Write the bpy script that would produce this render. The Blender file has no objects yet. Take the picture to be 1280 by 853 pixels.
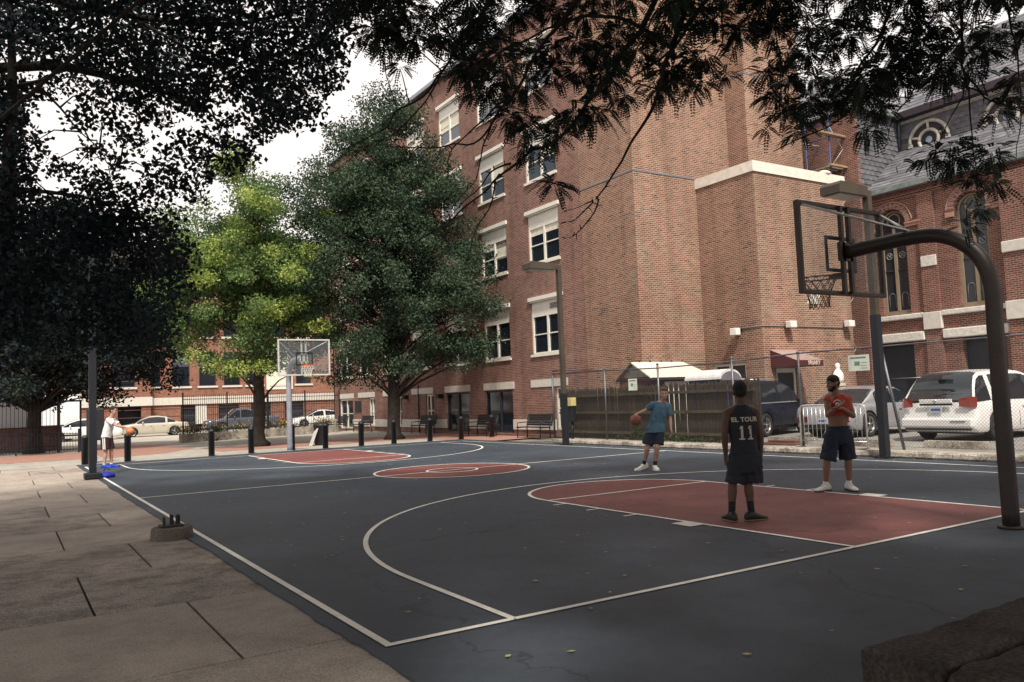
import bpy, bmesh, math, random
import numpy as np
from mathutils import Vector, Matrix, noise
from math import sin, cos, pi, radians as R
SC = bpy.context.scene
COL = SC.collection
rnd = random.Random(7)
NP = np.random.default_rng(5)

# ------------------------------------------------------------------ camera, sky, sun, exposure
cam_d = bpy.data.cameras.new('camera')
cam = bpy.data.objects.new('camera', cam_d)
COL.objects.link(cam)
SC.camera = cam
CAM = dict(loc=(-2.205, -5.205, 1.626), yaw=0.563, pitch=0.072, roll=-0.039, f=1008.97)
cam_d.sensor_width = 36.0
cam_d.lens = CAM['f'] / 1280.0 * 36.0
cam_d.clip_start = 0.05
cam_d.clip_end = 2000.0
def _cam_matrix():
    y, p, r = CAM['yaw'], CAM['pitch'], CAM['roll']
    fw = Vector((sin(y) * cos(p), cos(y) * cos(p), sin(p)))
    rt = Vector((cos(y), -sin(y), 0))
    up = rt.cross(fw)
    a = rt * cos(r) + up * sin(r)
    b = -rt * sin(r) + up * cos(r)
    M = Matrix((a, b, -fw)).transposed().to_4x4()
    M.translation = Vector(CAM['loc'])
    return M
cam.matrix_world = _cam_matrix()

SUN_EL, SUN_AZ = R(54), R(203)          # azimuth measured from +Y towards +X: where the sun stands
world = bpy.data.worlds.new('World')
SC.world = world
world.use_nodes = True
wn, wl = world.node_tree.nodes, world.node_tree.links
wn.clear()
wo = wn.new('ShaderNodeOutputWorld')
bgd = wn.new('ShaderNodeBackground')
sky = wn.new('ShaderNodeTexSky')
sky.sky_type = 'NISHITA'
sky.sun_disc = False
sky.sun_elevation = SUN_EL
sky.sun_rotation = SUN_AZ
sky.air_density = 1.0
sky.dust_density = 5.0
sky.ozone_density = 1.5
# thin bright cloud layer over the sky: a pale warm veil with soft structure
tc = wn.new('ShaderNodeTexCoord')
nz = wn.new('ShaderNodeTexNoise'); nz.inputs['Scale'].default_value = 1.6; nz.inputs['Detail'].default_value = 5
cr = wn.new('ShaderNodeValToRGB')
cr.color_ramp.elements[0].position = 0.3; cr.color_ramp.elements[0].color = (11.9, 11.1, 10.6, 1)
cr.color_ramp.elements[1].position = 0.7; cr.color_ramp.elements[1].color = (12.9, 11.8, 11.0, 1)
mixw = wn.new('ShaderNodeMixRGB'); mixw.inputs['Fac'].default_value = 0.80
wl.new(tc.outputs['Generated'], nz.inputs['Vector']); wl.new(nz.outputs['Fac'], cr.inputs['Fac'])
wl.new(sky.outputs['Color'], mixw.inputs['Color1']); wl.new(cr.outputs['Color'], mixw.inputs['Color2'])
bgd.inputs['Strength'].default_value = 0.10
wl.new(mixw.outputs['Color'], bgd.inputs['Color']); wl.new(bgd.outputs['Background'], wo.inputs['Surface'])

sun_d = bpy.data.lights.new('sun', 'SUN')
sun_d.energy = 5.0
sun_d.angle = R(6)
sun_d.color = (1.0, 0.93, 0.82)
sun = bpy.data.objects.new('sun', sun_d)
COL.objects.link(sun)
_sd = Vector((sin(SUN_AZ) * cos(SUN_EL), cos(SUN_AZ) * cos(SUN_EL), sin(SUN_EL)))
sun.rotation_euler = _sd.to_track_quat('Z', 'Y').to_euler()
sun.location = (-10, -20, 30)
SC.view_settings.view_transform = 'Standard'
SC.view_settings.look = 'None'
SC.view_settings.exposure = 0.15
SC.view_settings.gamma = 1.0
SC.render.engine = 'CYCLES'
SC.cycles.max_bounces = 6
SC.cycles.transparent_max_bounces = 12
SC.cycles.use_denoising = True

# ------------------------------------------------------------------ materials
MATS = {}
def mat(name, col, rough=0.7, metal=0.0, var=0.12, vscale=6.0, bump=0.0, bscale=60.0, col2=None, spec=0.4, emis=None, coat=0.0):
    if name in MATS: return MATS[name]
    m = bpy.data.materials.new(name); m.use_nodes = True
    n, l = m.node_tree.nodes, m.node_tree.links
    b = n['Principled BSDF']
    b.inputs['Roughness'].default_value = rough
    b.inputs['Metallic'].default_value = metal
    b.inputs['Specular IOR Level'].default_value = spec
    b.inputs['Coat Weight'].default_value = coat
    t = n.new('ShaderNodeTexCoord')
    nz = n.new('ShaderNodeTexNoise'); nz.inputs['Scale'].default_value = vscale; nz.inputs['Detail'].default_value = 6
    r = n.new('ShaderNodeValToRGB')
    c1 = [c * (1 - var) for c in col]; c2 = [min(1, c * (1 + var)) for c in (col2 or col)]
    r.color_ramp.elements[0].position = 0.3; r.color_ramp.elements[0].color = (*c1, 1)
    r.color_ramp.elements[1].position = 0.7; r.color_ramp.elements[1].color = (*c2, 1)
    l.new(t.outputs['Object'], nz.inputs['Vector']); l.new(nz.outputs['Fac'], r.inputs['Fac'])
    l.new(r.outputs['Color'], b.inputs['Base Color'])
    if bump:
        n2 = n.new('ShaderNodeTexNoise'); n2.inputs['Scale'].default_value = bscale; n2.inputs['Detail'].default_value = 4
        bp = n.new('ShaderNodeBump'); bp.inputs['Strength'].default_value = bump; bp.inputs['Distance'].default_value = 0.02
        l.new(t.outputs['Object'], n2.inputs['Vector']); l.new(n2.outputs['Fac'], bp.inputs['Height']); l.new(bp.outputs['Normal'], b.inputs['Normal'])
    MATS[name] = m
    return m

def ramp(n, stops):
    r = n.new('ShaderNodeValToRGB')
    els = r.color_ramp.elements
    while len(els) < len(stops): els.new(0.5)
    for e, (p, c) in zip(els, stops): e.position = p; e.color = (*c, 1)
    return r

def brick_mat(name, axis, ca, cb, mortar, dark=0.5, stain=0.25, bw=0.205, bh=0.072):
    """axis 'x': wall faces along X (u = y); 'y': wall faces along Y (u = x). World-scale coordinates."""
    m = bpy.data.materials.new(name); m.use_nodes = True
    n, l = m.node_tree.nodes, m.node_tree.links
    b = n['Principled BSDF']; b.inputs['Roughness'].default_value = 0.85; b.inputs['Specular IOR Level'].default_value = 0.2
    g = n.new('ShaderNodeNewGeometry')
    s = n.new('ShaderNodeSeparateXYZ'); l.new(g.outputs['Position'], s.inputs[0])
    c = n.new('ShaderNodeCombineXYZ')
    l.new(s.outputs['Y' if axis == 'x' else 'X'], c.inputs['X']); l.new(s.outputs['Z'], c.inputs['Y'])
    bk = n.new('ShaderNodeTexBrick'); l.new(c.outputs[0], bk.inputs['Vector'])
    bk.inputs['Scale'].default_value = 1.0
    bk.inputs['Brick Width'].default_value = bw; bk.inputs['Row Height'].default_value = bh
    bk.inputs['Mortar Size'].default_value = 0.0105; bk.inputs['Mortar Smooth'].default_value = 0.3
    bk.inputs['Bias'].default_value = -0.1
    bk.inputs['Color1'].default_value = (*ca, 1); bk.inputs['Color2'].default_value = (*cb, 1); bk.inputs['Mortar'].default_value = (*mortar, 1)
    # one random value per brick: shade variation and occasional over-burnt bricks
    def M_(op, a, b_=None):
        q = n.new('ShaderNodeMath'); q.operation = op
        for i_, v_ in enumerate((a, b_)):
            if v_ is None: continue
            if isinstance(v_, (int, float)): q.inputs[i_].default_value = v_
            else: l.new(v_, q.inputs[i_])
        return q.outputs[0]
    s2 = n.new('ShaderNodeSeparateXYZ'); l.new(c.outputs[0], s2.inputs[0])
    row = M_('FLOOR', M_('DIVIDE', s2.outputs['Y'], bh))
    colm = M_('FLOOR', M_('ADD', M_('DIVIDE', s2.outputs['X'], bw), M_('MULTIPLY', M_('MODULO', M_('ABSOLUTE', row), 2.0), 0.5)))
    cc = n.new('ShaderNodeCombineXYZ'); l.new(colm, cc.inputs['X']); l.new(row, cc.inputs['Y'])
    wn_ = n.new('ShaderNodeTexWhiteNoise'); wn_.noise_dimensions = '2D'; l.new(cc.outputs[0], wn_.inputs['Vector'])
    clu = n.new('ShaderNodeTexNoise'); clu.inputs['Scale'].default_value = 0.7; clu.inputs['Detail'].default_value = 3; l.new(g.outputs['Position'], clu.inputs['Vector'])
    val = M_('ADD', wn_.outputs['Value'], M_('MULTIPLY', M_('SUBTRACT', clu.outputs['Fac'], 0.5), 0.25))
    rd = ramp(n, [(0.0, (0.72, 0.66, 0.62)), (0.45, (1, 1, 1)), (0.955, (1.25, 1.22, 1.15)), (0.97, (dark*.8, dark, dark*1.25))])
    l.new(val, rd.inputs['Fac'])
    mfix = n.new('ShaderNodeMixRGB'); l.new(bk.outputs['Fac'], mfix.inputs['Fac']); l.new(rd.outputs['Color'], mfix.inputs['Color1']); mfix.inputs['Color2'].default_value = (1, 1, 1, 1)
    mx = n.new('ShaderNodeMixRGB'); mx.blend_type = 'MULTIPLY'; mx.inputs['Fac'].default_value = 1
    l.new(bk.outputs['Color'], mx.inputs['Color1']); l.new(mfix.outputs['Color'], mx.inputs['Color2'])
    # broad weathering
    ns = n.new('ShaderNodeTexNoise'); ns.inputs['Scale'].default_value = 0.35; ns.inputs['Detail'].default_value = 8; ns.inputs['Roughness'].default_value = 0.65
    l.new(g.outputs['Position'], ns.inputs['Vector'])
    rs = ramp(n, [(0.3, (1 - stain, 1 - stain, 1 - stain)), (0.7, (1 + stain * .5, 1 + stain * .5, 1 + stain * .5))])
    l.new(ns.outputs['Fac'], rs.inputs['Fac'])
    m2 = n.new('ShaderNodeMixRGB'); m2.blend_type = 'MULTIPLY'; m2.inputs['Fac'].default_value = 1
    l.new(mx.outputs['Color'], m2.inputs['Color1']); l.new(rs.outputs['Color'], m2.inputs['Color2'])
    # rain streaks below ledges and pale lime bloom in patches
    mp7 = n.new('ShaderNodeMapping'); mp7.inputs['Scale'].default_value = (2.2, 2.2, 0.12); l.new(g.outputs['Position'], mp7.inputs['Vector'])
    n7 = n.new('ShaderNodeTexNoise'); n7.inputs['Scale'].default_value = 1.0; n7.inputs['Detail'].default_value = 5; l.new(mp7.outputs[0], n7.inputs['Vector'])
    r7 = ramp(n, [(0.36, (1-stain*.7,)*3), (0.52, (1, 1, 1))]); l.new(n7.outputs['Fac'], r7.inputs['Fac'])
    m7 = n.new('ShaderNodeMixRGB'); m7.blend_type = 'MULTIPLY'; m7.inputs['Fac'].default_value = 1; l.new(m2.outputs['Color'], m7.inputs['Color1']); l.new(r7.outputs['Color'], m7.inputs['Color2'])
    n8 = n.new('ShaderNodeTexNoise'); n8.inputs['Scale'].default_value = 0.55; n8.inputs['Detail'].default_value = 7; n8.inputs['Roughness'].default_value = .7; l.new(g.outputs['Position'], n8.inputs['Vector'])
    r8 = ramp(n, [(0.56, (0, 0, 0)), (0.78, (.30, .30, .30))]); l.new(n8.outputs['Fac'], r8.inputs['Fac'])
    m8 = n.new('ShaderNodeMixRGB'); l.new(r8.outputs['Color'], m8.inputs['Fac']); l.new(m7.outputs['Color'], m8.inputs['Color1']); m8.inputs['Color2'].default_value = (mortar[0], mortar[1], mortar[2], 1)
    l.new(m8.outputs['Color'], b.inputs['Base Color'])
    bp = n.new('ShaderNodeBump'); bp.inputs['Strength'].default_value = 0.6; bp.inputs['Distance'].default_value = 0.01; bp.invert = True
    l.new(bk.outputs['Fac'], bp.inputs['Height']); l.new(bp.outputs['Normal'], b.inputs['Normal'])
    MATS[name] = m
    return m

def ground_mat(name, col, col2, rough=0.85, big=0.6, fine=90.0, speck=0.25, bump=0.35, stains=0.3, streak=False, spec=0.14, crack=0.0, wear=None):
    m = bpy.data.materials.new(name); m.use_nodes = True
    n, l = m.node_tree.nodes, m.node_tree.links
    b = n['Principled BSDF']; b.inputs['Specular IOR Level'].default_value = spec
    g = n.new('ShaderNodeNewGeometry')
    n1 = n.new('ShaderNodeTexNoise'); n1.inputs['Scale'].default_value = big; n1.inputs['Detail'].default_value = 9; n1.inputs['Roughness'].default_value = 0.62
    vec = g.outputs['Position']
    if streak:
        mp = n.new('ShaderNodeMapping'); mp.inputs['Scale'].default_value = (0.6, 1.2, 1); mp.inputs['Rotation'].default_value = (0, 0, 0.1)
        l.new(vec, mp.inputs['Vector']); vec = mp.outputs[0]
    l.new(vec, n1.inputs['Vector'])
    r1 = ramp(n, [(0.3, col), (0.7, col2)]); l.new(n1.outputs['Fac'], r1.inputs['Fac'])
    n2 = n.new('ShaderNodeTexNoise'); n2.inputs['Scale'].default_value = fine; n2.inputs['Detail'].default_value = 3
    l.new(g.outputs['Position'], n2.inputs['Vector'])
    r2 = ramp(n, [(0.35, (1 - speck,) * 3), (0.65, (1 + speck,) * 3)]); l.new(n2.outputs['Fac'], r2.inputs['Fac'])
    mx = n.new('ShaderNodeMixRGB'); mx.blend_type = 'MULTIPLY'; mx.inputs['Fac'].default_value = 1
    l.new(r1.outputs['Color'], mx.inputs['Color1']); l.new(r2.outputs['Color'], mx.inputs['Color2'])
    n3 = n.new('ShaderNodeTexNoise'); n3.inputs['Scale'].default_value = 2.2; n3.inputs['Detail'].default_value = 10; n3.inputs['Roughness'].default_value = 0.75
    l.new(g.outputs['Position'], n3.inputs['Vector'])
    r3 = ramp(n, [(0.38, (1 - stains,) * 3), (0.55, (1, 1, 1))]); l.new(n3.outputs['Fac'], r3.inputs['Fac'])
    m3 = n.new('ShaderNodeMixRGB'); m3.blend_type = 'MULTIPLY'; m3.inputs['Fac'].default_value = 1
    l.new(mx.outputs['Color'], m3.inputs['Color1']); l.new(r3.outputs['Color'], m3.inputs['Color2'])
    fin = m3.outputs['Color']
    if crack:
        nd = n.new('ShaderNodeTexNoise'); nd.inputs['Scale'].default_value = 1.3; nd.inputs['Detail'].default_value = 6; l.new(g.outputs['Position'], nd.inputs['Vector'])
        av = n.new('ShaderNodeVectorMath'); av.operation = 'MULTIPLY_ADD'; av.inputs[1].default_value = (1.6, 1.6, 0); l.new(nd.outputs['Color'], av.inputs[0]); l.new(g.outputs['Position'], av.inputs[2])
        vo = n.new('ShaderNodeTexVoronoi'); vo.feature = 'DISTANCE_TO_EDGE'; vo.inputs['Scale'].default_value = 0.16; l.new(av.outputs[0], vo.inputs['Vector'])
        rc = ramp(n, [(0.0, (crack,)*3), (0.0022, (1, 1, 1))]); l.new(vo.outputs['Distance'], rc.inputs['Fac'])
        n5 = n.new('ShaderNodeTexNoise'); n5.inputs['Scale'].default_value = 14; n5.inputs['Detail'].default_value = 8; n5.inputs['Roughness'].default_value = .8; l.new(g.outputs['Position'], n5.inputs['Vector'])
        r5 = ramp(n, [(0.57, (1, 1, 1)), (0.72, (1.6, 1.55, 1.45))]); l.new(n5.outputs['Fac'], r5.inputs['Fac'])
        for src in (rc, r5):
            m6 = n.new('ShaderNodeMixRGB'); m6.blend_type = 'MULTIPLY'; m6.inputs['Fac'].default_value = 1; l.new(fin, m6.inputs['Color1']); l.new(src.outputs['Color'], m6.inputs['Color2']); fin = m6.outputs['Color']
    if wear:                                                  # paint worn through to the surface below
        n9 = n.new('ShaderNodeTexNoise'); n9.inputs['Scale'].default_value = 9; n9.inputs['Detail'].default_value = 12; n9.inputs['Roughness'].default_value = .85; l.new(g.outputs['Position'], n9.inputs['Vector'])
        r9 = ramp(n, [(0.60, (0, 0, 0)), (0.645, (1, 1, 1))]); l.new(n9.outputs['Fac'], r9.inputs['Fac'])
        m9 = n.new('ShaderNodeMixRGB'); l.new(r9.outputs['Color'], m9.inputs['Fac']); l.new(fin, m9.inputs['Color1']); m9.inputs['Color2'].default_value = (*wear, 1); fin = m9.outputs['Color']
    l.new(fin, b.inputs['Base Color'])
    rr = n.new('ShaderNodeMapRange'); rr.inputs['To Min'].default_value = rough - 0.12; rr.inputs['To Max'].default_value = min(1, rough + 0.1)
    l.new(n1.outputs['Fac'], rr.inputs['Value']); l.new(rr.outputs[0], b.inputs['Roughness'])
    bp = n.new('ShaderNodeBump'); bp.inputs['Strength'].default_value = bump; bp.inputs['Distance'].default_value = 0.008
    l.new(n2.outputs['Fac'], bp.inputs['Height']); l.new(bp.outputs['Normal'], b.inputs['Normal'])
    MATS[name] = m
    return m

def paver_mat(name, ca, cb, mortar):
    m = bpy.data.materials.new(name); m.use_nodes = True
    n, l = m.node_tree.nodes, m.node_tree.links
    b = n['Principled BSDF']; b.inputs['Roughness'].default_value = 0.85
    g = n.new('ShaderNodeNewGeometry')
    bk = n.new('ShaderNodeTexBrick'); l.new(g.outputs['Position'], bk.inputs['Vector'])
    bk.inputs['Scale'].default_value = 1; bk.inputs['Brick Width'].default_value = 0.21; bk.inputs['Row Height'].default_value = 0.105
    bk.inputs['Mortar Size'].default_value = 0.006
    bk.inputs['Color1'].default_value = (*ca, 1); bk.inputs['Color2'].default_value = (*cb, 1); bk.inputs['Mortar'].default_value = (*mortar, 1)
    l.new(bk.outputs['Color'], b.inputs['Base Color'])
    MATS[name] = m
    return m

def leaf_mat(name, c1, c2, trans=0.35, tcol=None):
    m = bpy.data.materials.new(name); m.use_nodes = True
    n, l = m.node_tree.nodes, m.node_tree.links
    b = n['Principled BSDF']; b.inputs['Roughness'].default_value = 0.65; b.inputs['Specular IOR Level'].default_value = 0.2
    g = n.new('ShaderNodeNewGeometry')
    nz = n.new('ShaderNodeTexNoise'); nz.inputs['Scale'].default_value = 0.9; nz.inputs['Detail'].default_value = 4
    l.new(g.outputs['Position'], nz.inputs['Vector'])
    ad = n.new('ShaderNodeMath'); ad.operation = 'MULTIPLY_ADD'; ad.inputs[1].default_value = 0.35; ad.inputs[2].default_value = -0.17
    l.new(g.outputs['Random Per Island'], ad.inputs[0])
    a2 = n.new('ShaderNodeMath'); a2.operation = 'ADD'; l.new(nz.outputs['Fac'], a2.inputs[0]); l.new(ad.outputs[0], a2.inputs[1])
    r = ramp(n, [(0.35, c1), (0.65, c2)]); l.new(a2.outputs[0], r.inputs['Fac'])
    l.new(r.outputs['Color'], b.inputs['Base Color'])
    tr = n.new('ShaderNodeBsdfTranslucent')
    if tcol: tr.inputs['Color'].default_value = (*tcol, 1)
    else: l.new(r.outputs['Color'], tr.inputs['Color'])
    mx = n.new('ShaderNodeMixShader'); mx.inputs['Fac'].default_value = trans
    l.new(b.outputs[0], mx.inputs[1]); l.new(tr.outputs[0], mx.inputs[2])
    l.new(mx.outputs[0], n['Material Output'].inputs['Surface'])
    MATS[name] = m
    return m

def glass_mat(name, col=(0.02, 0.025, 0.03), rough=0.05, alpha=1.0):
    m = bpy.data.materials.new(name); m.use_nodes = True
    n, l = m.node_tree.nodes, m.node_tree.links
    b = n['Principled BSDF']; b.inputs['Base Color'].default_value = (*col, 1)
    b.inputs['Roughness'].default_value = rough; b.inputs['Specular IOR Level'].default_value = 0.6
    if alpha < 1:
        t = n.new('ShaderNodeBsdfTransparent'); t.inputs['Color'].default_value = (0.93, 0.95, 0.95, 1)
        mx = n.new('ShaderNodeMixShader'); mx.inputs['Fac'].default_value = alpha
        l.new(t.outputs[0], mx.inputs[1]); l.new(b.outputs[0], mx.inputs[2]); l.new(mx.outputs[0], n['Material Output'].inputs['Surface'])
    MATS[name] = m
    return m

# ------------------------------------------------------------------ mesh helpers
def link(name, me, parent=None, mats=()):
    o = bpy.data.objects.new(name, me)
    COL.objects.link(o)
    if parent is not None: o.parent = parent
    for m in mats:
        if m is not None and me is not None and m.name not in me.materials: me.materials.append(m)
    return o
def tag(o, label=None, cat=None, group=None, kind=None):
    if label: o['label'] = label
    if cat: o['category'] = cat
    if group: o['group'] = group
    if kind: o['kind'] = kind
    return o
def empty(name, loc=(0, 0, 0), rz=0.0, **k):
    o = bpy.data.objects.new(name, None); COL.objects.link(o)
    o.location = loc; o.rotation_euler = (0, 0, rz); o.empty_display_size = 0.2
    tag(o, **k)
    return o
def copy_tree(o, parent=None):
    c = o.copy(); COL.objects.link(c)
    if parent is not None: c.parent = parent
    for ch in list(o.children): copy_tree(ch, c)
    return c

class MB:
    def __init__(s): s.v = []; s.f = []; s.sm = []
    def add(s, vs, fs, smooth=False):
        k = len(s.v); s.v += [tuple(v) for v in vs]; s.f += [tuple(i + k for i in f) for f in fs]; s.sm += [smooth] * len(fs); return s
    def box(s, x0, x1, y0, y1, z0, z1):
        return s.add([(x0,y0,z0),(x1,y0,z0),(x1,y1,z0),(x0,y1,z0),(x0,y0,z1),(x1,y0,z1),(x1,y1,z1),(x0,y1,z1)],
                     [(0,3,2,1),(4,5,6,7),(0,1,5,4),(1,2,6,5),(2,3,7,6),(3,0,4,7)])
    def bevel_box(s, x0, x1, y0, y1, z0, z1, b=0.01):
        bm = bmesh.new()
        bmesh.ops.create_cube(bm, size=1)
        for v in bm.verts:
            v.co = Vector(((x0+x1)/2 + v.co.x*(x1-x0), (y0+y1)/2 + v.co.y*(y1-y0), (z0+z1)/2 + v.co.z*(z1-z0)))
        bmesh.ops.bevel(bm, geom=list(bm.edges), offset=b, segments=2, affect='EDGES', profile=0.5)
        s.bm(bm); return s
    def bm(s, bm, smooth=False):
        bm.verts.index_update()
        s.add([v.co[:] for v in bm.verts], [[v.index for v in f.verts] for f in bm.faces], smooth); bm.free(); return s
    def prism(s, poly, axis, a, b):
        """poly: 2D points; axis: extrusion axis 0/1/2 from a to b"""
        def P(u, v, w):
            return {0: (w, u, v), 1: (u, w, v), 2: (u, v, w)}[axis]
        n = len(poly)
        vs = [P(u, v, a) for u, v in poly] + [P(u, v, b) for u, v in poly]
        fs = [tuple(range(n))[::-1], tuple(range(n, 2*n))] + [(i, (i+1) % n, n+(i+1) % n, n+i) for i in range(n)]
        return s.add(vs, fs)
    def tube(s, pts, r, n=8, caps=True, smooth=True):
        pts = [Vector(p) for p in pts]
        rs = r if isinstance(r, (list, tuple)) else [r] * len(pts)
        vs = []; fs = []
        t0 = (pts[1] - pts[0]).normalized()
        ref = Vector((0, 0, 1)) if abs(t0.z) < 0.9 else Vector((1, 0, 0))
        u = t0.cross(ref).normalized()
        for i, p in enumerate(pts):
            t = (pts[min(i+1, len(pts)-1)] - pts[max(i-1, 0)]).normalized()
            u = (u - t * u.dot(t))
            u = u.normalized() if u.length > 1e-6 else t.orthogonal().normalized()
            w = t.cross(u)
            for k in range(n):
                a = 2*pi*k/n
                vs.append(p + (u*cos(a) + w*sin(a)) * rs[i])
        for i in range(len(pts)-1):
            for k in range(n):
                fs.append((i*n+k, i*n+(k+1) % n, (i+1)*n+(k+1) % n, (i+1)*n+k))
        if caps: fs += [tuple(range(n))[::-1], tuple(range((len(pts)-1)*n, len(pts)*n))]
        return s.add(vs, fs, smooth)
    def cyl(s, c, r, z0, z1, n=16, r2=None):
        return s.tube([(c[0], c[1], z0), (c[0], c[1], z1)], [r, r if r2 is None else r2], n)
    def sphere(s, c, r, n=12, m=8):
        rx, ry, rz = r if isinstance(r, (tuple, list)) else (r, r, r)
        vs = [(c[0], c[1], c[2]-rz)]
        for i in range(1, m):
            a = pi*i/m
            for k in range(n):
                b = 2*pi*k/n
                vs.append((c[0]+rx*sin(a)*cos(b), c[1]+ry*sin(a)*sin(b), c[2]-rz*cos(a)))
        vs.append((c[0], c[1], c[2]+rz))
        fs = [(0, 1+(k+1) % n, 1+k) for k in range(n)]
        for i in range(m-2):
            for k in range(n):
                fs.append((1+i*n+k, 1+i*n+(k+1) % n, 1+(i+1)*n+(k+1) % n, 1+(i+1)*n+k))
        L = len(vs)-1
        fs += [(L, 1+(m-2)*n+k, 1+(m-2)*n+(k+1) % n) for k in range(n)]
        return s.add(vs, fs, True)
    def rings(s, rings, closed=True, caps=True, smooth=True):
        n = len(rings[0]); vs = [p for r in rings for p in r]; fs = []
        for i in range(len(rings)-1):
            for k in range(n if closed else n-1):
                fs.append((i*n+k, i*n+(k+1) % n, (i+1)*n+(k+1) % n, (i+1)*n+k))
        if caps: fs += [tuple(range(n))[::-1], tuple(range((len(rings)-1)*n, len(rings)*n))]
        return s.add(vs, fs, smooth)
    def me(s, name):
        me = bpy.data.meshes.new(name); me.from_pydata([tuple(v) for v in s.v], [], s.f)
        me.polygons.foreach_set('use_smooth', s.sm); me.update(); return me
    def build(s, name, m, parent=None, **k):
        return tag(link(name, s.me(name), parent, [m]), **k)
def autosmooth(o, ang=40):
    me = o.data
    bm = bmesh.new(); bm.from_mesh(me)
    for e in bm.edges: e.smooth = not (len(e.link_faces) == 2 and e.calc_face_angle(0) > R(ang))
    for f in bm.faces: f.smooth = True
    bm.to_mesh(me); bm.free()
    return o
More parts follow.
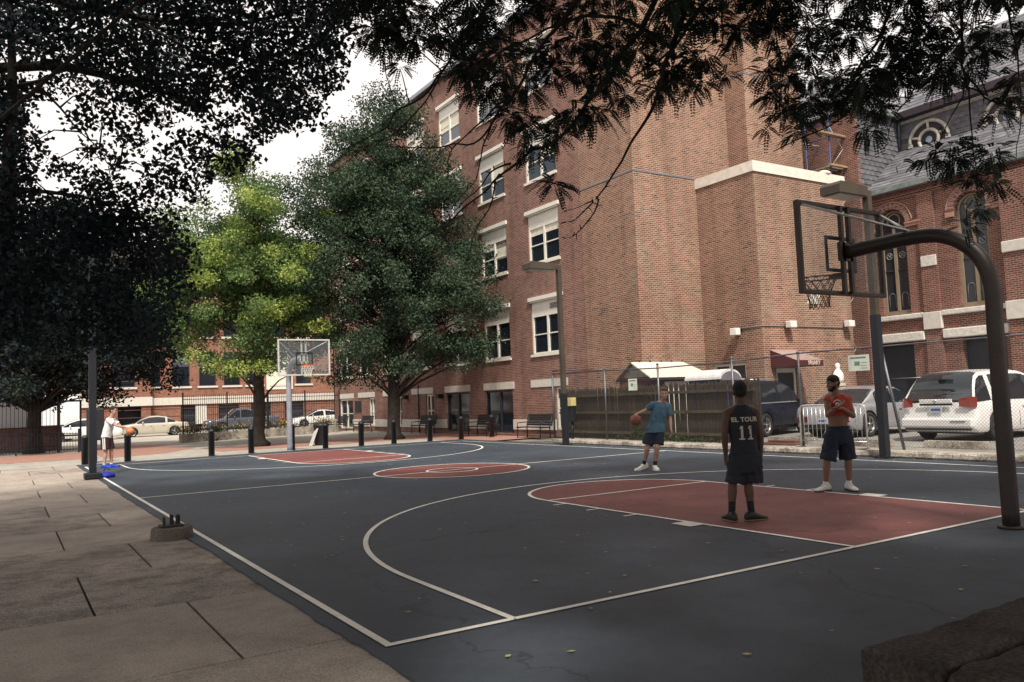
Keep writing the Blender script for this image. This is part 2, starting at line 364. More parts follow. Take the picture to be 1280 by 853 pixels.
NEAR_CLUMPS=[[-1.71,8.82,8.37,0.42],[-2.13,9.1,8.49,0.42],[2.3,8.15,7.14,0.42],[-1.79,8.42,7.13,0.42],[1.83,8.61,7.2,0.42],[-1.91,10.04,8.35,0.42],[1.88,7.53,8.7,0.42],[0.36,6.61,6.92,0.42],[-0.18,10.32,9.5,0.42],[1.44,6.5,7.0,0.42],[-0.17,8.85,7.96,0.42],[-0.74,7.82,8.0,0.42],[0.89,5.59,7.62,0.42],[0.42,8.16,8.13,0.42],[-0.16,10.65,8.92,0.42],[-1.42,10.3,8.45,0.42],[-1.11,10.87,8.19,0.42],[-2.4,8.49,8.14,0.42],[0.87,6.58,6.76,0.42],[-1.2,8.8,8.3,0.42],[-2.95,12.24,9.14,0.42],[1.66,9.28,8.54,0.42],[0.21,7.29,6.43,0.42],[-1.96,7.86,7.09,0.42],[-1.33,6.97,7.79,0.42],[-1.16,7.15,7.3,0.42],[1.89,5.77,7.09,0.42],[-0.17,8.06,6.74,0.42],[-2.71,8.84,7.38,0.42],[-1.65,7.95,7.65,0.42],[2.65,8.91,8.15,0.42],[-2.48,11.51,9.14,0.42],[1.58,8.04,7.69,0.42],[1.1,9.51,8.92,0.42],[2.79,8.62,9.48,0.42],[0.32,6.5,7.88,0.42],[-0.69,6.57,6.65,0.42],[0.19,7.49,8.13,0.42],[0.67,6.93,8.3,0.42],[0.11,9.23,7.98,0.42],[1.81,8.94,9.09,0.42],[-1.02,8.28,7.14,0.42],[-2.92,12.08,9.85,0.42],[1.0,6.2,5.88,0.42],[0.77,8.42,7.11,0.42],[1.98,8.98,8.79,0.42],[-0.67,10.16,8.43,0.42],[2.9,8.23,8.71,0.42],[1.82,7.49,7.03,0.42],[-1.22,8.7,7.73,0.42],[-0.57,7.27,6.51,0.42],[2.52,8.3,8.4,0.42],[0.66,10.14,8.34,0.42],[-2.17,11.43,8.75,0.42],[0.85,6.91,6.41,0.42],[1.52,6.41,6.08,0.42],[1.98,5.83,7.73,0.42],[0.37,9.98,7.84,0.42],[2.78,8.81,7.79,0.42],[0.75,6.16,7.88,0.42],[-0.84,10.92,7.83,0.42],[0.55,6.29,7.09,0.42],[1.16,7.26,6.79,0.42],[-0.06,8.81,8.57,0.42],[-0.79,7.2,6.26,0.42],[-2.69,8.95,8.0,0.42],[1.84,6.35,7.72,0.42],[1.64,7.09,8.12,0.42],[-1.33,11.29,7.93,0.42],[-0.71,8.79,8.86,0.42],[1.68,4.89,7.56,0.42],[0.58,8.58,7.34,0.42],[-1.33,10.38,9.24,0.42],[-2.46,8.51,7.38,0.42],[1.98,7.81,8.24,0.42],[1.04,8.41,7.63,0.42],[-0.2,6.36,7.21,0.42],[-0.97,8.03,8.0,0.42],[0.13,6.68,7.15,0.42],[-2.27,11.96,8.64,0.42],[0.05,9.96,7.81,0.42],[-2.53,9.75,7.58,0.42],[1.51,7.73,7.24,0.42],[0.88,6.79,7.67,0.42],[-1.92,9.39,8.37,0.42],[-0.8,8.0,7.12,0.42],[0.46,9.82,9.62,0.42],[-0.32,9.05,8.51,0.42],[0.76,7.32,8.19,0.42],[-1.0,8.11,8.31,0.42],[0.22,8.88,7.01,0.42],[1.94,7.33,7.64,0.42],[-0.17,7.73,8.49,0.42],[-1.66,10.7,8.52,0.42],[-1.9,8.94,8.58,0.42],[1.62,7.97,6.44,0.25060669970108207],[1.3,7.8,6.13,0.27753402280624534],[0.96,7.72,5.8,0.25358878619963326],[0.63,7.09,6.0,0.2112343109553405],[0.18,6.83,5.97,0.21925316318344318],[0.11,7.38,5.71,0.22000593197675453],[-0.18,6.97,5.25,0.28431646233267543],[0.36,7.78,5.61,0.22630892561641117],[0.41,6.88,5.66,0.27284909480692227],[-0.06,8.38,6.31,0.2589815649263916],[-0.65,7.41,5.61,0.29077023365043736],[-0.63,9.08,5.71,0.22381237103267912],[-0.97,9.19,5.9,0.27542291812469477],[-1.27,8.06,6.02,0.26302255178850414],[-1.64,9.25,6.86,0.2587843575212133],[-0.47,7.52,6.09,0.2487344993504787],[1.79,7.05,6.3,0.2503666808605197],[1.82,5.98,6.44,0.2631921250603246],[2.01,6.13,6.9,0.25262943372934077],[0.37,8.08,6.61,0.2590679656326459],[-1.1,8.96,6.66,0.27498568485802355],[-0.84,8.11,6.1,0.29207274059196164],[-1.95,10.15,7.06,0.20505130394304846],[-2.13,8.81,6.25,0.25587869089019094],[-2.23,9.5,6.07,0.2912834275709283],[-2.07,8.96,5.56,0.24797276653443107],[-2.29,10.51,5.55,0.23553506023902704],[-1.98,8.37,5.05,0.2723309572352988],[-1.69,7.97,5.27,0.23611578978082015],[-1.36,8.33,5.29,0.22692096577228124],[-1.88,8.46,5.69,0.2958062420057626],[0.9,6.99,5.39,0.22818827087318755],[0.95,8.23,5.67,0.286253988565968],[-0.38,7.45,5.18,0.21701118623674248],[0.11,8.06,5.27,0.2666945716055642],[-0.81,8.43,5.19,0.2756854390659197],[0.34,7.37,5.24,0.23193539853668893],[-0.63,8.02,6.48,0.2213462240842569],[1.17,7.06,6.33,0.24745369079495338],[-0.19,8.01,5.09,0.2833134608790936],[-0.45,8.59,5.14,0.22132861418950403],[0.33,8.26,5.15,0.27039596467133525],[-1.04,8.94,5.36,0.2547904514969451],[2.91,6.3,7.83,0.3],[2.57,5.97,8.05,0.3],[2.41,4.81,7.3,0.3],[2.1,5.9,7.87,0.3],[2.47,6.13,7.89,0.3],[-1.59,9.05,3.89,0.42],[-1.48,10.57,2.91,0.42],[-0.34,8.93,3.3,0.42],[-2.95,11.54,5.11,0.42],[-0.9,8.34,4.32,0.42],[-0.53,8.87,3.01,0.42],[-0.05,9.44,4.6,0.42],[-2.03,10.83,4.79,0.42],[-1.98,8.84,4.71,0.42],[-1.44,8.26,3.3,0.42],[-1.85,8.52,3.33,0.42],[-2.13,8.2,4.03,0.42],[-2.26,8.46,4.52,0.42],[-1.13,8.79,2.93,0.42],[-0.2,8.61,2.74,0.42],[-2.91,10.75,3.13,0.42],[-1.17,8.12,4.75,0.42],[-1.1,9.95,4.81,0.42],[-0.2,9.48,4.02,0.42],[-2.16,9.88,5.15,0.42],[-2.81,10.59,5.4,0.42],[-2.45,9.17,3.44,0.42],[-1.33,9.51,4.41,0.42],[-2.9,10.27,7.17,0.42],[-2.03,9.14,3.21,0.42],[-2.44,10.63,6.41,0.42],[-2.41,8.61,3.02,0.42],[-1.58,10.53,5.17,0.42],[-2.81,10.04,5.95,0.42],[-1.81,8.47,3.05,0.42],[-1.06,8.64,3.23,0.42],[-2.62,10.11,2.98,0.42],[-2.06,8.77,2.77,0.42],[-0.3,7.34,3.08,0.42],[-2.9,10.95,5.92,0.42],[-2.72,8.95,4.29,0.42],[-0.33,9.35,4.53,0.42],[-2.32,9.48,6.74,0.42],[-2.58,10.85,7.29,0.42],[-2.33,10.98,6.24,0.42],[-2.96,11.63,3.95,0.42],[-2.82,10.56,7.01,0.42],[-0.03,7.95,3.62,0.42],[-0.57,9.82,4.08,0.42],[-2.13,8.95,5.41,0.42],[-2.4,8.53,4.3,0.42],[-1.07,10.39,4.36,0.42],[-2.06,8.73,3.43,0.42],[-2.47,10.85,4.18,0.42],[-2.82,10.99,7.85,0.42],[-2.38,10.64,5.48,0.42],[-0.11,9.6,3.1,0.42],[-0.75,8.28,3.41,0.42],[-0.19,8.35,4.67,0.42],[-0.61,8.55,4.63,0.42],[-2.88,10.57,3.49,0.42],[-1.41,8.03,4.6,0.42],[-0.73,9.02,4.94,0.42],[-2.49,10.64,5.07,0.42],[-2.58,8.44,5.08,0.42],[-2.78,9.89,6.19,0.42],[-0.05,7.72,4.06,0.42],[-0.04,8.88,4.08,0.42],[-2.18,8.56,3.79,0.42],[-2.65,10.56,5.9,0.42],[-1.78,9.43,3.78,0.42],[-0.57,10.21,2.9,0.42],[-0.9,8.71,3.62,0.42],[-2.6,9.0,3.62,0.42],[-1.63,9.76,4.44,0.42],[-0.32,9.94,2.85,0.42],[-2.08,10.35,7.15,0.42],[-2.54,9.05,6.24,0.42],[-2.19,9.45,6.19,0.42],[-2.35,9.5,4.21,0.42],[-1.59,7.92,4.32,0.42],[-1.09,8.52,4.26,0.42],[-2.22,10.78,3.86,0.42],[-2.16,9.86,6.6,0.42],[-1.32,10.22,3.86,0.42]]
LOCUST_CLUMPS=[[4.0,0.69,5.88,0.24],[2.47,1.18,5.51,0.24],[3.0,1.52,5.42,0.24],[1.71,1.32,5.14,0.24],[2.42,0.15,4.87,0.24],[2.25,1.4,4.76,0.24],[3.4,1.6,5.11,0.24],[4.36,0.2,5.86,0.24],[2.69,0.95,5.43,0.24],[2.4,1.16,4.89,0.24],[3.53,0.6,5.2,0.24],[3.2,1.45,5.98,0.24],[1.02,0.36,4.95,0.24],[3.29,0.84,5.13,0.24],[2.33,2.18,6.13,0.24],[1.17,0.15,4.42,0.24],[3.53,-0.51,4.97,0.24],[3.17,0.82,5.64,0.24],[3.56,-0.16,5.36,0.24],[3.48,-0.03,5.12,0.24],[2.4,-0.58,4.86,0.24],[2.37,1.59,6.02,0.24],[2.49,2.17,5.25,0.24],[2.4,1.46,5.16,0.24],[3.49,0.16,4.85,0.24],[3.21,-0.52,4.77,0.24],[3.61,0.99,5.46,0.24],[2.52,-0.41,4.8,0.24],[2.81,1.26,4.97,0.24],[2.79,0.92,5.02,0.24],[2.89,0.7,5.73,0.24],[2.96,1.78,6.23,0.24],[2.23,1.1,5.57,0.24],[3.31,0.45,4.79,0.24],[1.89,0.99,5.28,0.24],[2.81,1.7,5.44,0.24],[1.76,1.4,5.39,0.24],[2.8,-0.45,4.85,0.24],[4.03,1.11,6.25,0.24],[2.26,0.0,4.6,0.24],[7.05,-0.83,5.47,0.24],[7.67,-0.85,5.94,0.24],[6.49,-1.14,5.6,0.24],[4.46,-1.14,4.73,0.24],[4.42,-1.35,4.95,0.24],[3.89,-0.72,4.61,0.24],[4.88,-0.32,4.68,0.24],[7.03,-0.28,5.75,0.24],[5.0,-1.95,5.01,0.24],[4.87,-0.49,5.09,0.24],[3.86,-1.42,4.87,0.24],[4.66,-1.88,4.92,0.24],[3.98,-1.2,4.26,0.24],[5.37,0.34,5.6,0.24],[5.21,0.3,5.76,0.24],[5.35,-0.92,5.2,0.24],[4.7,-1.46,4.4,0.24],[4.9,-1.28,5.28,0.24],[3.45,-0.66,5.02,0.24],[4.07,-0.23,5.08,0.24],[4.86,-0.27,5.07,0.24],[4.63,-0.83,5.16,0.24],[6.8,-0.54,6.09,0.24],[4.65,0.12,5.07,0.24],[5.66,0.54,5.18,0.24],[4.5,0.01,4.75,0.24],[4.94,-0.97,4.74,0.24],[5.6,-0.16,4.69,0.24],[4.16,-0.98,5.09,0.24],[6.6,-0.48,5.86,0.24],[6.26,-1.03,5.52,0.24],[3.64,-0.58,5.3,0.24],[5.85,-1.68,4.86,0.24],[4.34,-0.31,4.39,0.24],[5.11,-0.7,4.69,0.24],[4.85,-1.22,4.73,0.24],[4.26,-0.65,5.36,0.24],[5.31,-1.53,4.62,0.24],[5.92,-0.39,4.84,0.24],[5.33,0.03,5.52,0.24],[7.4,-0.4,5.71,0.24],[3.47,-0.85,4.99,0.24],[5.65,-0.59,5.83,0.24],[6.03,-0.98,4.97,0.24],[1.77,2.13,5.48,0.24],[1.24,1.82,5.26,0.24],[0.99,1.59,5.55,0.24],[0.74,2.11,5.61,0.24],[1.42,1.08,4.69,0.24],[1.25,0.69,4.91,0.24],[0.83,1.53,5.09,0.24],[1.55,1.93,5.63,0.24],[0.81,1.93,5.67,0.24],[1.17,2.35,5.72,0.24],[1.34,2.16,5.66,0.24],[2.04,0.69,3.56,0.16],[2.24,0.97,4.13,0.2],[2.09,1.16,4.25,0.22],[1.6,0.68,4.13,0.25],[1.92,1.6,4.77,0.3],[1.66,1.47,4.88,0.3],[1.14,0.89,4.82,0.25],[1.83,0.73,3.85,0.16],[2.46,1.14,4.38,0.2],[1.99,0.26,4.09,0.2],[3.73,0.46,4.73,0.2],[3.01,-0.09,4.36,0.16],[3.27,0.38,4.7,0.2],[3.91,0.3,4.79,0.14],[4.44,-0.15,4.15,0.16],[4.49,0.01,4.41,0.2],[3.89,-0.71,4.11,0.22],[4.13,-0.84,4.22,0.22],[4.13,-1.03,4.23,0.3],[5.25,-0.5,4.37,0.2],[4.95,-0.8,4.57,0.3],[5.51,-0.81,4.96,0.3],[5.82,-0.85,4.67,0.25],[4.3,-0.97,3.88,0.15],[5.06,-1.31,3.62,0.2],[4.9,-1.15,3.65,0.14],[5.2,-1.37,3.44,0.18],[5.36,-1.48,3.65,0.22],[5.7,-1.16,3.28,0.14],[4.77,-1.45,3.69,0.16],[5.23,-1.05,3.8,0.12],[5.47,-1.31,4.52,0.16],[5.2,-1.57,3.35,0.14],[5.55,-1.11,3.08,0.12],[2.81,0.12,4.4,0.2],[2.84,0.6,4.5,0.16],[2.15,0.18,4.09,0.2],[2.86,0.9,4.85,0.3],[4.11,-0.16,4.45,0.2],[3.94,-0.17,4.11,0.1],[1.02,2.1,5.21,0.2],[0.68,1.5,5.05,0.25],[0.89,1.47,4.74,0.12],[1.15,1.65,5.13,0.2],[4.21,0.0,4.77,0.2],[5.68,-1.52,4.26,0.18],[5.62,-1.45,4.11,0.13],[5.64,-1.62,4.4,0.16]]
LOCUST_LIMBS=[[[[3.17,-1.33,5.45],[2.91,-0.66,5.04],[2.75,-0.17,4.65],[2.52,0.11,4.42]],0.03],[[[2.75,-0.17,4.65],[2.73,-0.03,4.52],[2.76,0.1,4.17],[2.62,0.21,3.92],[2.47,0.45,3.6],[2.35,0.54,3.42]],0.028],[[[2.35,0.54,3.42],[2.24,0.62,3.29],[2.16,0.8,3.25]],0.01],[[[2.38,0.52,3.45],[2.34,0.56,3.27],[2.25,0.75,3.12],[2.16,0.81,3.08]],0.01],[[[2.35,0.54,3.42],[2.3,0.7,3.39],[2.18,0.77,3.36]],0.008],[[[2.45,-0.11,4.76],[2.28,0.27,4.36],[2.04,0.57,3.98],[1.88,0.8,3.88],[1.72,0.91,3.74],[1.63,0.97,3.66],[1.53,1.17,3.52],[1.28,1.35,3.27],[1.07,1.61,3.12]],0.023],[[[1.63,0.97,3.69],[1.58,1.15,3.41],[1.47,1.24,3.12],[1.44,1.28,2.9]],0.01],[[[1.72,0.91,3.78],[1.61,0.98,3.73],[1.48,1.08,3.57],[1.37,1.28,3.4],[1.23,1.5,3.22]],0.012],[[[1.86,0.26,4.85],[1.78,0.56,4.67],[1.67,0.77,4.36],[1.49,0.91,4.12],[1.41,1.09,3.97],[1.27,1.29,4.0],[1.06,1.54,4.03],[0.85,1.79,4.06]],0.018],[[[1.67,0.77,4.36],[1.47,1.03,4.19],[1.32,1.14,4.01],[1.27,1.3,3.87],[1.23,1.34,3.68]],0.012],[[[1.49,0.91,4.15],[1.5,1.03,3.97],[1.48,1.06,3.75],[1.43,1.23,3.56],[1.32,1.43,3.37]],0.01],[[[1.5,0.45,5.22],[1.3,0.96,4.95],[1.17,1.18,4.66],[1.07,1.26,4.46],[0.92,1.48,4.36],[0.81,1.68,4.23],[0.62,1.81,4.08],[0.46,2.03,4.07],[0.36,2.21,4.08]],0.016],[[[1.17,1.18,4.66],[1.13,1.22,4.5],[1.02,1.43,4.29],[0.86,1.54,4.14],[0.75,1.73,4.07],[0.53,2.0,3.93],[0.43,2.07,3.82]],0.01],[[[2.75,-0.17,4.65],[2.27,-0.01,4.9],[1.86,0.26,4.85],[1.56,0.57,4.71],[1.31,0.86,4.55]],0.022],[[[4.61,-2.01,5.51],[4.83,-1.63,4.99],[5.01,-1.48,4.66],[5.17,-1.44,4.41],[5.42,-1.46,4.23],[5.58,-1.56,4.11],[5.73,-1.64,4.05]],0.02],[[[5.03,-1.49,4.59],[5.29,-1.35,3.87],[5.36,-1.37,3.57],[5.3,-1.31,3.28]],0.01],[[[4.25,-1.51,5.12],[4.3,-1.15,4.72],[4.33,-0.91,4.45],[4.27,-0.73,4.13],[4.1,-0.49,3.96],[3.82,-0.3,3.82]],0.018],[[[4.3,-1.15,4.72],[4.03,-0.88,4.85],[3.81,-0.6,4.62],[3.8,-0.45,4.3],[3.77,-0.4,3.97]],0.012],[[[5.01,-1.49,4.73],[4.85,-1.24,4.43],[4.7,-1.0,4.04],[4.64,-0.94,3.86]],0.012],[[[5.17,-1.44,4.41],[5.14,-1.27,4.02],[4.98,-1.14,3.66]],0.009],[[[2.91,-0.66,5.04],[3.03,-0.48,4.73],[3.09,-0.25,4.47]],0.012],[[[4.61,-1.98,5.12],[5.16,-1.81,4.63],[5.45,-1.72,4.22],[5.53,-1.6,3.6]],0.014]]
NEAR_LIMBS=[[[[-5.13,11.51,7.98],[-3.15,10.09,7.22],[-1.66,8.92,7.1],[-1.02,8.53,6.95],[-0.38,8.15,6.72],[0.27,7.87,6.52]],0.11],[[[-3.58,10.4,6.67],[-2.08,9.21,6.8],[-1.55,8.86,6.94]],0.05],[[[-1.81,9.04,6.82],[-1.49,8.87,6.44],[-1.28,8.76,6.12],[-1.1,8.67,5.92],[-0.68,8.55,5.56]],0.022],[[[-4.48,10.99,9.23],[-2.08,8.97,8.22],[-0.61,8.08,7.78],[0.88,7.27,7.63],[2.21,6.63,8.11]],0.08],[[[-0.61,8.08,7.78],[0.35,7.65,7.16],[1.12,7.33,6.54],[1.23,7.33,5.78]],0.03],[[[0.27,7.87,6.52],[0.59,7.7,6.19],[0.72,7.78,5.59]],0.02],[[[-4.46,11.4,4.22],[-2.93,10.12,5.13],[-1.64,9.3,5.19],[-0.56,8.65,4.89]],0.07],[[[-2.71,10.36,3.5],[-2.22,9.74,4.46],[-2.16,9.36,5.66],[-2.12,9.23,6.9],[-2.19,9.12,8.65]],0.17]]
# ------------------------------------------------------------------ ground, court, paving
W, L = 13.66, 24.0
CX = W / 2
M_court = ground_mat('acrylic_court', (0.034, 0.045, 0.061), (0.056, 0.068, 0.085), rough=0.66, big=0.35, fine=140, speck=0.2, bump=0.25, stains=0.2, streak=True, spec=0.28, crack=0.55)
M_red = ground_mat('red_court_paint', (0.145, 0.050, 0.048), (0.205, 0.078, 0.072), rough=0.62, big=0.5, fine=140, speck=0.16, bump=0.25, stains=0.2, streak=True, spec=0.28, crack=0.6)
M_line = ground_mat('white_line_paint', (0.72, 0.69, 0.62), (0.82, 0.79, 0.72), rough=0.7, big=1.5, fine=120, speck=0.10, bump=0.1, stains=0.18, wear=(0.16, 0.155, 0.15))
M_slab = ground_mat('concrete_slab', (0.29, 0.25, 0.215), (0.36, 0.315, 0.27), rough=0.9, big=0.5, fine=70, speck=0.25, bump=0.4, stains=0.22)
M_slab2 = ground_mat('worn_concrete_slab', (0.24, 0.205, 0.18), (0.33, 0.285, 0.245), rough=0.9, big=0.8, fine=55, speck=0.35, bump=0.6, stains=0.45)
M_earth = ground_mat('joint_earth', (0.05, 0.045, 0.04), (0.08, 0.07, 0.06))
M_asph = ground_mat('car_park_asphalt', (0.20, 0.19, 0.18), (0.28, 0.27, 0.25), big=0.4, fine=80, stains=0.25)
M_street = ground_mat('street_concrete', (0.34, 0.31, 0.27), (0.44, 0.41, 0.36), big=0.3, fine=50, stains=0.2)
M_plaza = ground_mat('plaza_concrete', (0.30, 0.28, 0.25), (0.40, 0.37, 0.33), big=0.4, fine=60, stains=0.3)
M_kerb = ground_mat('rough_kerb_stone', (0.27, 0.24, 0.20), (0.42, 0.38, 0.33), rough=0.95, big=3, fine=30, speck=0.4, bump=0.8, stains=0.6)
M_paver = paver_mat('red_brick_paving', (0.27, 0.13, 0.10), (0.34, 0.17, 0.13), (0.22, 0.17, 0.14))
M_land = ground_mat('distant_ground', (0.16, 0.15, 0.13), (0.22, 0.21, 0.18))

def sheet(name, x0, x1, y0, y1, z, m, parent=None, **k):
    return MB().add([(x0,y0,z),(x1,y0,z),(x1,y1,z),(x0,y1,z)], [(0,1,2,3)]).build(name, m, parent, **k)
sheet('ground', -500, 500, -500, 500, -0.06, M_land, kind='structure')

# court slab with a slightly ragged asphalt edge on the sidewalk side
def edge_x(y):
    return -0.16 + 0.035*noise.noise(Vector((y*0.9, 1.7, 0))) + 0.02*noise.noise(Vector((y*4.5, 0.3, 0)))
mb = MB()
ys = [-14 + i*0.12 for i in range(int(39.6/0.12)+1)]
vs = []; fs = []
for y in ys: vs += [(edge_x(y), y, 0), (14.5, y, 0), (edge_x(y)-0.006, y, -0.05)]
for i in range(len(ys)-1): a = 3*i; fs += [(a, a+1, a+4, a+3), (a+2, a, a+3, a+5)]
mb.add(vs, fs)
court = mb.build('basketball_court', M_court, kind='structure')

def strip(pts, w, z, name='painted_line', parent=court, m=M_line):
    P = [Vector((x, y, 0)) for x, y in pts]; vs = []; fs = []
    for i, p in enumerate(P):
        d = (P[min(i+1, len(P)-1)] - P[max(i-1, 0)]).normalized(); nrm = Vector((-d.y, d.x, 0)) * (w/2)
        vs += [(p.x+nrm.x, p.y+nrm.y, z), (p.x-nrm.x, p.y-nrm.y, z)]
    for i in range(len(P)-1): fs.append((2*i, 2*i+1, 2*i+3, 2*i+2))
    return MB().add(vs, fs).build(name, m, parent)
def arc(cx, cy, r, a0, a1, n=64): return [(cx + r*cos(a0+(a1-a0)*i/n), cy + r*sin(a0+(a1-a0)*i/n)) for i in range(n+1)]
def poly(pts, z, name, m): return MB().add([(x, y, z) for x, y in pts], [tuple(range(len(pts)))]).build(name, m, court)
Z1, Z2 = 0.004, 0.008
LW = 0.06
h = LW/2
strip([(0, -h), (0, L+h)], LW, Z2+0.0001); strip([(W, -h), (W, L+h)], LW, Z2+0.0001)
strip([(h, 0), (W-h, 0)], LW, Z2); strip([(h, L), (W-h, L)], LW, Z2); strip([(h, L/2), (W-h, L/2)], LW, Z2)
lw, ft, r3, bd = 3.49, 5.48, 5.83, 1.78
for sgn, yb in ((1, 0.0), (-1, L)):
    Y = lambda v: yb + sgn*v
    A = arc(CX, Y(ft), lw/2, 0, sgn*pi)
    poly([(CX-lw/2, Y(h)), (CX+lw/2, Y(h))][::1] + A, Z1, 'key_paint', M_red)
    strip(A, LW, Z2)
    for s in (-1, 1):
        strip([(CX+s*lw/2, Y(h)), (CX+s*lw/2, Y(ft))], LW, Z2)
        x0 = CX+s*(lw/2+h)
        for yy, ww in ((2.24, 0.34), (3.32, 0.05), (4.14, 0.05), (4.96, 0.05)):
            strip([(x0, Y(yy)), (x0+s*0.22, Y(yy))], ww, Z2, 'lane_mark')
    strip([(CX-lw/2+h, Y(ft)), (CX+lw/2-h, Y(ft))], LW, Z2)
    strip([(CX-r3, Y(h)), (CX-r3, Y(bd))] + arc(CX, Y(bd), r3, pi, pi-sgn*pi, 96)[1:] + [(CX+r3, Y(h))], LW, Z2)
poly(arc(CX, L/2, 1.83, 0, 2*pi, 72)[:-1], Z1, 'centre_circle_paint', M_red)
strip(arc(CX, L/2, 1.83, 0, 2*pi, 72), LW, Z2+0.0003); strip(arc(CX, L/2, 0.6, 0, 2*pi, 48), LW, Z2+0.0003)

# sidewalk of big slabs in running bond, each slab its own piece
walk = sheet('sidewalk', -14, -0.10, -8, 29.9, -0.045, M_earth, kind='structure')
row_y = [-7.4 + 1.96*i for i in range(20)]
slab_me = {}
for i, y0 in enumerate(row_y):
    y1 = y0 + 1.96 - 0.020
    if y1 > 29.9: y1 = 29.9
    if y1 - y0 < 0.3: continue
    off = -0.85 if i % 2 == 0 else -1.56
    x_right = -0.06
    xs = [x_right] + [off - 1.45*k for k in range(0, 9)]
    for j in range(len(xs)-1):
        a, b_ = xs[j+1] + 0.011, xs[j] - (0.011 if j else 0)
        t = -0.016 + rnd.uniform(-0.003, 0.003)
        mb = MB()
        rr = 0.006
        mb.add([(a,y0,-0.05),(b_,y0,-0.05),(b_,y1,-0.05),(a,y1,-0.05),(a+rr,y0+rr,t),(b_-rr,y0+rr,t),(b_-rr,y1-rr,t),(a+rr,y1-rr,t),(a,y0,t-rr),(b_,y0,t-rr),(b_,y1,t-rr),(a,y1,t-rr)],
               [(4,5,6,7),(8,9,5,4),(9,10,6,5),(10,11,7,6),(11,8,4,7),(0,1,9,8),(1,2,10,9),(2,3,11,10),(3,0,8,11)])
        mb.build('slab', M_slab2 if (2.0 < y0 < 5.0 or rnd.random() < 0.15) else M_slab, walk)

# plaza beyond the far baseline, with bands of red brick paving
sheet('plaza', -30, 17.15, 25.6, 52.0, -0.012, M_plaza, kind='structure')
sheet('brick_paving', -30, 0.9, 29.9, 36.2, -0.006, M_paver, kind='structure')
mb = MB(); mb.add([(1.1,29.2,-0.006),(3.2,30.2,-0.006),(5.2,33.6,-0.006),(4.3,41,-0.006),(0.9,41,-0.006)], [(0,1,2,3,4)]); mb.build('brick_paving', M_paver, kind='structure')
sheet('brick_paving', 5.2, 17.1, 28.6, 32.8, -0.006, M_paver, kind='structure')
sheet('brick_paving', 13.9, 17.1, 23.0, 28.4, -0.0065, M_paver, kind='structure')
sheet('street', -60, 60, 52.0, 64.2, -0.03, M_street, kind='structure')
mb = MB(); mb.box(-60, 60, 64.2, 70, -0.04, 0.10); mb.build('far_pavement', M_plaza, kind='structure')

# right kerb: broken rough stones, each piece separate, then the verge and the car park
kerb = MB().box(14.52, 14.74, -6.0, 18.75, -0.05, 0.085).build('kerb', M_kerb, kind='structure')
y = -6.0
while y < 18.7:
    ln = rnd.uniform(0.8, 1.7); y1 = min(18.75, y+ln)
    bm = bmesh.new()
    bmesh.ops.create_grid(bm, x_segments=2, y_segments=2, size=0.5); bm.free()
    nseg = 9; rings = []
    for k in range(nseg+1):
        yy = y + 0.006 + (y1-y-0.012)*k/nseg
        e = 0.028*noise.noise(Vector((yy*3.1, 5, 0))) + 0.018*noise.noise(Vector((yy*11, 9, 0)))
        t = 0.145 + 0.02*noise.noise(Vector((yy*2.3, 2, 0)))
        f = 14.47 + e
        rings.append([(f+0.03, yy, -0.02), (f-0.005+0.5*e, yy, 0.04), (f+0.015, yy, t-0.03), (f+0.05+abs(e), yy, t), (14.76, yy, t), (14.76, yy, -0.02)])
    o = MB().rings(rings, smooth=False).build('kerb_stone', M_kerb, kerb)
    y = y1
sheet('verge', 14.76, 17.19, -6.0, 18.75, 0.135, M_plaza, kind='structure')
sheet('car_park', 15.9, 40.0, -12.0, 16.79, 0.142, M_asph, kind='structure')
mb = MB(); mb.box(14.5, 17.2, 18.75, 18.9, -0.05, 0.135); mb.build('verge_end_kerb', M_kerb, kind='structure')

# ------------------------------------------------------------------ masonry helpers
def to_world(axis, plane):
    return (lambda u, z, d: (plane+d, u, z)) if axis == 'x' else (lambda u, z, d: (u, plane+d, z))
def wall(name, axis, plane, u0, u1, z0, z1, ops, depth, m, parent, reveal=None):
    """ops: (ua, ub, za, zb[, arch]) openings; arch=True gives a round head inside the rectangle top"""
    F = to_world(axis, plane)
    us = sorted({u0, u1, *[o[0] for o in ops], *[o[1] for o in ops]}); zs = sorted({z0, z1, *[o[2] for o in ops], *[o[3] for o in ops]})
    mb = MB()
    def q(*p): 
        mb.add([F(*a) for a in p], [tuple(range(len(p)))])
    for i in range(len(us)-1):
        for j in range(len(zs)-1):
            uc, zc = (us[i]+us[i+1])/2, (zs[j]+zs[j+1])/2
            if any(o[0] < uc < o[1] and o[2] < zc < o[3] for o in ops): continue
            q((us[i], zs[j], 0), (us[i+1], zs[j], 0), (us[i+1], zs[j+1], 0), (us[i], zs[j+1], 0))
    for o in ops:
        a, b_, c, d = o[:4]
        if len(o) > 4:
            r = (b_-a)/2; uc = (a+b_)/2; zc = d-r; n = 14
            P = [(uc + r*cos(pi*k/n), zc + r*sin(pi*k/n)) for k in range(n+1)]
            for k in range(n):
                p1, p2 = P[k], P[k+1]
                e1 = (b_ if k < n/2 else a)
                # fan spandrels to the top corners
                q((p1[0], p1[1], 0), (p2[0], p2[1], 0), (e1, d, 0))
                q((p1[0], p1[1], 0), (p1[0], p1[1], depth), (p2[0], p2[1], depth), (p2[0], p2[1], 0))
            zt = zc
        else:
            zt = d
            q((a, d, 0), (a, d, depth), (b_, d, depth), (b_, d, 0))
        q((a, c, 0), (a, c, depth), (a, zt, depth), (a, zt, 0)); q((b_, c, 0), (b_, zt, 0), (b_, zt, depth), (b_, c, depth))
        q((a, c, 0), (b_, c, 0), (b_, c, depth), (a, c, depth))
    return mb.build(name, m, parent)
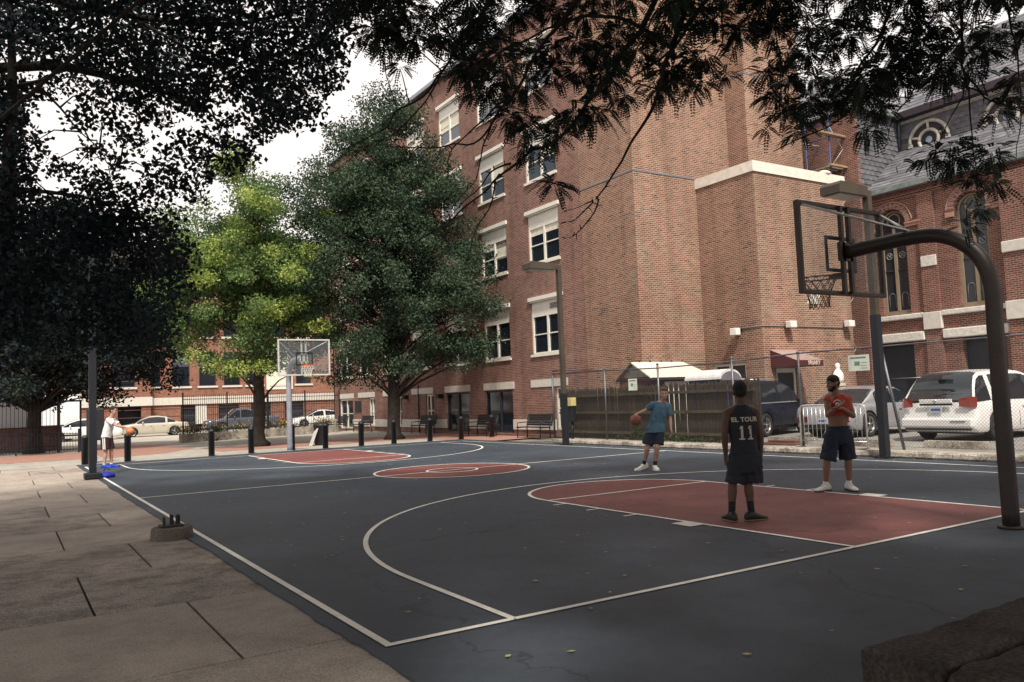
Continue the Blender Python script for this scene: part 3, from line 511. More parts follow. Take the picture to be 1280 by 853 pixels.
def wbox(axis, plane, u0, u1, z0, z1, d0, d1, mb=None):
    mb = mb or MB()
    if axis == 'x': return mb.box(plane+d0, plane+d1, u0, u1, z0, z1)
    return mb.box(u0, u1, plane+d0, plane+d1, z0, z1)

M_bmain_x = brick_mat('school_brick', 'x', (0.175, 0.070, 0.053), (0.235, 0.102, 0.077), (0.35, 0.29, 0.25), dark=0.6, stain=0.22)
M_bwing_x = brick_mat('wing_brick_side', 'x', (0.198, 0.088, 0.058), (0.268, 0.130, 0.086), (0.45, 0.375, 0.30), dark=0.36, stain=0.24)
M_bwing_y = brick_mat('wing_brick_front', 'y', (0.198, 0.088, 0.058), (0.268, 0.130, 0.086), (0.45, 0.375, 0.30), dark=0.36, stain=0.24)
M_bch_x = brick_mat('church_brick', 'x', (0.150, 0.056, 0.044), (0.20, 0.078, 0.060), (0.32, 0.255, 0.21), dark=0.6, stain=0.2)
M_bch_y = brick_mat('church_brick_end', 'y', (0.19, 0.07, 0.055), (0.25, 0.10, 0.08), (0.27, 0.22, 0.2), dark=0.6, stain=0.3)
M_bfar_y = brick_mat('far_brick', 'y', (0.23, 0.085, 0.055), (0.28, 0.11, 0.07), (0.28, 0.20, 0.155), dark=0.7, stain=0.2)
M_stone = mat('pale_limestone', (0.56, 0.53, 0.48), 0.85, var=0.1, bump=0.3, bscale=25)
M_rstone = mat('rock_faced_limestone', (0.58, 0.56, 0.52), 0.9, var=0.15, vscale=9, bump=0.9, bscale=14)
M_wpaint = mat('white_window_paint', (0.72, 0.69, 0.62), 0.5, var=0.06)
M_ltan = mat('tan_window_paint', (0.24, 0.19, 0.13), 0.55, var=0.1)
M_pane = glass_mat('window_glass', (0.012, 0.016, 0.024), 0.08)
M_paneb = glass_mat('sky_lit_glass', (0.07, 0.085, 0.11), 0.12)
M_dkdoor = mat('dark_blue_door_paint', (0.02, 0.025, 0.035), 0.5)
M_iron = mat('black_iron', (0.012, 0.014, 0.02), 0.5, var=0.15, vscale=3)
M_galv = mat('galvanised_steel', (0.13, 0.135, 0.145), 0.45, metal=0.6, var=0.15)
M_roof = mat('flat_roof_felt', (0.07, 0.07, 0.075), 0.9)
M_blind = mat('cream_window_blind', (0.66, 0.62, 0.52), 0.8)

# ------------------------------------------------------------------ school building (brick)
def rebase(o, loc):
    loc = Vector(loc); o.location = loc
    for ch in o.children: ch.location = Vector(ch.location) - loc
    return o
school = empty('brick_building', (0, 0, 0), label='tall red brick school with rows of white framed windows and a windowless lighter wing', cat='building')
X1 = 17.2
colsY = [22.75, 26.85, 30.9, 34.95, 39.0, 43.05, 46.6]
floors = [(3.50, 5.82), (7.42, 9.62), (11.05, 13.25), (14.95, 17.05)]
ops = []
for c in colsY:
    for a, b_ in floors: ops.append((c-1.16, c+1.16, a, b_))
gf = []
for i, c in enumerate(colsY):
    gf.append((c-1.35, c-0.45, 0.3, 2.06) if i in (0, 3, 4, 5) else (c-1.2, c+1.2, 0.12, 2.06))
X_END = 49.0
wall('wall', 'x', X1, 20.0, X_END, 0.0, 18.6, ops + gf, 0.22, M_bmain_x, school)
wall('wall', 'x', X1-0.03, 16.8, 20.0, 0.0, 18.6, [], 0.2, M_bwing_x, school)
MB().box(X1-0.03, X1, 20.0, 20.002, 0, 18.6).build('expansion_joint', M_bmain_x, school)
wall('wall', 'y', 16.8, X1-0.03, 22.24, 0.0, 18.6, [], 0.2, M_bwing_y, school)
wall('wall', 'x', 22.24, 15.8, 16.8, 9.7, 18.6, [], 0.2, M_bwing_x, school)
wall('wall', 'y', 15.8, 22.24, 25.5, 9.7, 18.6, [], 0.2, M_bwing_y, school)
wall('wall', 'x', 25.5, 15.8, X_END, 9.5, 18.6, [], -0.2, M_bwing_x, school)
# low annex with pale coping
wall('annex_wall', 'x', 20.32, 14.0, 16.8, 0.14, 9.40, [(14.83, 16.42, 1.45, 2.62)], 0.15, M_bwing_x, school)
wall('annex_wall', 'y', 14.0, 20.32, 25.44, 0.14, 9.40, [(20.92, 22.0, 0.14, 2.35)], 0.2, M_bwing_y, school)
wall('annex_wall', 'x', 25.44, 14.0, 20.5, 0.14, 9.40, [], -0.2, M_bwing_x, school)
mb = MB(); mb.box(20.27, 25.5, 13.95, 14.2, 9.40, 9.78).box(20.27, 20.5, 14.2, 16.8, 9.40, 9.78).box(25.3, 25.5, 14.2, 15.8, 9.40, 9.78)
mb.build('coping', mat('pale_coping_paint', (0.70, 0.64, 0.56), 0.7), school)
MB().box(20.4, 25.4, 14.1, 16.8, 9.35, 9.5).build('roof', M_roof, school)
MB().sphere((24.5, 14.1, 9.82), (0.3, 0.2, 0.12)).build('roof_patch', M_rstone, school)
mb = MB(); mb.box(X1-0.2, 25.5, 16.8, X_END, 18.5, 18.55).box(22.24, 25.5, 15.8, 16.8, 18.5, 18.56); mb.build('roof', M_roof, school)
mb = MB(); mb.box(X1-0.08, X1+0.2, 20.0, X_END, 18.6, 18.85).box(X1-0.1, X1+0.2, 16.7, 20.0, 18.6, 18.85).box(X1+0.2, 22.2, 16.72, 17.0, 18.6, 18.85).box(22.15, 25.55, 15.72, 16.0, 18.6, 18.85)
mb.build('parapet_cap', mat('grey_metal_flashing', (0.25, 0.28, 0.34), 0.5), school)
# metal flashing lines
M_flash = mat('blue_grey_flashing', (0.15, 0.17, 0.21), 0.5)
mb = MB(); mb.box(X1-0.045, X1-0.03, 16.785, 20.0, 9.78, 9.83).box(X1-0.03, 20.32, 16.785, 16.8, 9.78, 9.83).build('flashing', M_flash, school)
MB().box(22.225, 22.24, 15.785, 16.8, 14.0, 14.05).box(22.24, 25.5, 15.785, 15.8, 14.0, 14.05).build('flashing', M_flash, school)
# end wall & back so that the volume is closed
MB().box(X1, 25.5, X_END-0.2, X_END, 0, 18.6).build('end_wall', M_bfar_y, school)
# stone plinth with gaps at doors
us = sorted([(g[0], g[1]) for g in gf])
mb = MB(); a = 20.05
for g in us:
    mb.box(X1-0.05, X1+0.02, a, g[0]-0.02, 0.28, 0.72); a = g[1]+0.02
mb.box(X1-0.05, X1+0.02, a, X_END, 0.28, 0.72); mb.build('plinth', M_stone, school)
# windows
def sash_window(w, h_, frame=M_wpaint, transom=0.34, panes=M_pane, blind=False, louvre=False, sill=True, cap=True, name='window', dpt=0.12, parent=school):
    """local: x across (centre 0), y into wall, z up from opening bottom"""
    fw = 0.09; zt = h_*(1-transom)
    mb = MB()
    mb.box(-w/2, -w/2+fw, dpt-0.06, dpt+0.06, 0, h_).box(w/2-fw, w/2, dpt-0.06, dpt+0.06, 0, h_).box(-w/2+fw, w/2-fw, dpt-0.06, dpt+0.06, 0, fw).box(-w/2+fw, w/2-fw, dpt-0.06, dpt+0.06, h_-fw, h_)
    if transom: mb.box(-w/2+fw, w/2-fw, dpt-0.055, dpt+0.05, zt, h_-fw)          # solid upper panel
    mb.box(-0.06, 0.06, dpt-0.058, dpt+0.05, fw, zt if transom else h_-fw)
    o = mb.build(name, frame, parent)
    zz = zt if transom else h_-fw
    mid = (fw+zz)/2
    for s in (-1, 1):
        a, b_ = (0.06, w/2-fw) if s > 0 else (-w/2+fw, -0.06)
        MB().box(a, b_, dpt-0.035, dpt+0.02, mid-0.025, mid+0.025).build('sash_rail', frame, o)
        for (c, d) in ((fw, mid-0.025), (mid+0.025, zz)):
            pm = M_blind if (blind and c > mid-0.03) else panes
            MB().box(a, b_, dpt+0.0, dpt+0.012, c, d).build('pane', pm, o)
    if sill: MB().box(-w/2-0.06, w/2+0.06, -0.06, dpt-0.06, -0.10, 0.0).build('sill', M_stone if frame is not M_wpaint else M_wpaint, o)
    if cap: MB().box(-w/2-0.10, w/2+0.10, -0.09, 0.03, h_, h_+0.16).box(-w/2-0.04, w/2+0.04, -0.04, 0.03, h_-0.06, h_).build('window_cap', M_wpaint, o)
    if louvre:
        lv = MB()
        for k in range(4): lv.box(w/2-0.95, w/2-0.3, dpt-0.08, dpt-0.056, h_-0.42+k*0.06, h_-0.42+k*0.06+0.025)
        lv.build('louvre', M_dkdoor, o)
    return o
protos = {}
for fi, (a, b_) in enumerate(floors):
    for ci, c in enumerate(colsY):
        key = (fi if fi < 3 else 3, (fi == 0 and ci == 0), (fi == 3 and ci != 0) )
        tr = (0.30, 0.30, 0.30, 0.30)[fi]
        if key not in protos:
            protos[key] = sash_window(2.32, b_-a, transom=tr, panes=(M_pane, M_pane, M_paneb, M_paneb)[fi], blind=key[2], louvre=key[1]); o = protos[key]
        else: o = copy_tree(protos[key], school)
        o.location = (X1, c, a); o.rotation_euler = (0, 0, -pi/2)
        if fi and rnd.random() < .45:                       # some blinds are drawn part of the way
            hb = (b_-a)*rnd.uniform(.12, .40); side = rnd.choice((-1, 1, 0))
            for sg_ in (-1, 1):
                if side in (0, sg_): MB().box(min(sg_*.07, sg_*1.06), max(sg_*.07, sg_*1.06), .105, .112, (b_-a)*.70-hb, (b_-a)*.70).build('blind', M_blind, o)
# ground floor openings: dark doors and narrow windows, pale lintels
for i, (c, g) in enumerate(zip(colsY, gf)):
    w = g[1]-g[0]
    o = sash_window(w, g[3]-g[2], transom=0, sill=False, cap=False, frame=M_dkdoor if i in (1, 2) else M_wpaint, name='window' if i not in (1, 2) else 'door')
    o.location = (X1, (g[0]+g[1])/2, g[2]); o.rotation_euler = (0, 0, -pi/2)
    wbox('x', X1, c-1.36, c+1.36, 2.10, 2.42, -0.03, 0.10).build('lintel', M_stone, school)
# wall lamps and small signs
for y, z in ((36.9, 1.95), (32.6, 1.9)):
    o = MB().box(X1-0.30, X1, y-0.14, y+0.14, z-0.08, z+0.14).build('wall_lamp', M_iron, school)
MB().box(X1-0.04, X1, 43.9, 45.0, 1.2, 1.9).build('notice_board', M_iron, school)
MB().tube([(X1-0.03, 35.4, 0), (X1-0.03, 35.4, 2.6)], 0.04).build('downpipe', M_iron, school)
# annex details: window, door, floodlights, conduit, diamond brick grille
o = sash_window(1.59, 1.17, transom=0, cap=False, panes=M_pane); o.location = (20.32, 15.625, 1.45); o.rotation_euler = (0, 0, -pi/2)
dr = MB().box(20.92, 21.02, 14.05, 14.12, 0.14, 2.35).box(21.90, 22.0, 14.05, 14.12, 0.14, 2.35).box(21.02, 21.90, 14.05, 14.12, 2.20, 2.35).build('door_frame', M_wpaint, school)
MB().box(21.02, 21.90, 14.10, 14.14, 0.14, 2.20).build('door', M_dkdoor, school)
def floodlight(x, y, z, face):
    hd = MB()
    if face == 'x': hd.bevel_box(x-0.34, x-0.10, y-0.15, y+0.15, z-0.13, z+0.13, 0.02)
    else: hd.bevel_box(x-0.17, x+0.17, y-0.34, y-0.10, z-0.11, z+0.13, 0.02)
    o = hd.build('floodlight', mat('white_lamp_housing', (0.72, 0.70, 0.66), 0.4), school)
    b = MB()
    if face == 'x': b.box(x-0.10, x, y-0.06, y+0.06, z-0.08, z+0.08)
    else: b.box(x-0.06, x+0.06, y-0.10, y, z-0.08, z+0.08)
    b.build('bracket', M_iron, o)
floodlight(20.32, 15.05, 3.74, 'x'); floodlight(21.6, 14.0, 3.9, 'y'); floodlight(24.95, 14.0, 3.98, 'y')
MB().tube([(20.30, 15.0, 3.84), (20.30, 13.98, 3.86), (21.6, 13.98, 3.86), (24.9, 13.98, 3.84)], 0.02, 6).build('conduit', mat('grey_conduit', (0.12, 0.13, 0.15), 0.5), school)
mb = MB()
for k in range(7):
    for s in (0, 1):
        u = 22.86 + k*0.09
        x0, x1 = (u, u+0.22) if s else (u+0.22, u)
        mb.prism([(min(max(x0, 22.86), 23.6)-0.02, 4.72), (min(max(x0, 22.86), 23.6)+0.02, 4.72), (min(max(x1, 22.86), 23.6)+0.02, 5.06), (min(max(x1, 22.86), 23.6)-0.02, 5.06)], 1, 13.975-0.004*s-0.0005*k, 14.0)
mb.build('vent_grille', M_stone, school)

# awning with lettering
M_burg = mat('burgundy_canvas', (0.085, 0.016, 0.022), 0.75, var=0.12)
aw = empty('door_awning', (0, 0, 0), label='burgundy canvas awning lettered FRIARY over the annex door', cat='awning')
AX0, AX1, AY0, AY1, AZT, AZB = 20.66, 22.05, 14.0, 12.9, 3.0, 2.58
mb = MB(); mb.add([(AX0, AY0, AZT), (AX1, AY0, AZT), (AX1, AY1, AZB), (AX0, AY1, AZB), (AX0, AY0, AZT-0.02), (AX1, AY0, AZT-0.02), (AX1, AY1, AZB-0.02), (AX0, AY1, AZB-0.02)], [(0,1,2,3),(7,6,5,4)])
mb.build('canopy', mat('pale_top_canvas', (0.30, 0.21, 0.20), 0.75), aw)
mb = MB(); mb.box(AX0, AX1, AY1-0.015, AY1, AZB-0.20, AZB).add([(AX0, AY0, AZT), (AX0, AY1, AZB), (AX0, AY1, AZB-0.20), (AX0, AY0, AZB-0.20), (AX0-0.012, AY0, AZT), (AX0-0.012, AY1, AZB), (AX0-0.012, AY1, AZB-0.20), (AX0-0.012, AY0, AZB-0.20)], [(0,1,2,3),(7,6,5,4)])
mb.add([(AX1, AY0, AZT), (AX1, AY1, AZB), (AX1, AY1, AZB-0.20), (AX1, AY0, AZB-0.20)], [(3,2,1,0)])
mb.build('valance', M_burg, aw)
def text_mesh(txt, size, name, m, parent=None, extrude=0.004, loc=(0,0,0), rot=(pi/2,0,0), bold=0.0, spacing=1.0):
    cu = bpy.data.curves.new(name, 'FONT'); cu.body = txt; cu.size = size; cu.extrude = extrude; cu.align_x = 'CENTER'; cu.align_y = 'CENTER'; cu.offset = bold; cu.space_character = spacing
    cu.resolution_u = 4
    t = bpy.data.objects.new(name, cu); COL.objects.link(t)
    bpy.context.view_layer.update()
    me = bpy.data.meshes.new_from_object(t.evaluated_get(bpy.context.evaluated_depsgraph_get()))
    bpy.data.objects.remove(t); bpy.data.curves.remove(cu)
    me.materials.clear()
    o = link(name, me, parent, [m]); o.location = loc; o.rotation_euler = rot
    return o
M_cream = mat('cream_lettering', (0.62, 0.56, 0.45), 0.7, var=0.05)
t = text_mesh('FRIARY', 0.20, 'lettering', M_cream, aw, loc=(21.55, AY1-0.022, AZB-0.10), bold=0.004)
rebase(aw, (21.5, 14.0, 2.5)); rebase(school, (17.2, 20.0, 0))
# white statue bracketed to the wall
st = MB()
prof = [(0.02,0),(0.20,0.02),(0.24,0.12),(0.25,0.25),(0.22,0.36),(0.16,0.44),(0.11,0.50),(0.09,0.54),(0.115,0.60),(0.12,0.66),(0.08,0.73),(0.01,0.75)]
st.rings([[(24.02+r*cos(2*pi*k/14), 13.76+0.7*r*sin(2*pi*k/14), 1.75+z) for k in range(14)] for r, z in prof])
sto = st.build('statue', mat('white_plaster', (0.78, 0.76, 0.72), 0.6))
tag(sto, 'small white draped statue fixed to the brick wall above the silver car', 'statue')
MB().box(23.85, 24.2, 13.6, 14.0, 1.66, 1.75).build('bracket', M_stone, sto)
# ------------------------------------------------------------------ church
church = empty('church', (0, 0, 0), label='red brick church with tall arched windows, slate roofs and wheel windows behind the parked cars', cat='church')
XC, XCL = 27.0, 29.4
M_slate = mat('grey_slate', (0.08, 0.08, 0.09), 0.6, var=0.35, vscale=1.3, bump=0.3, bscale=20, col2=(0.125, 0.125, 0.145))
M_slate2 = mat('weathered_slate', (0.105, 0.105, 0.118), 0.65, var=0.3, vscale=2.3, bump=0.3, bscale=20, col2=(0.15, 0.15, 0.165))
M_copper = mat('verdigris_copper', (0.17, 0.205, 0.195), 0.6, var=0.3, vscale=4)
M_dkwood = mat('dark_eaves_paint', (0.035, 0.025, 0.035), 0.6)
M_cstone = mat('weathered_cream_stone', (0.42, 0.39, 0.34), 0.85, var=0.25, vscale=7, bump=0.5)
M_stained = glass_mat('leaded_glass', (0.022, 0.026, 0.034), 0.25)
wins = [(12.53, 13.67), (9.50, 10.62), (6.1, 7.22), (3.0, 4.12)]
bas = [(12.54, 13.95), (9.2, 10.68), (5.9, 7.4), (2.8, 4.3)]
ops = [(a, b_, 4.32, 8.40, 1) for a, b_ in wins] + [(a, b_, 1.2, 3.22) for a, b_ in bas]
CY0, CY1 = -10.0, 14.0
wall('wall', 'x', XC, CY0, CY1, 0.0, 9.05, ops, 0.28, M_bch_x, church)
wall('wall', 'y', CY0, XC, 38, 0, 9.05, [], 0.3, M_bch_y, church)
# pilasters, piers, corbel band
for a, b_ in ((11.35, 11.98), (5.0, 5.5), (1.9, 2.5)):
    MB().box(XC-0.10, XC, a, b_, 0.0, 3.60).box(XC-0.10, XC, a, b_, 4.26, 8.75).build('pilaster', M_bch_x, church)
    MB().bevel_box(XC-0.17, XC-0.0, a-0.03, b_+0.03, 3.61, 4.25, 0.02).build('pilaster_block', M_stone, church)
MB().box(XC-0.30, XC, 8.0, 8.92, 0.0, 3.66).box(XC-0.30, XC, 8.0, 8.92, 4.31, 5.95).box(XC-0.30, XC, 8.0, 8.92, 6.36, 8.75).build('pier', M_bch_x, church)
MB().bevel_box(XC-0.38, XC, 7.95, 8.95, 3.67, 4.30, 0.02).build('pier_block', M_stone, church); MB().bevel_box(XC-0.36, XC, 7.95, 8.95, 5.96, 6.35, 0.03).build('pier_block', M_stone, church)
mb = MB()
for k in range(3): mb.box(XC-0.05-0.05*k, XC, CY0, CY1, 8.72+0.11*k, 8.82+0.11*k)
mb.build('corbel_band', M_bch_x, church)
# sill band and lintels in rock-faced stone
cuts = [CY1, 11.98+0.035, 11.32, 8.95, 7.95, 5.53, 4.97, 2.53, 1.87, CY0]
for k in range(0, len(cuts)-1, 2): MB().bevel_box(XC-0.14, XC+0.0, cuts[k+1], cuts[k], 4.08, 4.27, 0.03).build('sill_band', M_rstone, church)
for a, b_ in ((12.02, 13.97), (9.0, 11.32), (5.6, 7.7), (2.6, 4.6)): MB().bevel_box(XC-0.16, XC, a, b_, 3.23, 3.57, 0.035).build('lintel', M_rstone, church)
MB().bevel_box(XC-0.04, XC+0.0, 11.36, 11.96, 5.96, 6.36, 0.015).bevel_box(XC-0.14, XC-0.04, 11.36, 11.96, 5.96, 6.36, 0.02).build('name_stone', M_rstone, church)
# arches, impost strings, windows
M_arch = mat('moulded_brick', (0.34, 0.19, 0.15), 0.8, var=0.2, vscale=12)
for (a, b_) in wins:
    r = (b_-a)/2; uc = (a+b_)/2; zc = 8.40-r
    n = 26
    for k in range(n):                                                # voussoirs, each its own piece
        t0, t1 = pi*k/n+0.012, pi*(k+1)/n-0.012
        P = [(uc+(r+.03)*cos(t0), zc+(r+.03)*sin(t0)), (uc+(r+.25)*cos(t0), zc+(r+.25)*sin(t0)), (uc+(r+.25)*cos(t1), zc+(r+.25)*sin(t1)), (uc+(r+.03)*cos(t1), zc+(r+.03)*sin(t1))]
        MB().prism(P, 0, XC-0.05, XC+0.01).build('voussoir', M_arch if k % 2 else M_bch_y, church)
    rim = MB(); A = [(XC-0.04, uc+(r+0.29)*cos(pi*k/24), zc+(r+0.29)*sin(pi*k/24)) for k in range(25)]
    rim.tube(A, 0.032, 6); rim.build('hood_mould', M_arch, church)
    MB().box(XC-0.08, XC, a-0.68, a-0.02, zc-0.22, zc-0.03).box(XC-0.11, XC, a-0.68, a-0.02, zc-0.10, zc-0.03).build('impost', M_arch, church)
    MB().box(XC-0.08, XC, b_+0.02, b_+0.32, zc-0.22, zc-0.03).build('impost', M_arch, church)
    fr = MB()
    # outer frame, mullion, rails, tracery ring
    for s in (-1, 1): fr.box(XC+0.13, XC+0.24, uc+s*r-(0.10 if s > 0 else 0), uc+s*r+(0 if s > 0 else 0.10), 4.32, zc)
    fr.box(XC+0.13, XC+0.24, a+0.10, b_-0.10, 4.32, 4.46).box(XC+0.12, XC+0.24, uc-0.055, uc+0.055, 4.46, zc-0.05)
    fr.tube([(XC+0.18, uc+(r-0.05)*cos(pi*k/20), zc+(r-0.05)*sin(pi*k/20)) for k in range(21)], 0.055, 6)
    fr.tube([(XC+0.18, uc+0.26*cos(2*pi*k/20), zc+0.16+0.26*sin(2*pi*k/20)) for k in range(21)], 0.035, 6)
    f = fr.build('window', M_ltan, church)
    MB().box(XC+0.15, XC+0.22, a+0.10, b_-0.10, 6.02, 6.07).build('glazing_bar', M_dkwood, f); MB().box(XC+0.15, XC+0.22, a+0.10, b_-0.10, 7.5, 7.56).build('glazing_bar', M_dkwood, f)
    for s in (-1, 1):
        y0, y1 = (uc+0.055, b_-0.10) if s > 0 else (a+0.10, uc-0.055)
        MB().box(XC+0.185, XC+0.20, y0, y1, 4.46, 6.02).build('pane', M_stained, f); MB().box(XC+0.185, XC+0.20, y0, y1, 6.07, zc).build('pane', M_stained, f)
        for zz in (6.62,):
            rg = MB(); rg.tube([(XC+0.175, (y0+y1)/2+0.12*cos(2*pi*k/16), zz+0.12*sin(2*pi*k/16)) for k in range(17)], 0.016, 5)
            rg.tube([(XC+0.175, (y0+y1)/2-0.07, zz-0.07), (XC+0.175, (y0+y1)/2+0.07, zz+0.07)], 0.014, 5).tube([(XC+0.175, (y0+y1)/2+0.07, zz-0.07), (XC+0.175, (y0+y1)/2-0.07, zz+0.07)], 0.014, 5)
            rg.build('roundel', mat('pale_leaded_glass', (0.22, 0.24, 0.27), 0.4), f)
        ar = MB(); ar.tube([(XC+0.178, y0+0.08, 4.6), (XC+0.178, y0+0.08, 5.0)] + [(XC+0.178, (y0+y1)/2+((y1-y0)/2-0.08)*-cos(pi*k/8), 5.0+0.16*sin(pi*k/8)) for k in range(9)] + [(XC+0.178, y1-0.08, 4.6)], 0.012, 5); ar.build('leading', MATS['pale_leaded_glass'], f)
    n = 16; MB().add([(XC+0.195, uc+r*cos(pi*k/n), zc+r*sin(pi*k/n)) for k in range(n+1)], [tuple(range(n+1))]).build('pane', M_stained, f)
for a, b_ in bas:
    MB().box(XC+0.22, XC+0.26, a, b_, 1.2, 3.22).build('window', M_dkdoor, church)
# copper gutter, aisle roof, downspout
MB().box(XC-0.28, XC-0.02, CY0, CY1-0.02, 9.07, 9.14).box(XC-0.28, XC-0.22, CY0, CY1-0.02, 9.14, 9.27).build('gutter', M_copper, church)
MB().box(XC-0.30, XC-0.282, CY0, CY1-0.02, 9.0, 9.07).box(XC-0.24, XC, CY0, CY1-0.02, 9.03, 9.068).build('fascia', M_dkwood, church)
ds = MB().tube([(XC-0.25, 8.98, 9.1), (XC-0.08, 8.97, 8.7), (XC-0.07, 8.97, 3.5), (XC-0.07, 8.97, 0.1)], 0.055, 8)
for z in (8.2, 6.1, 3.6): ds.box(XC-0.15, XC, 8.88, 9.06, z, z+0.08)
ds.build('downpipe', mat('lead_grey_pipe', (0.16, 0.18, 0.22), 0.5), church)
def slope(name, x0, z0, x1, z1, ya, yb, m, th=0.06, par=church):
    return MB().prism([(x0, z0), (x1, z1), (x1, z1-th), (x0, z0-th)], 1, ya, yb).build(name, m, par)
slope('aisle_roof', XC-0.22, 9.22, XCL, 11.30, CY0, CY1, M_slate2)
# slate courses on the aisle roof: long lapped strips (seen at a grazing angle)
nrow = 13
for k in range(nrow):
    t0, t1 = k/nrow, (k+1)/nrow
    xa, za = XC-0.22+(XCL-XC+0.22)*t0, 9.22+2.08*t0; xb, zb = XC-0.22+(XCL-XC+0.22)*t1, 9.22+2.08*t1
    MB().prism([(xa, za+0.035), (xb, zb+0.006), (xb, zb), (xa, za+0.002)], 1, CY0, CY1-0.01).build('slate_course', M_slate2 if k % 3 else M_slate, church)
mb = MB()
for k in range(3): mb.tube([(27.7+0.5*k, 13.1-1.9*k, 9.95+0.4*k), (27.62+0.5*k, 13.1-1.9*k, 10.2+0.4*k), (27.75+0.5*k, 13.0-1.9*k, 10.3+0.4*k)], 0.02, 5)
mb.build('snow_hook', M_iron, church)
# clerestory wall hung with slates
wall('clerestory_wall', 'x', XCL, CY0, CY1, 11.0, 12.42, [], 0.2, M_slate, church)
sm = MB().box(-0.014, 0.0, -0.170, 0.170, 0.0, 0.235).me('slate')
sm.materials.append(M_slate); sm2 = sm.copy(); sm2.materials.clear(); sm2.materials.append(M_slate2)
def hang(axis, plane, u0, u1, z0, z1, skip=None, tilt=0.10, lim=None):
    row = 0; z = z0; cnt = 0
    while z < z1-0.05:
        u = u0 + (0.175 if row % 2 else 0.0) + 0.175
        while u < u1-0.1:
            if not (skip and skip(u, z)):
                o = link('slate', sm if rnd.random() < 0.6 else sm2, church)
                if axis == 'x': o.location = (plane-0.018, u, z); o.rotation_euler = (rnd.uniform(-.012, .012), tilt, 0)
                else: o.location = (u, plane-0.018, z); o.rotation_euler = (0, tilt, pi/2)
                cnt += 1
            u += 0.352
        z += 0.205; row += 1
    return cnt
roses = [12.66, 9.66, 6.6]
hang('x', XCL, 7.2, 13.95, 11.32, 12.32, skip=lambda u, z: any(abs(u-c) < 0.90 and z < 12.15 for c in roses))
MB().box(XCL-0.05, XCL, CY0, CY1, 12.38, 12.50).build('cornice', M_cstone, church)
MB().box(XCL-0.32, XCL, CY0, CY1, 12.52, 12.60).box(XCL-0.42, XCL-0.32, CY0, CY1, 12.52, 12.80).build('eaves', M_dkwood, church)
for c in roses:
    zc = 11.36; F = XCL-0.10
    rw = MB(); rw.tube([(F, c+0.80*cos(pi*k/24), zc+0.02+0.80*sin(pi*k/24)) for k in range(25)], 0.075, 8)
    rw.tube([(F, c+0.40*cos(2*pi*k/24), zc+0.06+0.40*sin(2*pi*k/24)) for k in range(25)], 0.07, 8)
    for a in (pi/2, pi/9, pi-pi/9): rw.tube([(F, c+0.42*cos(a), zc+0.06+0.42*sin(a)), (F, c+0.76*cos(a), zc+0.02+0.76*sin(a))], 0.055, 6)
    rw.box(F-0.05, F+0.1, c-0.86, c-0.70, zc-0.1, zc+0.05).box(F-0.05, F+0.1, c+0.70, c+0.86, zc-0.1, zc+0.05)
    w_ = rw.build('wheel_window', M_cstone, church)
    MB().add([(XCL-0.055, c+0.8*cos(pi*k/20), zc+0.8*sin(pi*k/20)) for k in range(21)], [tuple(range(21))]).build('pane', M_dkwood, w_)
    MB().add([(XCL-0.07, c+0.37*cos(2*pi*k/20), zc+0.06+0.37*sin(2*pi*k/20)) for k in range(20)], [tuple(range(20))]).build('pane', M_stained, w_)
    MB().add([(XCL-0.085, c+0.14*cos(2*pi*k/14), zc+0.06+0.14*sin(2*pi*k/14)) for k in range(14)], [tuple(range(14))]).build('roundel', mat('pale_blue_glass', (0.28, 0.34, 0.42), 0.4), w_)
# main roof and transept
XR = 35.5
slope('roof', XCL-0.38, 12.78, XR, 17.6, CY0, CY1, M_slate2)
for k in range(20):
    t0, t1 = k/20, (k+1)/20
    xa, za = XCL-0.38+(XR-XCL+0.38)*t0, 12.78+4.82*t0; xb, zb = XCL-0.38+(XR-XCL+0.38)*t1, 12.78+4.82*t1
    MB().prism([(xa, za+0.035), (xb, zb+0.006), (xb, zb), (xa, za+0.002)], 1, CY0, CY1-0.01).build('slate_course', M_slate if k % 3 else M_slate2, church)
slope('roof', XR, 17.6, 42, 12.6, CY0, CY1, M_slate2)
TX0 = 26.45
mb = MB(); mb.box(TX0, XCL+8, CY1, CY1+0.25, 9.0, 12.62); mb.build('transept_wall', M_slate, church)
MB().box(TX0, XCL+8, CY1+0.02, CY1+0.25, 0, 9.0).build('transept_wall', M_bch_y, church)
MB().box(TX0-0.005, TX0+0.25, CY1-0.02, 22, 0, 12.60).build('transept_wall', M_bch_x, church)
hang('y', CY1, TX0+0.0, XCL+0.1, 9.65, 12.6, skip=lambda u, z: (u-26.9)*0.84+9.35 > z+0.1)
mb = MB(); mb.box(TX0-0.15, XCL-0.1, CY1-0.26, CY1-0.02, 12.62, 12.68).box(TX0-0.15, XCL-0.1, CY1-0.26, CY1-0.22, 12.68, 12.78); mb.build('gutter', M_copper, church)
MB().tube([(XCL-0.12, CY1-0.16, 12.65), (XCL-0.12, CY1-0.12, 12.3), (XCL-0.12, CY1-0.10, 11.4)], 0.05, 8).build('downpipe', M_galv, church)
MB().add([(TX0-.1, CY1-.2, 12.76), (44, CY1-.2, 12.76), (44, CY1+9.2, 12.76), (TX0-.1, CY1+9.2, 12.76), (31.4, CY1+4.5, 16.6), (44, CY1+4.5, 16.6)], [(0,1,5,4), (1,2,5), (2,3,4,5), (3,0,4), (3,2,1,0)]).build('transept_roof', M_slate2, church)
rebase(church, (27.0, 8.0, 0))
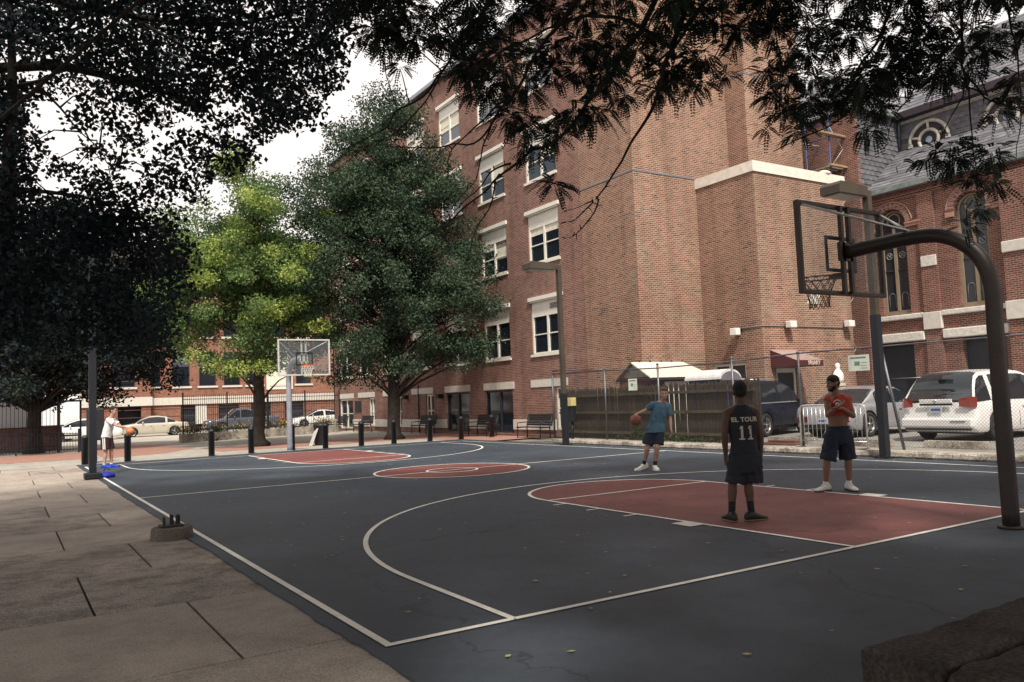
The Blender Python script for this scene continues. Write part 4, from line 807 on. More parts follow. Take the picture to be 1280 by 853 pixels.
# recessed link between the two buildings, with scaffolding in front
M_dkbrick = brick_mat('dark_link_brick', 'y', (0.075, 0.032, 0.028), (0.11, 0.05, 0.04), (0.12, 0.10, 0.09), dark=0.6, stain=0.3)  # link brick, much darker in tone than the other walls
lk = empty('link_building', label='dark recessed brick link behind the scaffolding beside the church', cat='building')
wall('wall', 'y', 17.5, 25.5, 30.5, 0.0, 13.6, [(25.62, 26.9, 8.5, 12.6), (26.0, 27.4, 0.2, 2.6)], 0.25, M_dkbrick, lk)
MB().box(25.6, 27.5, 17.8, 17.84, 0.0, 12.3).build('window', M_dkdoor, lk); MB().box(25.5, 30.5, 17.76, 22, 13.4, 13.5).build('roof', M_roof, lk)
rebase(lk, (26.5, 17.5, 0))
sc = empty('scaffold', label='blue and grey tube scaffolding with timber boards in the gap beside the church', cat='scaffolding')
M_blue = mat('blue_scaffold_paint', (0.03, 0.06, 0.18), 0.5); M_tube = mat('dull_scaffold_tube', (0.34, 0.33, 0.33), 0.5, metal=0.3); M_plank = mat('timber_board', (0.28, 0.20, 0.11), 0.8, var=0.25, vscale=8)
for i, x in enumerate((25.62, 27.25)):
    for j, y in enumerate((14.6, 15.7)):
        MB().tube([(x, y, 0.1), (x, y, 12.9)], 0.028, 6).build('standard', M_blue if i == 0 else M_tube, sc)
for i, x in enumerate((25.62, 27.25)):
    z = 0.6
    while z < 12.8:
        MB().tube([(x, 14.6, z), (x, 15.7, z)], 0.02, 5).build('rung', M_blue, sc); z += 0.55
for z in (2.2, 4.2, 6.2, 8.2, 10.3, 11.6):
    for y in (14.6, 15.7): MB().tube([(25.45, y, z), (27.45, y, z+0.05)], 0.022, 5).build('ledger', M_tube if y > 15 else M_blue, sc)
for z in (2.3, 4.3, 6.3, 8.3, 10.35): 
    MB().tube([(25.62, 14.6, z), (27.25, 14.6, z+1.6)], 0.018, 5).build('brace', M_tube, sc); MB().tube([(25.62, 14.6, z+1.7), (27.25, 14.6, z)], 0.018, 5).build('brace', M_tube, sc)
MB().box(24.9, 28.0, 14.42, 14.55, 11.62, 11.70).build('board', M_plank, sc); MB().box(25.4, 27.5, 14.42, 14.55, 10.36, 10.44).build('board', M_plank, sc)
for k in range(4):
    MB().box(25.5, 27.4, 14.65+k*0.26, 14.88+k*0.26, 10.36, 10.40).build('board', M_plank, sc); MB().box(25.5, 27.4, 14.65+k*0.26, 14.88+k*0.26, 8.26, 8.30).build('board', M_plank, sc)
rebase(sc, (26.4, 15.1, 0.1))

# ------------------------------------------------------------------ far apartment building across the street
far = empty('brick_apartment_building', label='long red brick apartment building across the street with a stone band and dark sash windows', cat='building')
YF = 66.0
def far_win(w, h_, name='window'):
    mb = MB(); f = 0.07
    mb.box(-w/2, -w/2+f, .10, .18, 0, h_).box(w/2-f, w/2, .10, .18, 0, h_).box(-w/2+f, w/2-f, .10, .18, 0, f).box(-w/2+f, w/2-f, .10, .18, h_-f, h_).box(-w/2+f, w/2-f, .10, .18, h_*.56, h_*.56+f)
    o = mb.build(name, M_dkwood, far)
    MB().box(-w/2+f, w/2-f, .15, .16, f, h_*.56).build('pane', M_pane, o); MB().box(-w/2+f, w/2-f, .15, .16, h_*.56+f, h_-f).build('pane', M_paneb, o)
    MB().box(-w/2-.15, w/2+.15, -.10, .10, -.16, 0).build('sill', M_stone, o)
    return o
xs_bay = [2.0, 6.0]; xs = [8.25, 10.2, 12.3, 14.3, 16.2, 18.3, 20.5]
wid = {8.25: 0.75}
bands = [(3.75, 6.6), (7.9, 10.4), (11.3, 13.6)]
ops = [(x-wid.get(x, 1.35)/2, x+wid.get(x, 1.35)/2, a, b_) for x in xs for a, b_ in bands] + [(x-0.85, x+0.85, 0.35, 2.2) for x in (11.0, 14.0, 16.7, 19.6)]
wall('wall', 'y', YF, 7.76, 60, 0.05, 15.0, ops, 0.2, M_bfar_y, far)
opsb = [(x-0.85, x+0.85, a, b_) for x in (-10.0, -6.0, -2.0, 2.0, 5.75) for a, b_ in bands] + [(x-0.85, x+0.85, 0.3, 2.2) for x in (-6.0, -2.0, 2.0, 6.2)]
wall('bay_wall', 'y', YF-0.9, -40, 7.76, 0.05, 15.0, opsb, 0.2, M_bfar_y, far)
MB().box(7.75, 7.76, YF-0.9, YF, 0.05, 15.0).build('bay_wall', M_bfar_y, far)
MB().box(-40, 60, YF+0.25, YF+0.3, 0, 14.9).build('interior_screen', M_dkdoor, far)
MB().box(-40, 60, YF-0.89, YF+12, 14.9, 15.0).build('roof', M_roof, far)
pr = {}
for x in xs:
    for a, b_ in bands:
        k = (wid.get(x, 1.35), round(b_-a, 2))
        if k not in pr: pr[k] = far_win(*k); o = pr[k]
        else: o = copy_tree(pr[k], far)
        o.location = (x, YF, a)
for x in (-10.0, -6.0, -2.0, 2.0, 5.75):
    for a, b_ in bands:
        k = (1.7, round(b_-a, 2))
        if k not in pr: pr[k] = far_win(*k); o = pr[k]
        else: o = copy_tree(pr[k], far)
        o.location = (x, YF-0.9, a)
MB().box(7.80, 60, YF-0.12, YF, 2.25, 2.85).build('stone_band', M_stone, far); MB().box(-40, 7.86, YF-1.04, YF-0.9, 2.25, 2.95).build('stone_band', M_stone, far)
mb = MB()
for z in (4.2, 5.0, 5.8, 6.6, 7.4, 8.4, 9.4, 10.4): mb.box(-40, 7.77, YF-0.915, YF-0.9, z, z+0.05)
for z in (0.7, 1.3, 1.9): mb.box(-40, 7.77, YF-0.915, YF-0.9, z, z+0.05); mb.box(7.8, 60, YF-0.015, YF, z, z+0.05)
mb.build('brick_course_shadow_groove', mat('groove_shadow_brown', (0.10, 0.04, 0.035), 0.9), far)  # dark raised strips stand in for the shadow of grooves
MB().box(17.2, 19.5, YF-0.06, YF, 3.3, 6.9).build('cream_panel', M_blind, far)
mb = MB().box(11.3, 12.2, YF-0.04, YF-0.0, 0.6, 2.2); mb.build('door', M_stone, far)
rebase(far, (10.0, 66.0, 0))
# ------------------------------------------------------------------ basketball hoops
M_brown = mat('dark_brown_steel_paint', (0.035, 0.026, 0.024), 0.45, var=0.2, vscale=5, bump=0.05)
M_brownf = mat('brown_frame_paint', (0.065, 0.045, 0.04), 0.5, var=0.2)
M_acry = glass_mat('scratched_acrylic', (0.30, 0.30, 0.33), 0.35, alpha=0.10)
M_acry2 = glass_mat('clear_backboard', (0.35, 0.38, 0.42), 0.2, alpha=0.10)
M_chrome = mat('bright_steel', (0.60, 0.60, 0.58), 0.3, metal=0.7)
M_orange = mat('orange_rim_paint', (0.62, 0.13, 0.04), 0.45)
M_net = mat('white_net_cord', (0.70, 0.68, 0.64), 0.8)
def smooth_path(pts, n=6):
    P = [Vector(p) for p in pts]; out = []
    for i in range(len(P)-1):
        a, b_, c, d = P[max(i-1, 0)], P[i], P[i+1], P[min(i+2, len(P)-1)]
        for k in range(n):
            t = k/n
            out.append(0.5*((2*b_) + (c-a)*t + (2*a-5*b_+4*c-d)*t*t + (3*b_-a-3*c+d)*t**3))
    out.append(P[-1]); return out
def hoop(name, label, base, arm_end, s, steel, frame, acr, zb, zt, bw, rim_m, strut_m, pr=0.09, group='basketball hoops', sq_m=None, bend=None, net_m=None):
    """s = +1: board faces +Y (near end), -1: board faces -Y. Built in world coordinates, then rebased"""
    r = empty(name, label=label, cat='basketball hoop', group=group)
    bx, by = base; ax, ay, az = arm_end
    pts = bend or [(bx, by, 0), (bx, by, 1.2), (bx, by, 2.2), (bx, by, 2.7), (bx+(ax-bx)*.10, by+(ay-by)*.07, 3.06), (bx+(ax-bx)*.3, by+(ay-by)*.25, 3.31), (bx+(ax-bx)*.55, by+(ay-by)*.5, 3.375), (ax, ay, az)]
    MB().tube(smooth_path(pts, 5), pr, 16).build('pole', steel, r)
    MB().cyl((bx, by), pr+0.05, 0.0, 0.03, 20).build('base_flange', steel, r)
    yb = ay + s*0.07; cx = ax
    x0, x1 = cx-bw/2, cx+bw/2; t = 0.05; d = 0.035
    MB().bevel_box(x0, x0+t, yb-d, yb+d, zb, zt, .006).bevel_box(x1-t, x1, yb-d, yb+d, zb, zt, .006).bevel_box(x0+t, x1-t, yb-d, yb+d, zb, zb+t, .006).bevel_box(x0+t, x1-t, yb-d, yb+d, zt-t, zt, .006).build('frame', frame, r)
    MB().box(x0+t, x1-t, yb-0.006, yb+0.006, zb+t, zt-t).build('backboard_panel', acr, r)
    yf = yb + s*0.012; q0, q1 = sorted((yb+s*0.008, yb+s*0.022))
    sq = MB(); sx, sz0, sz1, w = 0.305, az-0.25, az+0.21, 0.045
    sq.box(cx-sx, cx-sx+w, q0, q1, sz0, sz1).box(cx+sx-w, cx+sx, q0, q1, sz0, sz1).box(cx-sx+w, cx+sx-w, q0, q1, sz0, sz0+w).box(cx-sx+w, cx+sx-w, q0, q1, sz1-w, sz1)
    sq.build('target_square', sq_m or M_iron, r)
    a, b_ = sorted((yb-s*0.04, yb-s*0.09))
    MB().box(cx-0.10, cx-0.05, a, b_, zb+0.02, zt-0.02).box(cx+0.05, cx+0.10, a, b_, zb+0.02, zt-0.02).box(cx-0.14, cx+0.14, a, b_, az-0.12, az+0.12).build('mounting_rail', frame, r)
    sy = by+(ay-by)*0.52
    sp = (bx+(ax-bx)*.52, sy, 3.46)
    for sg in (-1, 1): MB().tube([sp, (cx+sg*(bw/2-0.05), yb-s*0.05, zt-0.06)], 0.016, 8).build('strut', strut_m, r)
    rc = (cx, yb + s*(0.15+0.23)); rz = az-0.27
    MB().tube([(rc[0]+0.23*cos(2*pi*k/32), rc[1]+0.23*sin(2*pi*k/32), rz) for k in range(33)], 0.010, 8, caps=False).build('rim', rim_m, r)
    MB().box(cx-0.08, cx+0.08, min(yb, yb+s*0.16), max(yb, yb+s*0.16), rz-0.05, rz+0.012).build('rim_bracket', rim_m, r)
    net = MB(); nn = 12; rad = [0.225, 0.20, 0.165, 0.14, 0.125, 0.13]
    for k in range(nn):
        for sg in (-1, 1):
            net.tube([(rc[0]+rad[j]*cos(2*pi*(k+sg*j*0.5)/nn), rc[1]+rad[j]*sin(2*pi*(k+sg*j*0.5)/nn), rz-0.08*j) for j in range(6)], 0.0045, 4, caps=False)
    net.build('net', net_m or M_net, r)
    rebase(r, (bx, by, 0)); return r
hoop('basketball_hoop', 'near basketball hoop with dark brown bent pole and clear backboard at right', (7.18, -0.47), (6.88, 1.12, 3.33), 1, M_brown, M_brownf, M_acry, 2.78, 3.94, 1.70, M_brown, M_chrome, pr=0.088, net_m=mat('dirty_net_cord', (0.05, 0.035, 0.035), 0.9))
M_grey = mat('grey_hoop_paint', (0.26, 0.27, 0.31), 0.5, var=0.12)
M_palef = mat('pale_metal_frame', (0.50, 0.50, 0.47), 0.5)
FB = 22.8
hoop('basketball_hoop', 'far basketball hoop with grey bent pole, silver framed backboard and orange rim', (6.95, 25.3), (6.77, FB+0.08, 3.36), -1, M_grey, M_palef, M_acry2, 2.74, 4.03, 1.87, M_orange, M_palef, pr=0.10)

# ------------------------------------------------------------------ tall lamps
M_lamp = mat('weathered_bronze_paint', (0.06, 0.047, 0.034), 0.55, var=0.2, vscale=2)
def lamp(label, x, y, hgt, dark_to, group='shoebox lamps around the court', head_dir=-1, square_base=False, upper=None, turn=0.0):
    r = empty('court_lamp', label=label, cat='lamp post', group=group)
    MB().box(x-0.085, x+0.085, y-0.085, y+0.085, 0.02, dark_to).build('lower_pole', M_iron, r)
    MB().box(x-0.072, x+0.072, y-0.072, y+0.072, dark_to, hgt).build('upper_pole', upper or M_lamp, r)
    bp = MB()
    if square_base: bp.bevel_box(x-0.2, x+0.2, y-0.2, y+0.2, 0.0, 0.15, 0.02)
    else:
        bp.box(x-0.17, x+0.17, y-0.17, y+0.17, 0, 0.025)
        for a in (-1, 1):
            for b_ in (-1, 1): bp.cyl((x+a*0.13, y+b_*0.13), 0.018, 0.025, 0.07, 8)
    bp.build('base', M_iron, r)
    xe = x+head_dir*1.32; xa = x+head_dir*0.32
    MB().box(min(x, xa), max(x, xa), y-0.06, y+0.06, hgt-0.16, hgt-0.02).build('arm', upper or M_lamp, r)
    h0, h1 = sorted((xa, xe))
    hb = MB().prism([(h0, hgt-0.20), (h1, hgt-0.20), (h1, hgt+0.02), (h0+0.06, hgt+0.05), (h0, hgt-0.02)], 1, y-0.25, y+0.25).build('lamp_head', upper or M_lamp, r)
    MB().box(h0+0.08, h1-0.08, y-0.19, y+0.19, hgt-0.225, hgt-0.20).build('lens', mat('cloudy_lamp_lens', (0.34, 0.33, 0.30), 0.3), hb)
    rebase(r, (x, y, 0)); return r
lamp('tall bronze court lamp beside the picket fence, its lower half painted black', 13.9, 17.15, 6.15, 1.75)
lamp('tall bronze court lamp between the silver car and the minivan', 14.38, 5.73, 6.03, 3.2)
lamp('black court lamp post on the sidewalk edge with a blue bag at its foot', -0.25, 18.5, 6.1, 6.0, head_dir=1, square_base=True, upper=M_iron)

# ------------------------------------------------------------------ bollards along the far end
bl = ['black bollard at the sidewalk corner under the black bin', 'black bollard just right of the ball of the player in white', 'black bollard to the left of the light green tree', 'black bollard in front of the trunk of the light green tree',
      'black bollard beside the grey pole of the far hoop', 'black bollard right of the waste bin by the far key', 'black bollard standing alone between the two plaza trees', 'black bollard in front of the trunk of the dark green tree',
      'black bollard second to the right of the dark green tree trunk', 'shaded black bollard before the door bay, next to last at right', 'rightmost black bollard of the row, before the school wall']
bx = [0.12, 1.43, 4.21, 5.63, 7.25, 8.49, 9.98, 11.4, 13.05, 14.55, 16.1]
b0 = MB().rings([[(r*cos(2*pi*k/16), r*sin(2*pi*k/16), z) for k in range(16)] for r, z in ((0.11, 0), (0.11, 0.86), (0.118, 0.865), (0.118, 0.90), (0.105, 0.93), (0.07, 0.965), (0.01, 0.98))]).me('bollard')
b0.materials.append(M_iron)
for i, (x, lb) in enumerate(zip(bx, bl)):
    o = link('bollard', b0); o.location = (x, 25.75 + (0.25 if i == 4 else 0), 0); tag(o, lb, 'bollard', 'black bollards along the far end of the court')

# ------------------------------------------------------------------ picket fence, chain-link fence
M_wood = mat('weathered_grey_wood', (0.048, 0.036, 0.028), 0.9, var=0.4, vscale=4, bump=0.4, bscale=30, col2=(0.07, 0.054, 0.038))
M_wood2 = mat('mossy_rail_wood', (0.095, 0.078, 0.052), 0.9, var=0.3, vscale=5)
pf = empty('picket_fence', label='weathered grey wooden picket fence behind the player in the blue shirt', cat='fence')
pm = []
for k in range(4):
    hh = 1.74+0.02*k
    me = MB().prism([(-0.044, 0), (0.044, 0), (0.044, hh-0.07), (0.0, hh), (-0.044, hh-0.07)], 0, 0, 0.022).me('picket'); me.materials.append(M_wood); pm.append(me)
y = 10.1
while y < 19.5:
    o = link('picket', rnd.choice(pm), pf); o.location = (15.42+rnd.uniform(-.004, .014), y, 0.14+rnd.uniform(-.015, .02)+0.0*y); o.rotation_euler = (rnd.uniform(-.015, .015), rnd.uniform(-.01, .01), 0)
    if rnd.random() < .5: o.scale = (1, 1, 1.0+rnd.uniform(0, 0.02))
    y += 0.106
for z in (0.32, 1.0, 1.60):
    for a, b_ in ((10.2, 12.8), (12.82, 15.2), (15.22, 17.6), (17.62, 19.5)): MB().box(15.355, 15.41, a, b_, z+rnd.uniform(-.01, .01), z+0.085).build('rail', M_wood2, pf)
for y in (10.3, 12.8, 15.2, 17.6, 19.45): MB().box(15.45, 15.55, y-0.05, y+0.05, 0.13, 1.75).build('post', M_wood, pf)
rebase(pf, (15.42, 15.0, 0.14))

cl = empty('chain_link_fence', label='long chain-link fence with grey posts along the raised kerb', cat='fence')
FX = 15.1
for y, tilt in ((19.5, 0), (16.4, 0.0), (13.75, 0.0), (10.7, 0.0), (8.45, 0.0), (3.5, 0.03), (0.2, 0), (-3.5, 0)):
    MB().tube([(FX, y, 0.13), (FX, y+tilt, 2.52)], 0.032, 8).sphere((FX, y+tilt, 2.54), 0.045, 8, 5).build('post', M_galv, cl)
MB().tube([(FX, 5.72, 0.13), (FX, 6.12, 2.52)], 0.034, 8).tube([(FX, 5.9, 1.75), (FX, 5.2, 1.75)], 0.02, 6).build('leaning_post', M_galv, cl)
MB().tube([(FX, 19.5, 2.5), (FX, 16.4, 2.48), (FX, 13.75, 2.42), (FX, 10.7, 2.44), (FX, 8.45, 2.52), (FX, 3.5, 2.52), (FX, -3.5, 2.5)], 0.022, 6).build('top_rail', M_galv, cl)
MB().tube([(FX, 19.5, 2.62), (FX, 17.2, 2.55), (FX, 16.4, 2.5)], 0.018, 6).build('broken_rail', M_galv, cl)
mw = MB(); sp = 0.075; z0, z1 = 0.17, 2.48; hgt = z1-z0
y = -3.5-hgt
while y < 19.5:
    for s in (1, -1):
        a, b_ = (y, z0) , (y+hgt, z1)
        if s < 0: a, b_ = (y, z1), (y+hgt, z0)
        # clip in y
        t0 = max(0, (-3.5-a[0])/hgt); t1 = min(1, (19.5-a[0])/hgt)
        if t1 > t0: mw.tube([(FX+0.02*s*0.1, a[0]+hgt*t0, a[1]+(b_[1]-a[1])*t0), (FX+0.02*s*0.1, a[0]+hgt*t1, a[1]+(b_[1]-a[1])*t1)], 0.0024, 3, caps=False, smooth=False)
    y += sp
mw.build('wire_mesh', mat('dull_mesh_wire', (0.06, 0.062, 0.066), 0.6), cl, kind='stuff')
rebase(cl, (15.1, 8.0, 0.13))

# notices on the fence
M_notice = mat('white_notice_board', (0.66, 0.68, 0.62), 0.5, var=0.05); M_green = mat('faded_green_print', (0.12, 0.26, 0.16), 0.6)
def notice(label, y0, y1, z0, z1, x=FX-0.03, green=True):
    o = MB().box(x-0.006, x, y0, y1, z0, z1).build('notice', M_notice); tag(o, label, 'sign', 'white notices wired to the fence')
    m = MB(); w = y1-y0; hh = z1-z0
    m.box(x-0.0085, x-0.006, y0+w*.15, y1-w*.1, z1-hh*.22, z1-hh*.12).box(x-0.0085, x-0.006, y0+w*.45, y0+w*.7, z0+hh*.35, z0+hh*.6)
    for k in range(3): m.box(x-0.0085, x-0.006, y0+w*.1, y0+w*.4, z0+hh*(.15+.17*k), z0+hh*(.18+.17*k))
    m.build('print', M_green, o); return o
notice('white notice with green print on the fence before the shed', 14.72, 15.14, 1.76, 2.14)
notice('white notice with green print on the fence beside the silver car and lamp post', 6.42, 6.98, 1.98, 2.36)

# call box by the lamp
cb = empty('call_box', label='black call box with a yellow top on the fence by the lamp post', cat='call box')
MB().bevel_box(14.88, 15.06, 18.05, 18.33, 0.75, 1.42, 0.02).build('housing', M_iron, cb); MB().bevel_box(14.84, 15.06, 18.02, 18.30, 1.30, 1.60, 0.02).build('cover', mat('faded_yellow_plastic', (0.50, 0.42, 0.18), 0.5), cb)
MB().cyl((14.97, 18.19), 0.04, 0.13, 0.76, 10).build('post', M_iron, cb); rebase(cb, (14.97, 18.19, 0.13))

# crowd barrier
br = empty('crowd_barrier', label='low galvanised crowd control barrier leaning on the fence behind the player in red', cat='barrier')
x, a, b_ = 14.98, 6.55, 8.42; za, zt = 0.30, 1.18
MB().tube([(x, a, 0.14)] + smooth_path([(x, a, 0.9), (x, a+0.02, zt-0.12), (x, a+0.13, zt), (x, (a+b_)/2, zt), (x, b_-0.13, zt), (x, b_-0.02, zt-0.12), (x, b_, 0.9)], 4) + [(x, b_, 0.14)], 0.02, 8).build('frame', M_chrome, br)
MB().tube([(x, a, za), (x, b_, za)], 0.016, 6).build('bottom_rail', M_chrome, br)
k = a+0.13
while k < b_-0.05: MB().tube([(x, k, za), (x, k, zt-0.01)], 0.008, 6).build('bar', M_chrome, br); k += 0.125
for yy in (a+0.05, b_-0.05): MB().box(x-0.28, x+0.10, yy-0.025, yy+0.025, 0.137, 0.155).build('foot', M_galv, br)
rebase(br, (x, (a+b_)/2, 0.14))
# wheel stops
for i, (xa, ya, yb, lb) in enumerate(((16.15, 8.9, 10.4, 'concrete wheel stop behind the dark blue car'), (15.85, 6.5, 8.3, 'concrete wheel stop behind the silver car'), (15.95, 4.3, 5.7, 'concrete wheel stop behind the white minivan'))):
    o = MB().prism([(xa-0.13, 0.142), (xa+0.13, 0.142), (xa+0.09, 0.30), (xa-0.09, 0.30)], 1, ya, yb).build('wheel_stop', M_kerb); tag(o, lb, 'wheel stop', 'concrete wheel stops in the car park')
o = MB().bevel_box(15.7, 15.95, 9.2, 10.1, 0.142, 0.22, 0.015).build('timber_stack', mat('reddish_timber', (0.20, 0.09, 0.06), 0.8)); tag(o, 'short reddish timber lying on the kerb verge by the dark car wheel', 'timber')
o = MB().bevel_box(15.2, 15.75, 8.9, 10.2, 0.135, 0.17, 0.01).build('timber_plank', MATS['reddish_timber']); tag(o, 'flat reddish board lying at the right end of the picket fence', 'timber')

# shed and white-roofed cabin behind the picket fence
M_shroof = mat('pale_shed_roofing', (0.60, 0.55, 0.47), 0.8, var=0.1, bump=0.2)
sd = empty('shed', label='small brick shed with a pale gable roof behind the picket fence', cat='shed')
sx0, sx1, sy0, sy1, rz, ez = 16.0, 18.6, 15.05, 16.70, 2.72, 2.20
MB().box(sx0, sx1, sy0, sy1, 0.142, ez).build('wall', M_bch_y, sd)
MB().prism([(sy0, ez), (sy1, ez), ((sy0+sy1)/2, rz-0.06)], 0, sx0-0.01, sx0+0.05).build('gable', mat('pale_shingle', (0.33, 0.29, 0.25), 0.85, var=0.25, vscale=8), sd)
ym = (sy0+sy1)/2
MB().add([(sx0-0.15, sy0-0.18, ez-0.06), (sx1+0.2, sy0-0.18, ez-0.06), (sx1-0.35, ym, rz), (sx0-0.15, ym, rz), (sx0-0.15, sy0-0.18, ez-0.10), (sx1+0.2, sy0-0.18, ez-0.10), (sx1-0.35, ym, rz-0.05), (sx0-0.15, ym, rz-0.05)], [(0,1,2,3), (7,6,5,4), (0,4,5,1), (1,5,6,2), (3,2,6,7), (0,3,7,4)]).build('roof', M_shroof, sd)
MB().add([(sx0-0.15, sy1+0.05, ez-0.06), (sx1+0.2, sy1+0.05, ez-0.06), (sx1-0.35, ym, rz), (sx0-0.15, ym, rz)], [(3,2,1,0)]).add([(sx1+0.2, sy0-0.18, ez-0.06), (sx1+0.2, sy1+0.05, ez-0.06), (sx1-0.35, ym, rz)], [(0,1,2)]).build('roof', M_shroof, sd)
MB().box(sx0+0.55, sx1-0.35, sy0-0.03, sy0, 0.142, 2.02).build('garage_door', M_wpaint, sd)
MB().box(sx0-0.17, sx0-0.13, sy0-0.2, sy1, ez-0.14, ez-0.06).box(sx0-0.15, sx1+0.2, sy0-0.22, sy0-0.18, ez-0.13, ez-0.04).build('fascia', M_dkwood, sd)
for k in range(5): MB().box(sx0+0.2+0.5*k, sx0+0.24+0.5*k, ym-0.02, ym+0.02, rz, rz+0.05).build('roof_clip', M_iron, sd)
rebase(sd, (17.3, 15.9, 0.142))
cbn = empty('site_cabin', label='blue sided cabin with a rounded white roof behind the end of the picket fence', cat='cabin')
MB().box(15.68, 16.42, 11.7, 13.0, 0.142, 1.98).build('wall', mat('dark_blue_panel', (0.03, 0.05, 0.14), 0.5), cbn)
A = [(16.05-0.46*cos(pi*k/14), 1.98+0.30*sin(pi*k/14)) for k in range(15)]
MB().prism(A, 1, 11.65, 13.1).build('roof', mat('white_tarpaulin', (0.66, 0.64, 0.62), 0.6), cbn)
MB().prism([(16.05-0.42*cos(pi*k/14), 1.94+0.27*sin(pi*k/14)) for k in range(15)], 1, 11.62, 11.649).build('end_panel', mat('grey_end_panel', (0.14, 0.14, 0.17), 0.6), cbn)
rebase(cbn, (16.05, 12.3, 0.142))

# weeds at the fence foot
def leaf_quads(C, size, aspect=0.55, droop=0.3, flat=None):
    """C: Nx3 centres; returns verts, faces of diamond leaves"""
    n = len(C); a = NP.normal(size=(n, 3)); a[:, 2] -= droop; a /= np.linalg.norm(a, axis=1)[:, None]
    b_ = NP.normal(size=(n, 3)); b_ -= (b_*a).sum(1)[:, None]*a; b_ /= np.linalg.norm(b_, axis=1)[:, None]
    if flat is not None:                                   # bias leaf planes towards horizontal
        up = np.array([0, 0, 1.0]); nrm = np.cross(a, b_); nrm = nrm*(1-flat)+up*flat; nrm /= np.linalg.norm(nrm, axis=1)[:, None]
        b_ = np.cross(nrm, a); b_ /= np.linalg.norm(b_, axis=1)[:, None]; a = np.cross(b_, nrm)
    s = (size*NP.uniform(0.7, 1.3, n))[:, None]
    V = np.stack([C-a*s*.5, C+b_*s*aspect*.5+a*s*0.02, C+a*s*.5, C-b_*s*aspect*.5+a*s*0.02], 1).reshape(-1, 3)
    return V
def quads_obj(name, V, m, parent=None, **k):
    n = len(V)//4; me = bpy.data.meshes.new(name)
    me.vertices.add(len(V)); me.vertices.foreach_set('co', V.astype(np.float32).ravel())
    me.loops.add(n*4); me.loops.foreach_set('vertex_index', np.arange(n*4, dtype=np.int32))
    me.polygons.add(n); me.polygons.foreach_set('loop_start', np.arange(0, n*4, 4, dtype=np.int32)); me.polygons.foreach_set('loop_total', np.full(n, 4, dtype=np.int32))
    me.update(calc_edges=True); me.validate()
    return tag(link(name, me, parent, [m]), **k)
M_weed = leaf_mat('weed_leaves', (0.035, 0.06, 0.02), (0.10, 0.13, 0.04), 0.3)
C = []
for yc, n_, sx, hh in ((15.0, 260, .35, .55), (14.3, 200, .5, .3), (13.2, 160, .6, .22), (12.2, 120, .7, .18), (15.8, 60, .4, .2)):
    c = NP.normal(size=(n_, 3))*np.array([0.06, sx*.5, 0]) + np.array([15.2, yc, 0.15]); c[:, 2] += NP.uniform(0, hh, n_)*np.exp(-((c[:, 1]-yc)/sx)**2); C.append(c)
quads_obj('weeds', leaf_quads(np.concatenate(C), 0.07), M_weed, label='green weeds growing along the foot of the picket fence', cat='weeds', kind='stuff')

# ------------------------------------------------------------------ benches by the school wall
M_bslat = mat('dark_bench_slats', (0.016, 0.017, 0.02), 0.6, var=0.3)
def bench():
    r = empty('park_bench')
    for k in range(5): MB().bevel_box(-0.62+k*0.105, -0.53+k*0.105, -0.95, 0.95, 0.43, 0.455, 0.004).build('seat_slat', M_bslat, r)
    for k in range(5): MB().box(-0.05+0.022*k, -0.02+0.022*k, -0.95, 0.95, 0.49+0.095*k, 0.578+0.095*k).build('back_slat', M_bslat, r)
    for s in (-0.85, 0.85):
        MB().tube([(-0.58, s, 0), (-0.56, s, 0.42), (-0.58, s, 0.62), (-0.10, s, 0.64)], 0.022, 6).tube([(-0.08, s, 0), (-0.10, s, 0.43), (0.06, s, 0.96)], 0.024, 6).tube([(-0.6, s, 0.42), (-0.1, s, 0.42)], 0.02, 6).build('side_frame', M_iron, r)
    return r
bn = bench()
for i, (y, lb) in enumerate(((22.9, 'dark slatted bench against the school wall nearest the picket fence'), (27.2, 'dark bench in deep shade before the double door'), (33.4, 'dark bench right of the dark green tree trunk'), (41.9, 'dark bench between the two plaza tree trunks under the notice board'), (46.2, 'dark bench farthest along the school wall, at the corner'))):
    o = bn if i == 0 else copy_tree(bn); o.location = (16.75, y, 0); tag(o, lb, 'bench', 'dark benches along the school wall')

# ------------------------------------------------------------------ cut-off post base on the sidewalk, blue bag, bin, litter
pb = empty('post_base', label='round concrete base with the rusted stubs of a cut-off post at the sidewalk edge', cat='post base')
hx, hy = -0.33, 6.30
M_ring = ground_mat('cast_concrete_ring', (0.10, 0.085, 0.075), (0.16, 0.14, 0.12), big=4, fine=60, speck=.2, bump=.2, stains=.3)
rg = [[(hx+r*(1+0.02*noise.noise(Vector((k*.5, 1, 3))))*cos(2*pi*k/20), hy+r*(1+0.02*noise.noise(Vector((k*.5, 1, 8))))*sin(2*pi*k/20), z) for k in range(20)] for r, z in ((0.265, -0.03), (0.262, 0.06), (0.25, 0.125), (0.235, 0.135), (0.01, 0.14))]
MB().rings(rg, smooth=False).build('concrete_ring', M_ring, pb)
M_rust = mat('rusted_dark_steel', (0.025, 0.02, 0.02), 0.7, var=0.4, vscale=20, bump=0.4)
MB().bevel_box(hx-0.15, hx+0.13, hy-0.12, hy+0.12, 0.135, 0.165, 0.006).build('flange', M_rust, pb)
for dx, dy, w, hh in ((-0.10, -0.03, .03, .11), (0.0, 0.02, .045, .13), (0.06, -0.02, .03, .12), (0.09, 0.05, .035, .12)): MB().prism([(hx+dx-w/2, 0.165), (hx+dx+w/2, 0.165), (hx+dx+w/2*.8, 0.165+hh*.9), (hx+dx-w/2, 0.165+hh)], 1, hy+dy-0.025, hy+dy+0.025).build('stub', M_rust, pb)
rebase(pb, (hx, hy, 0))
bag = MB()
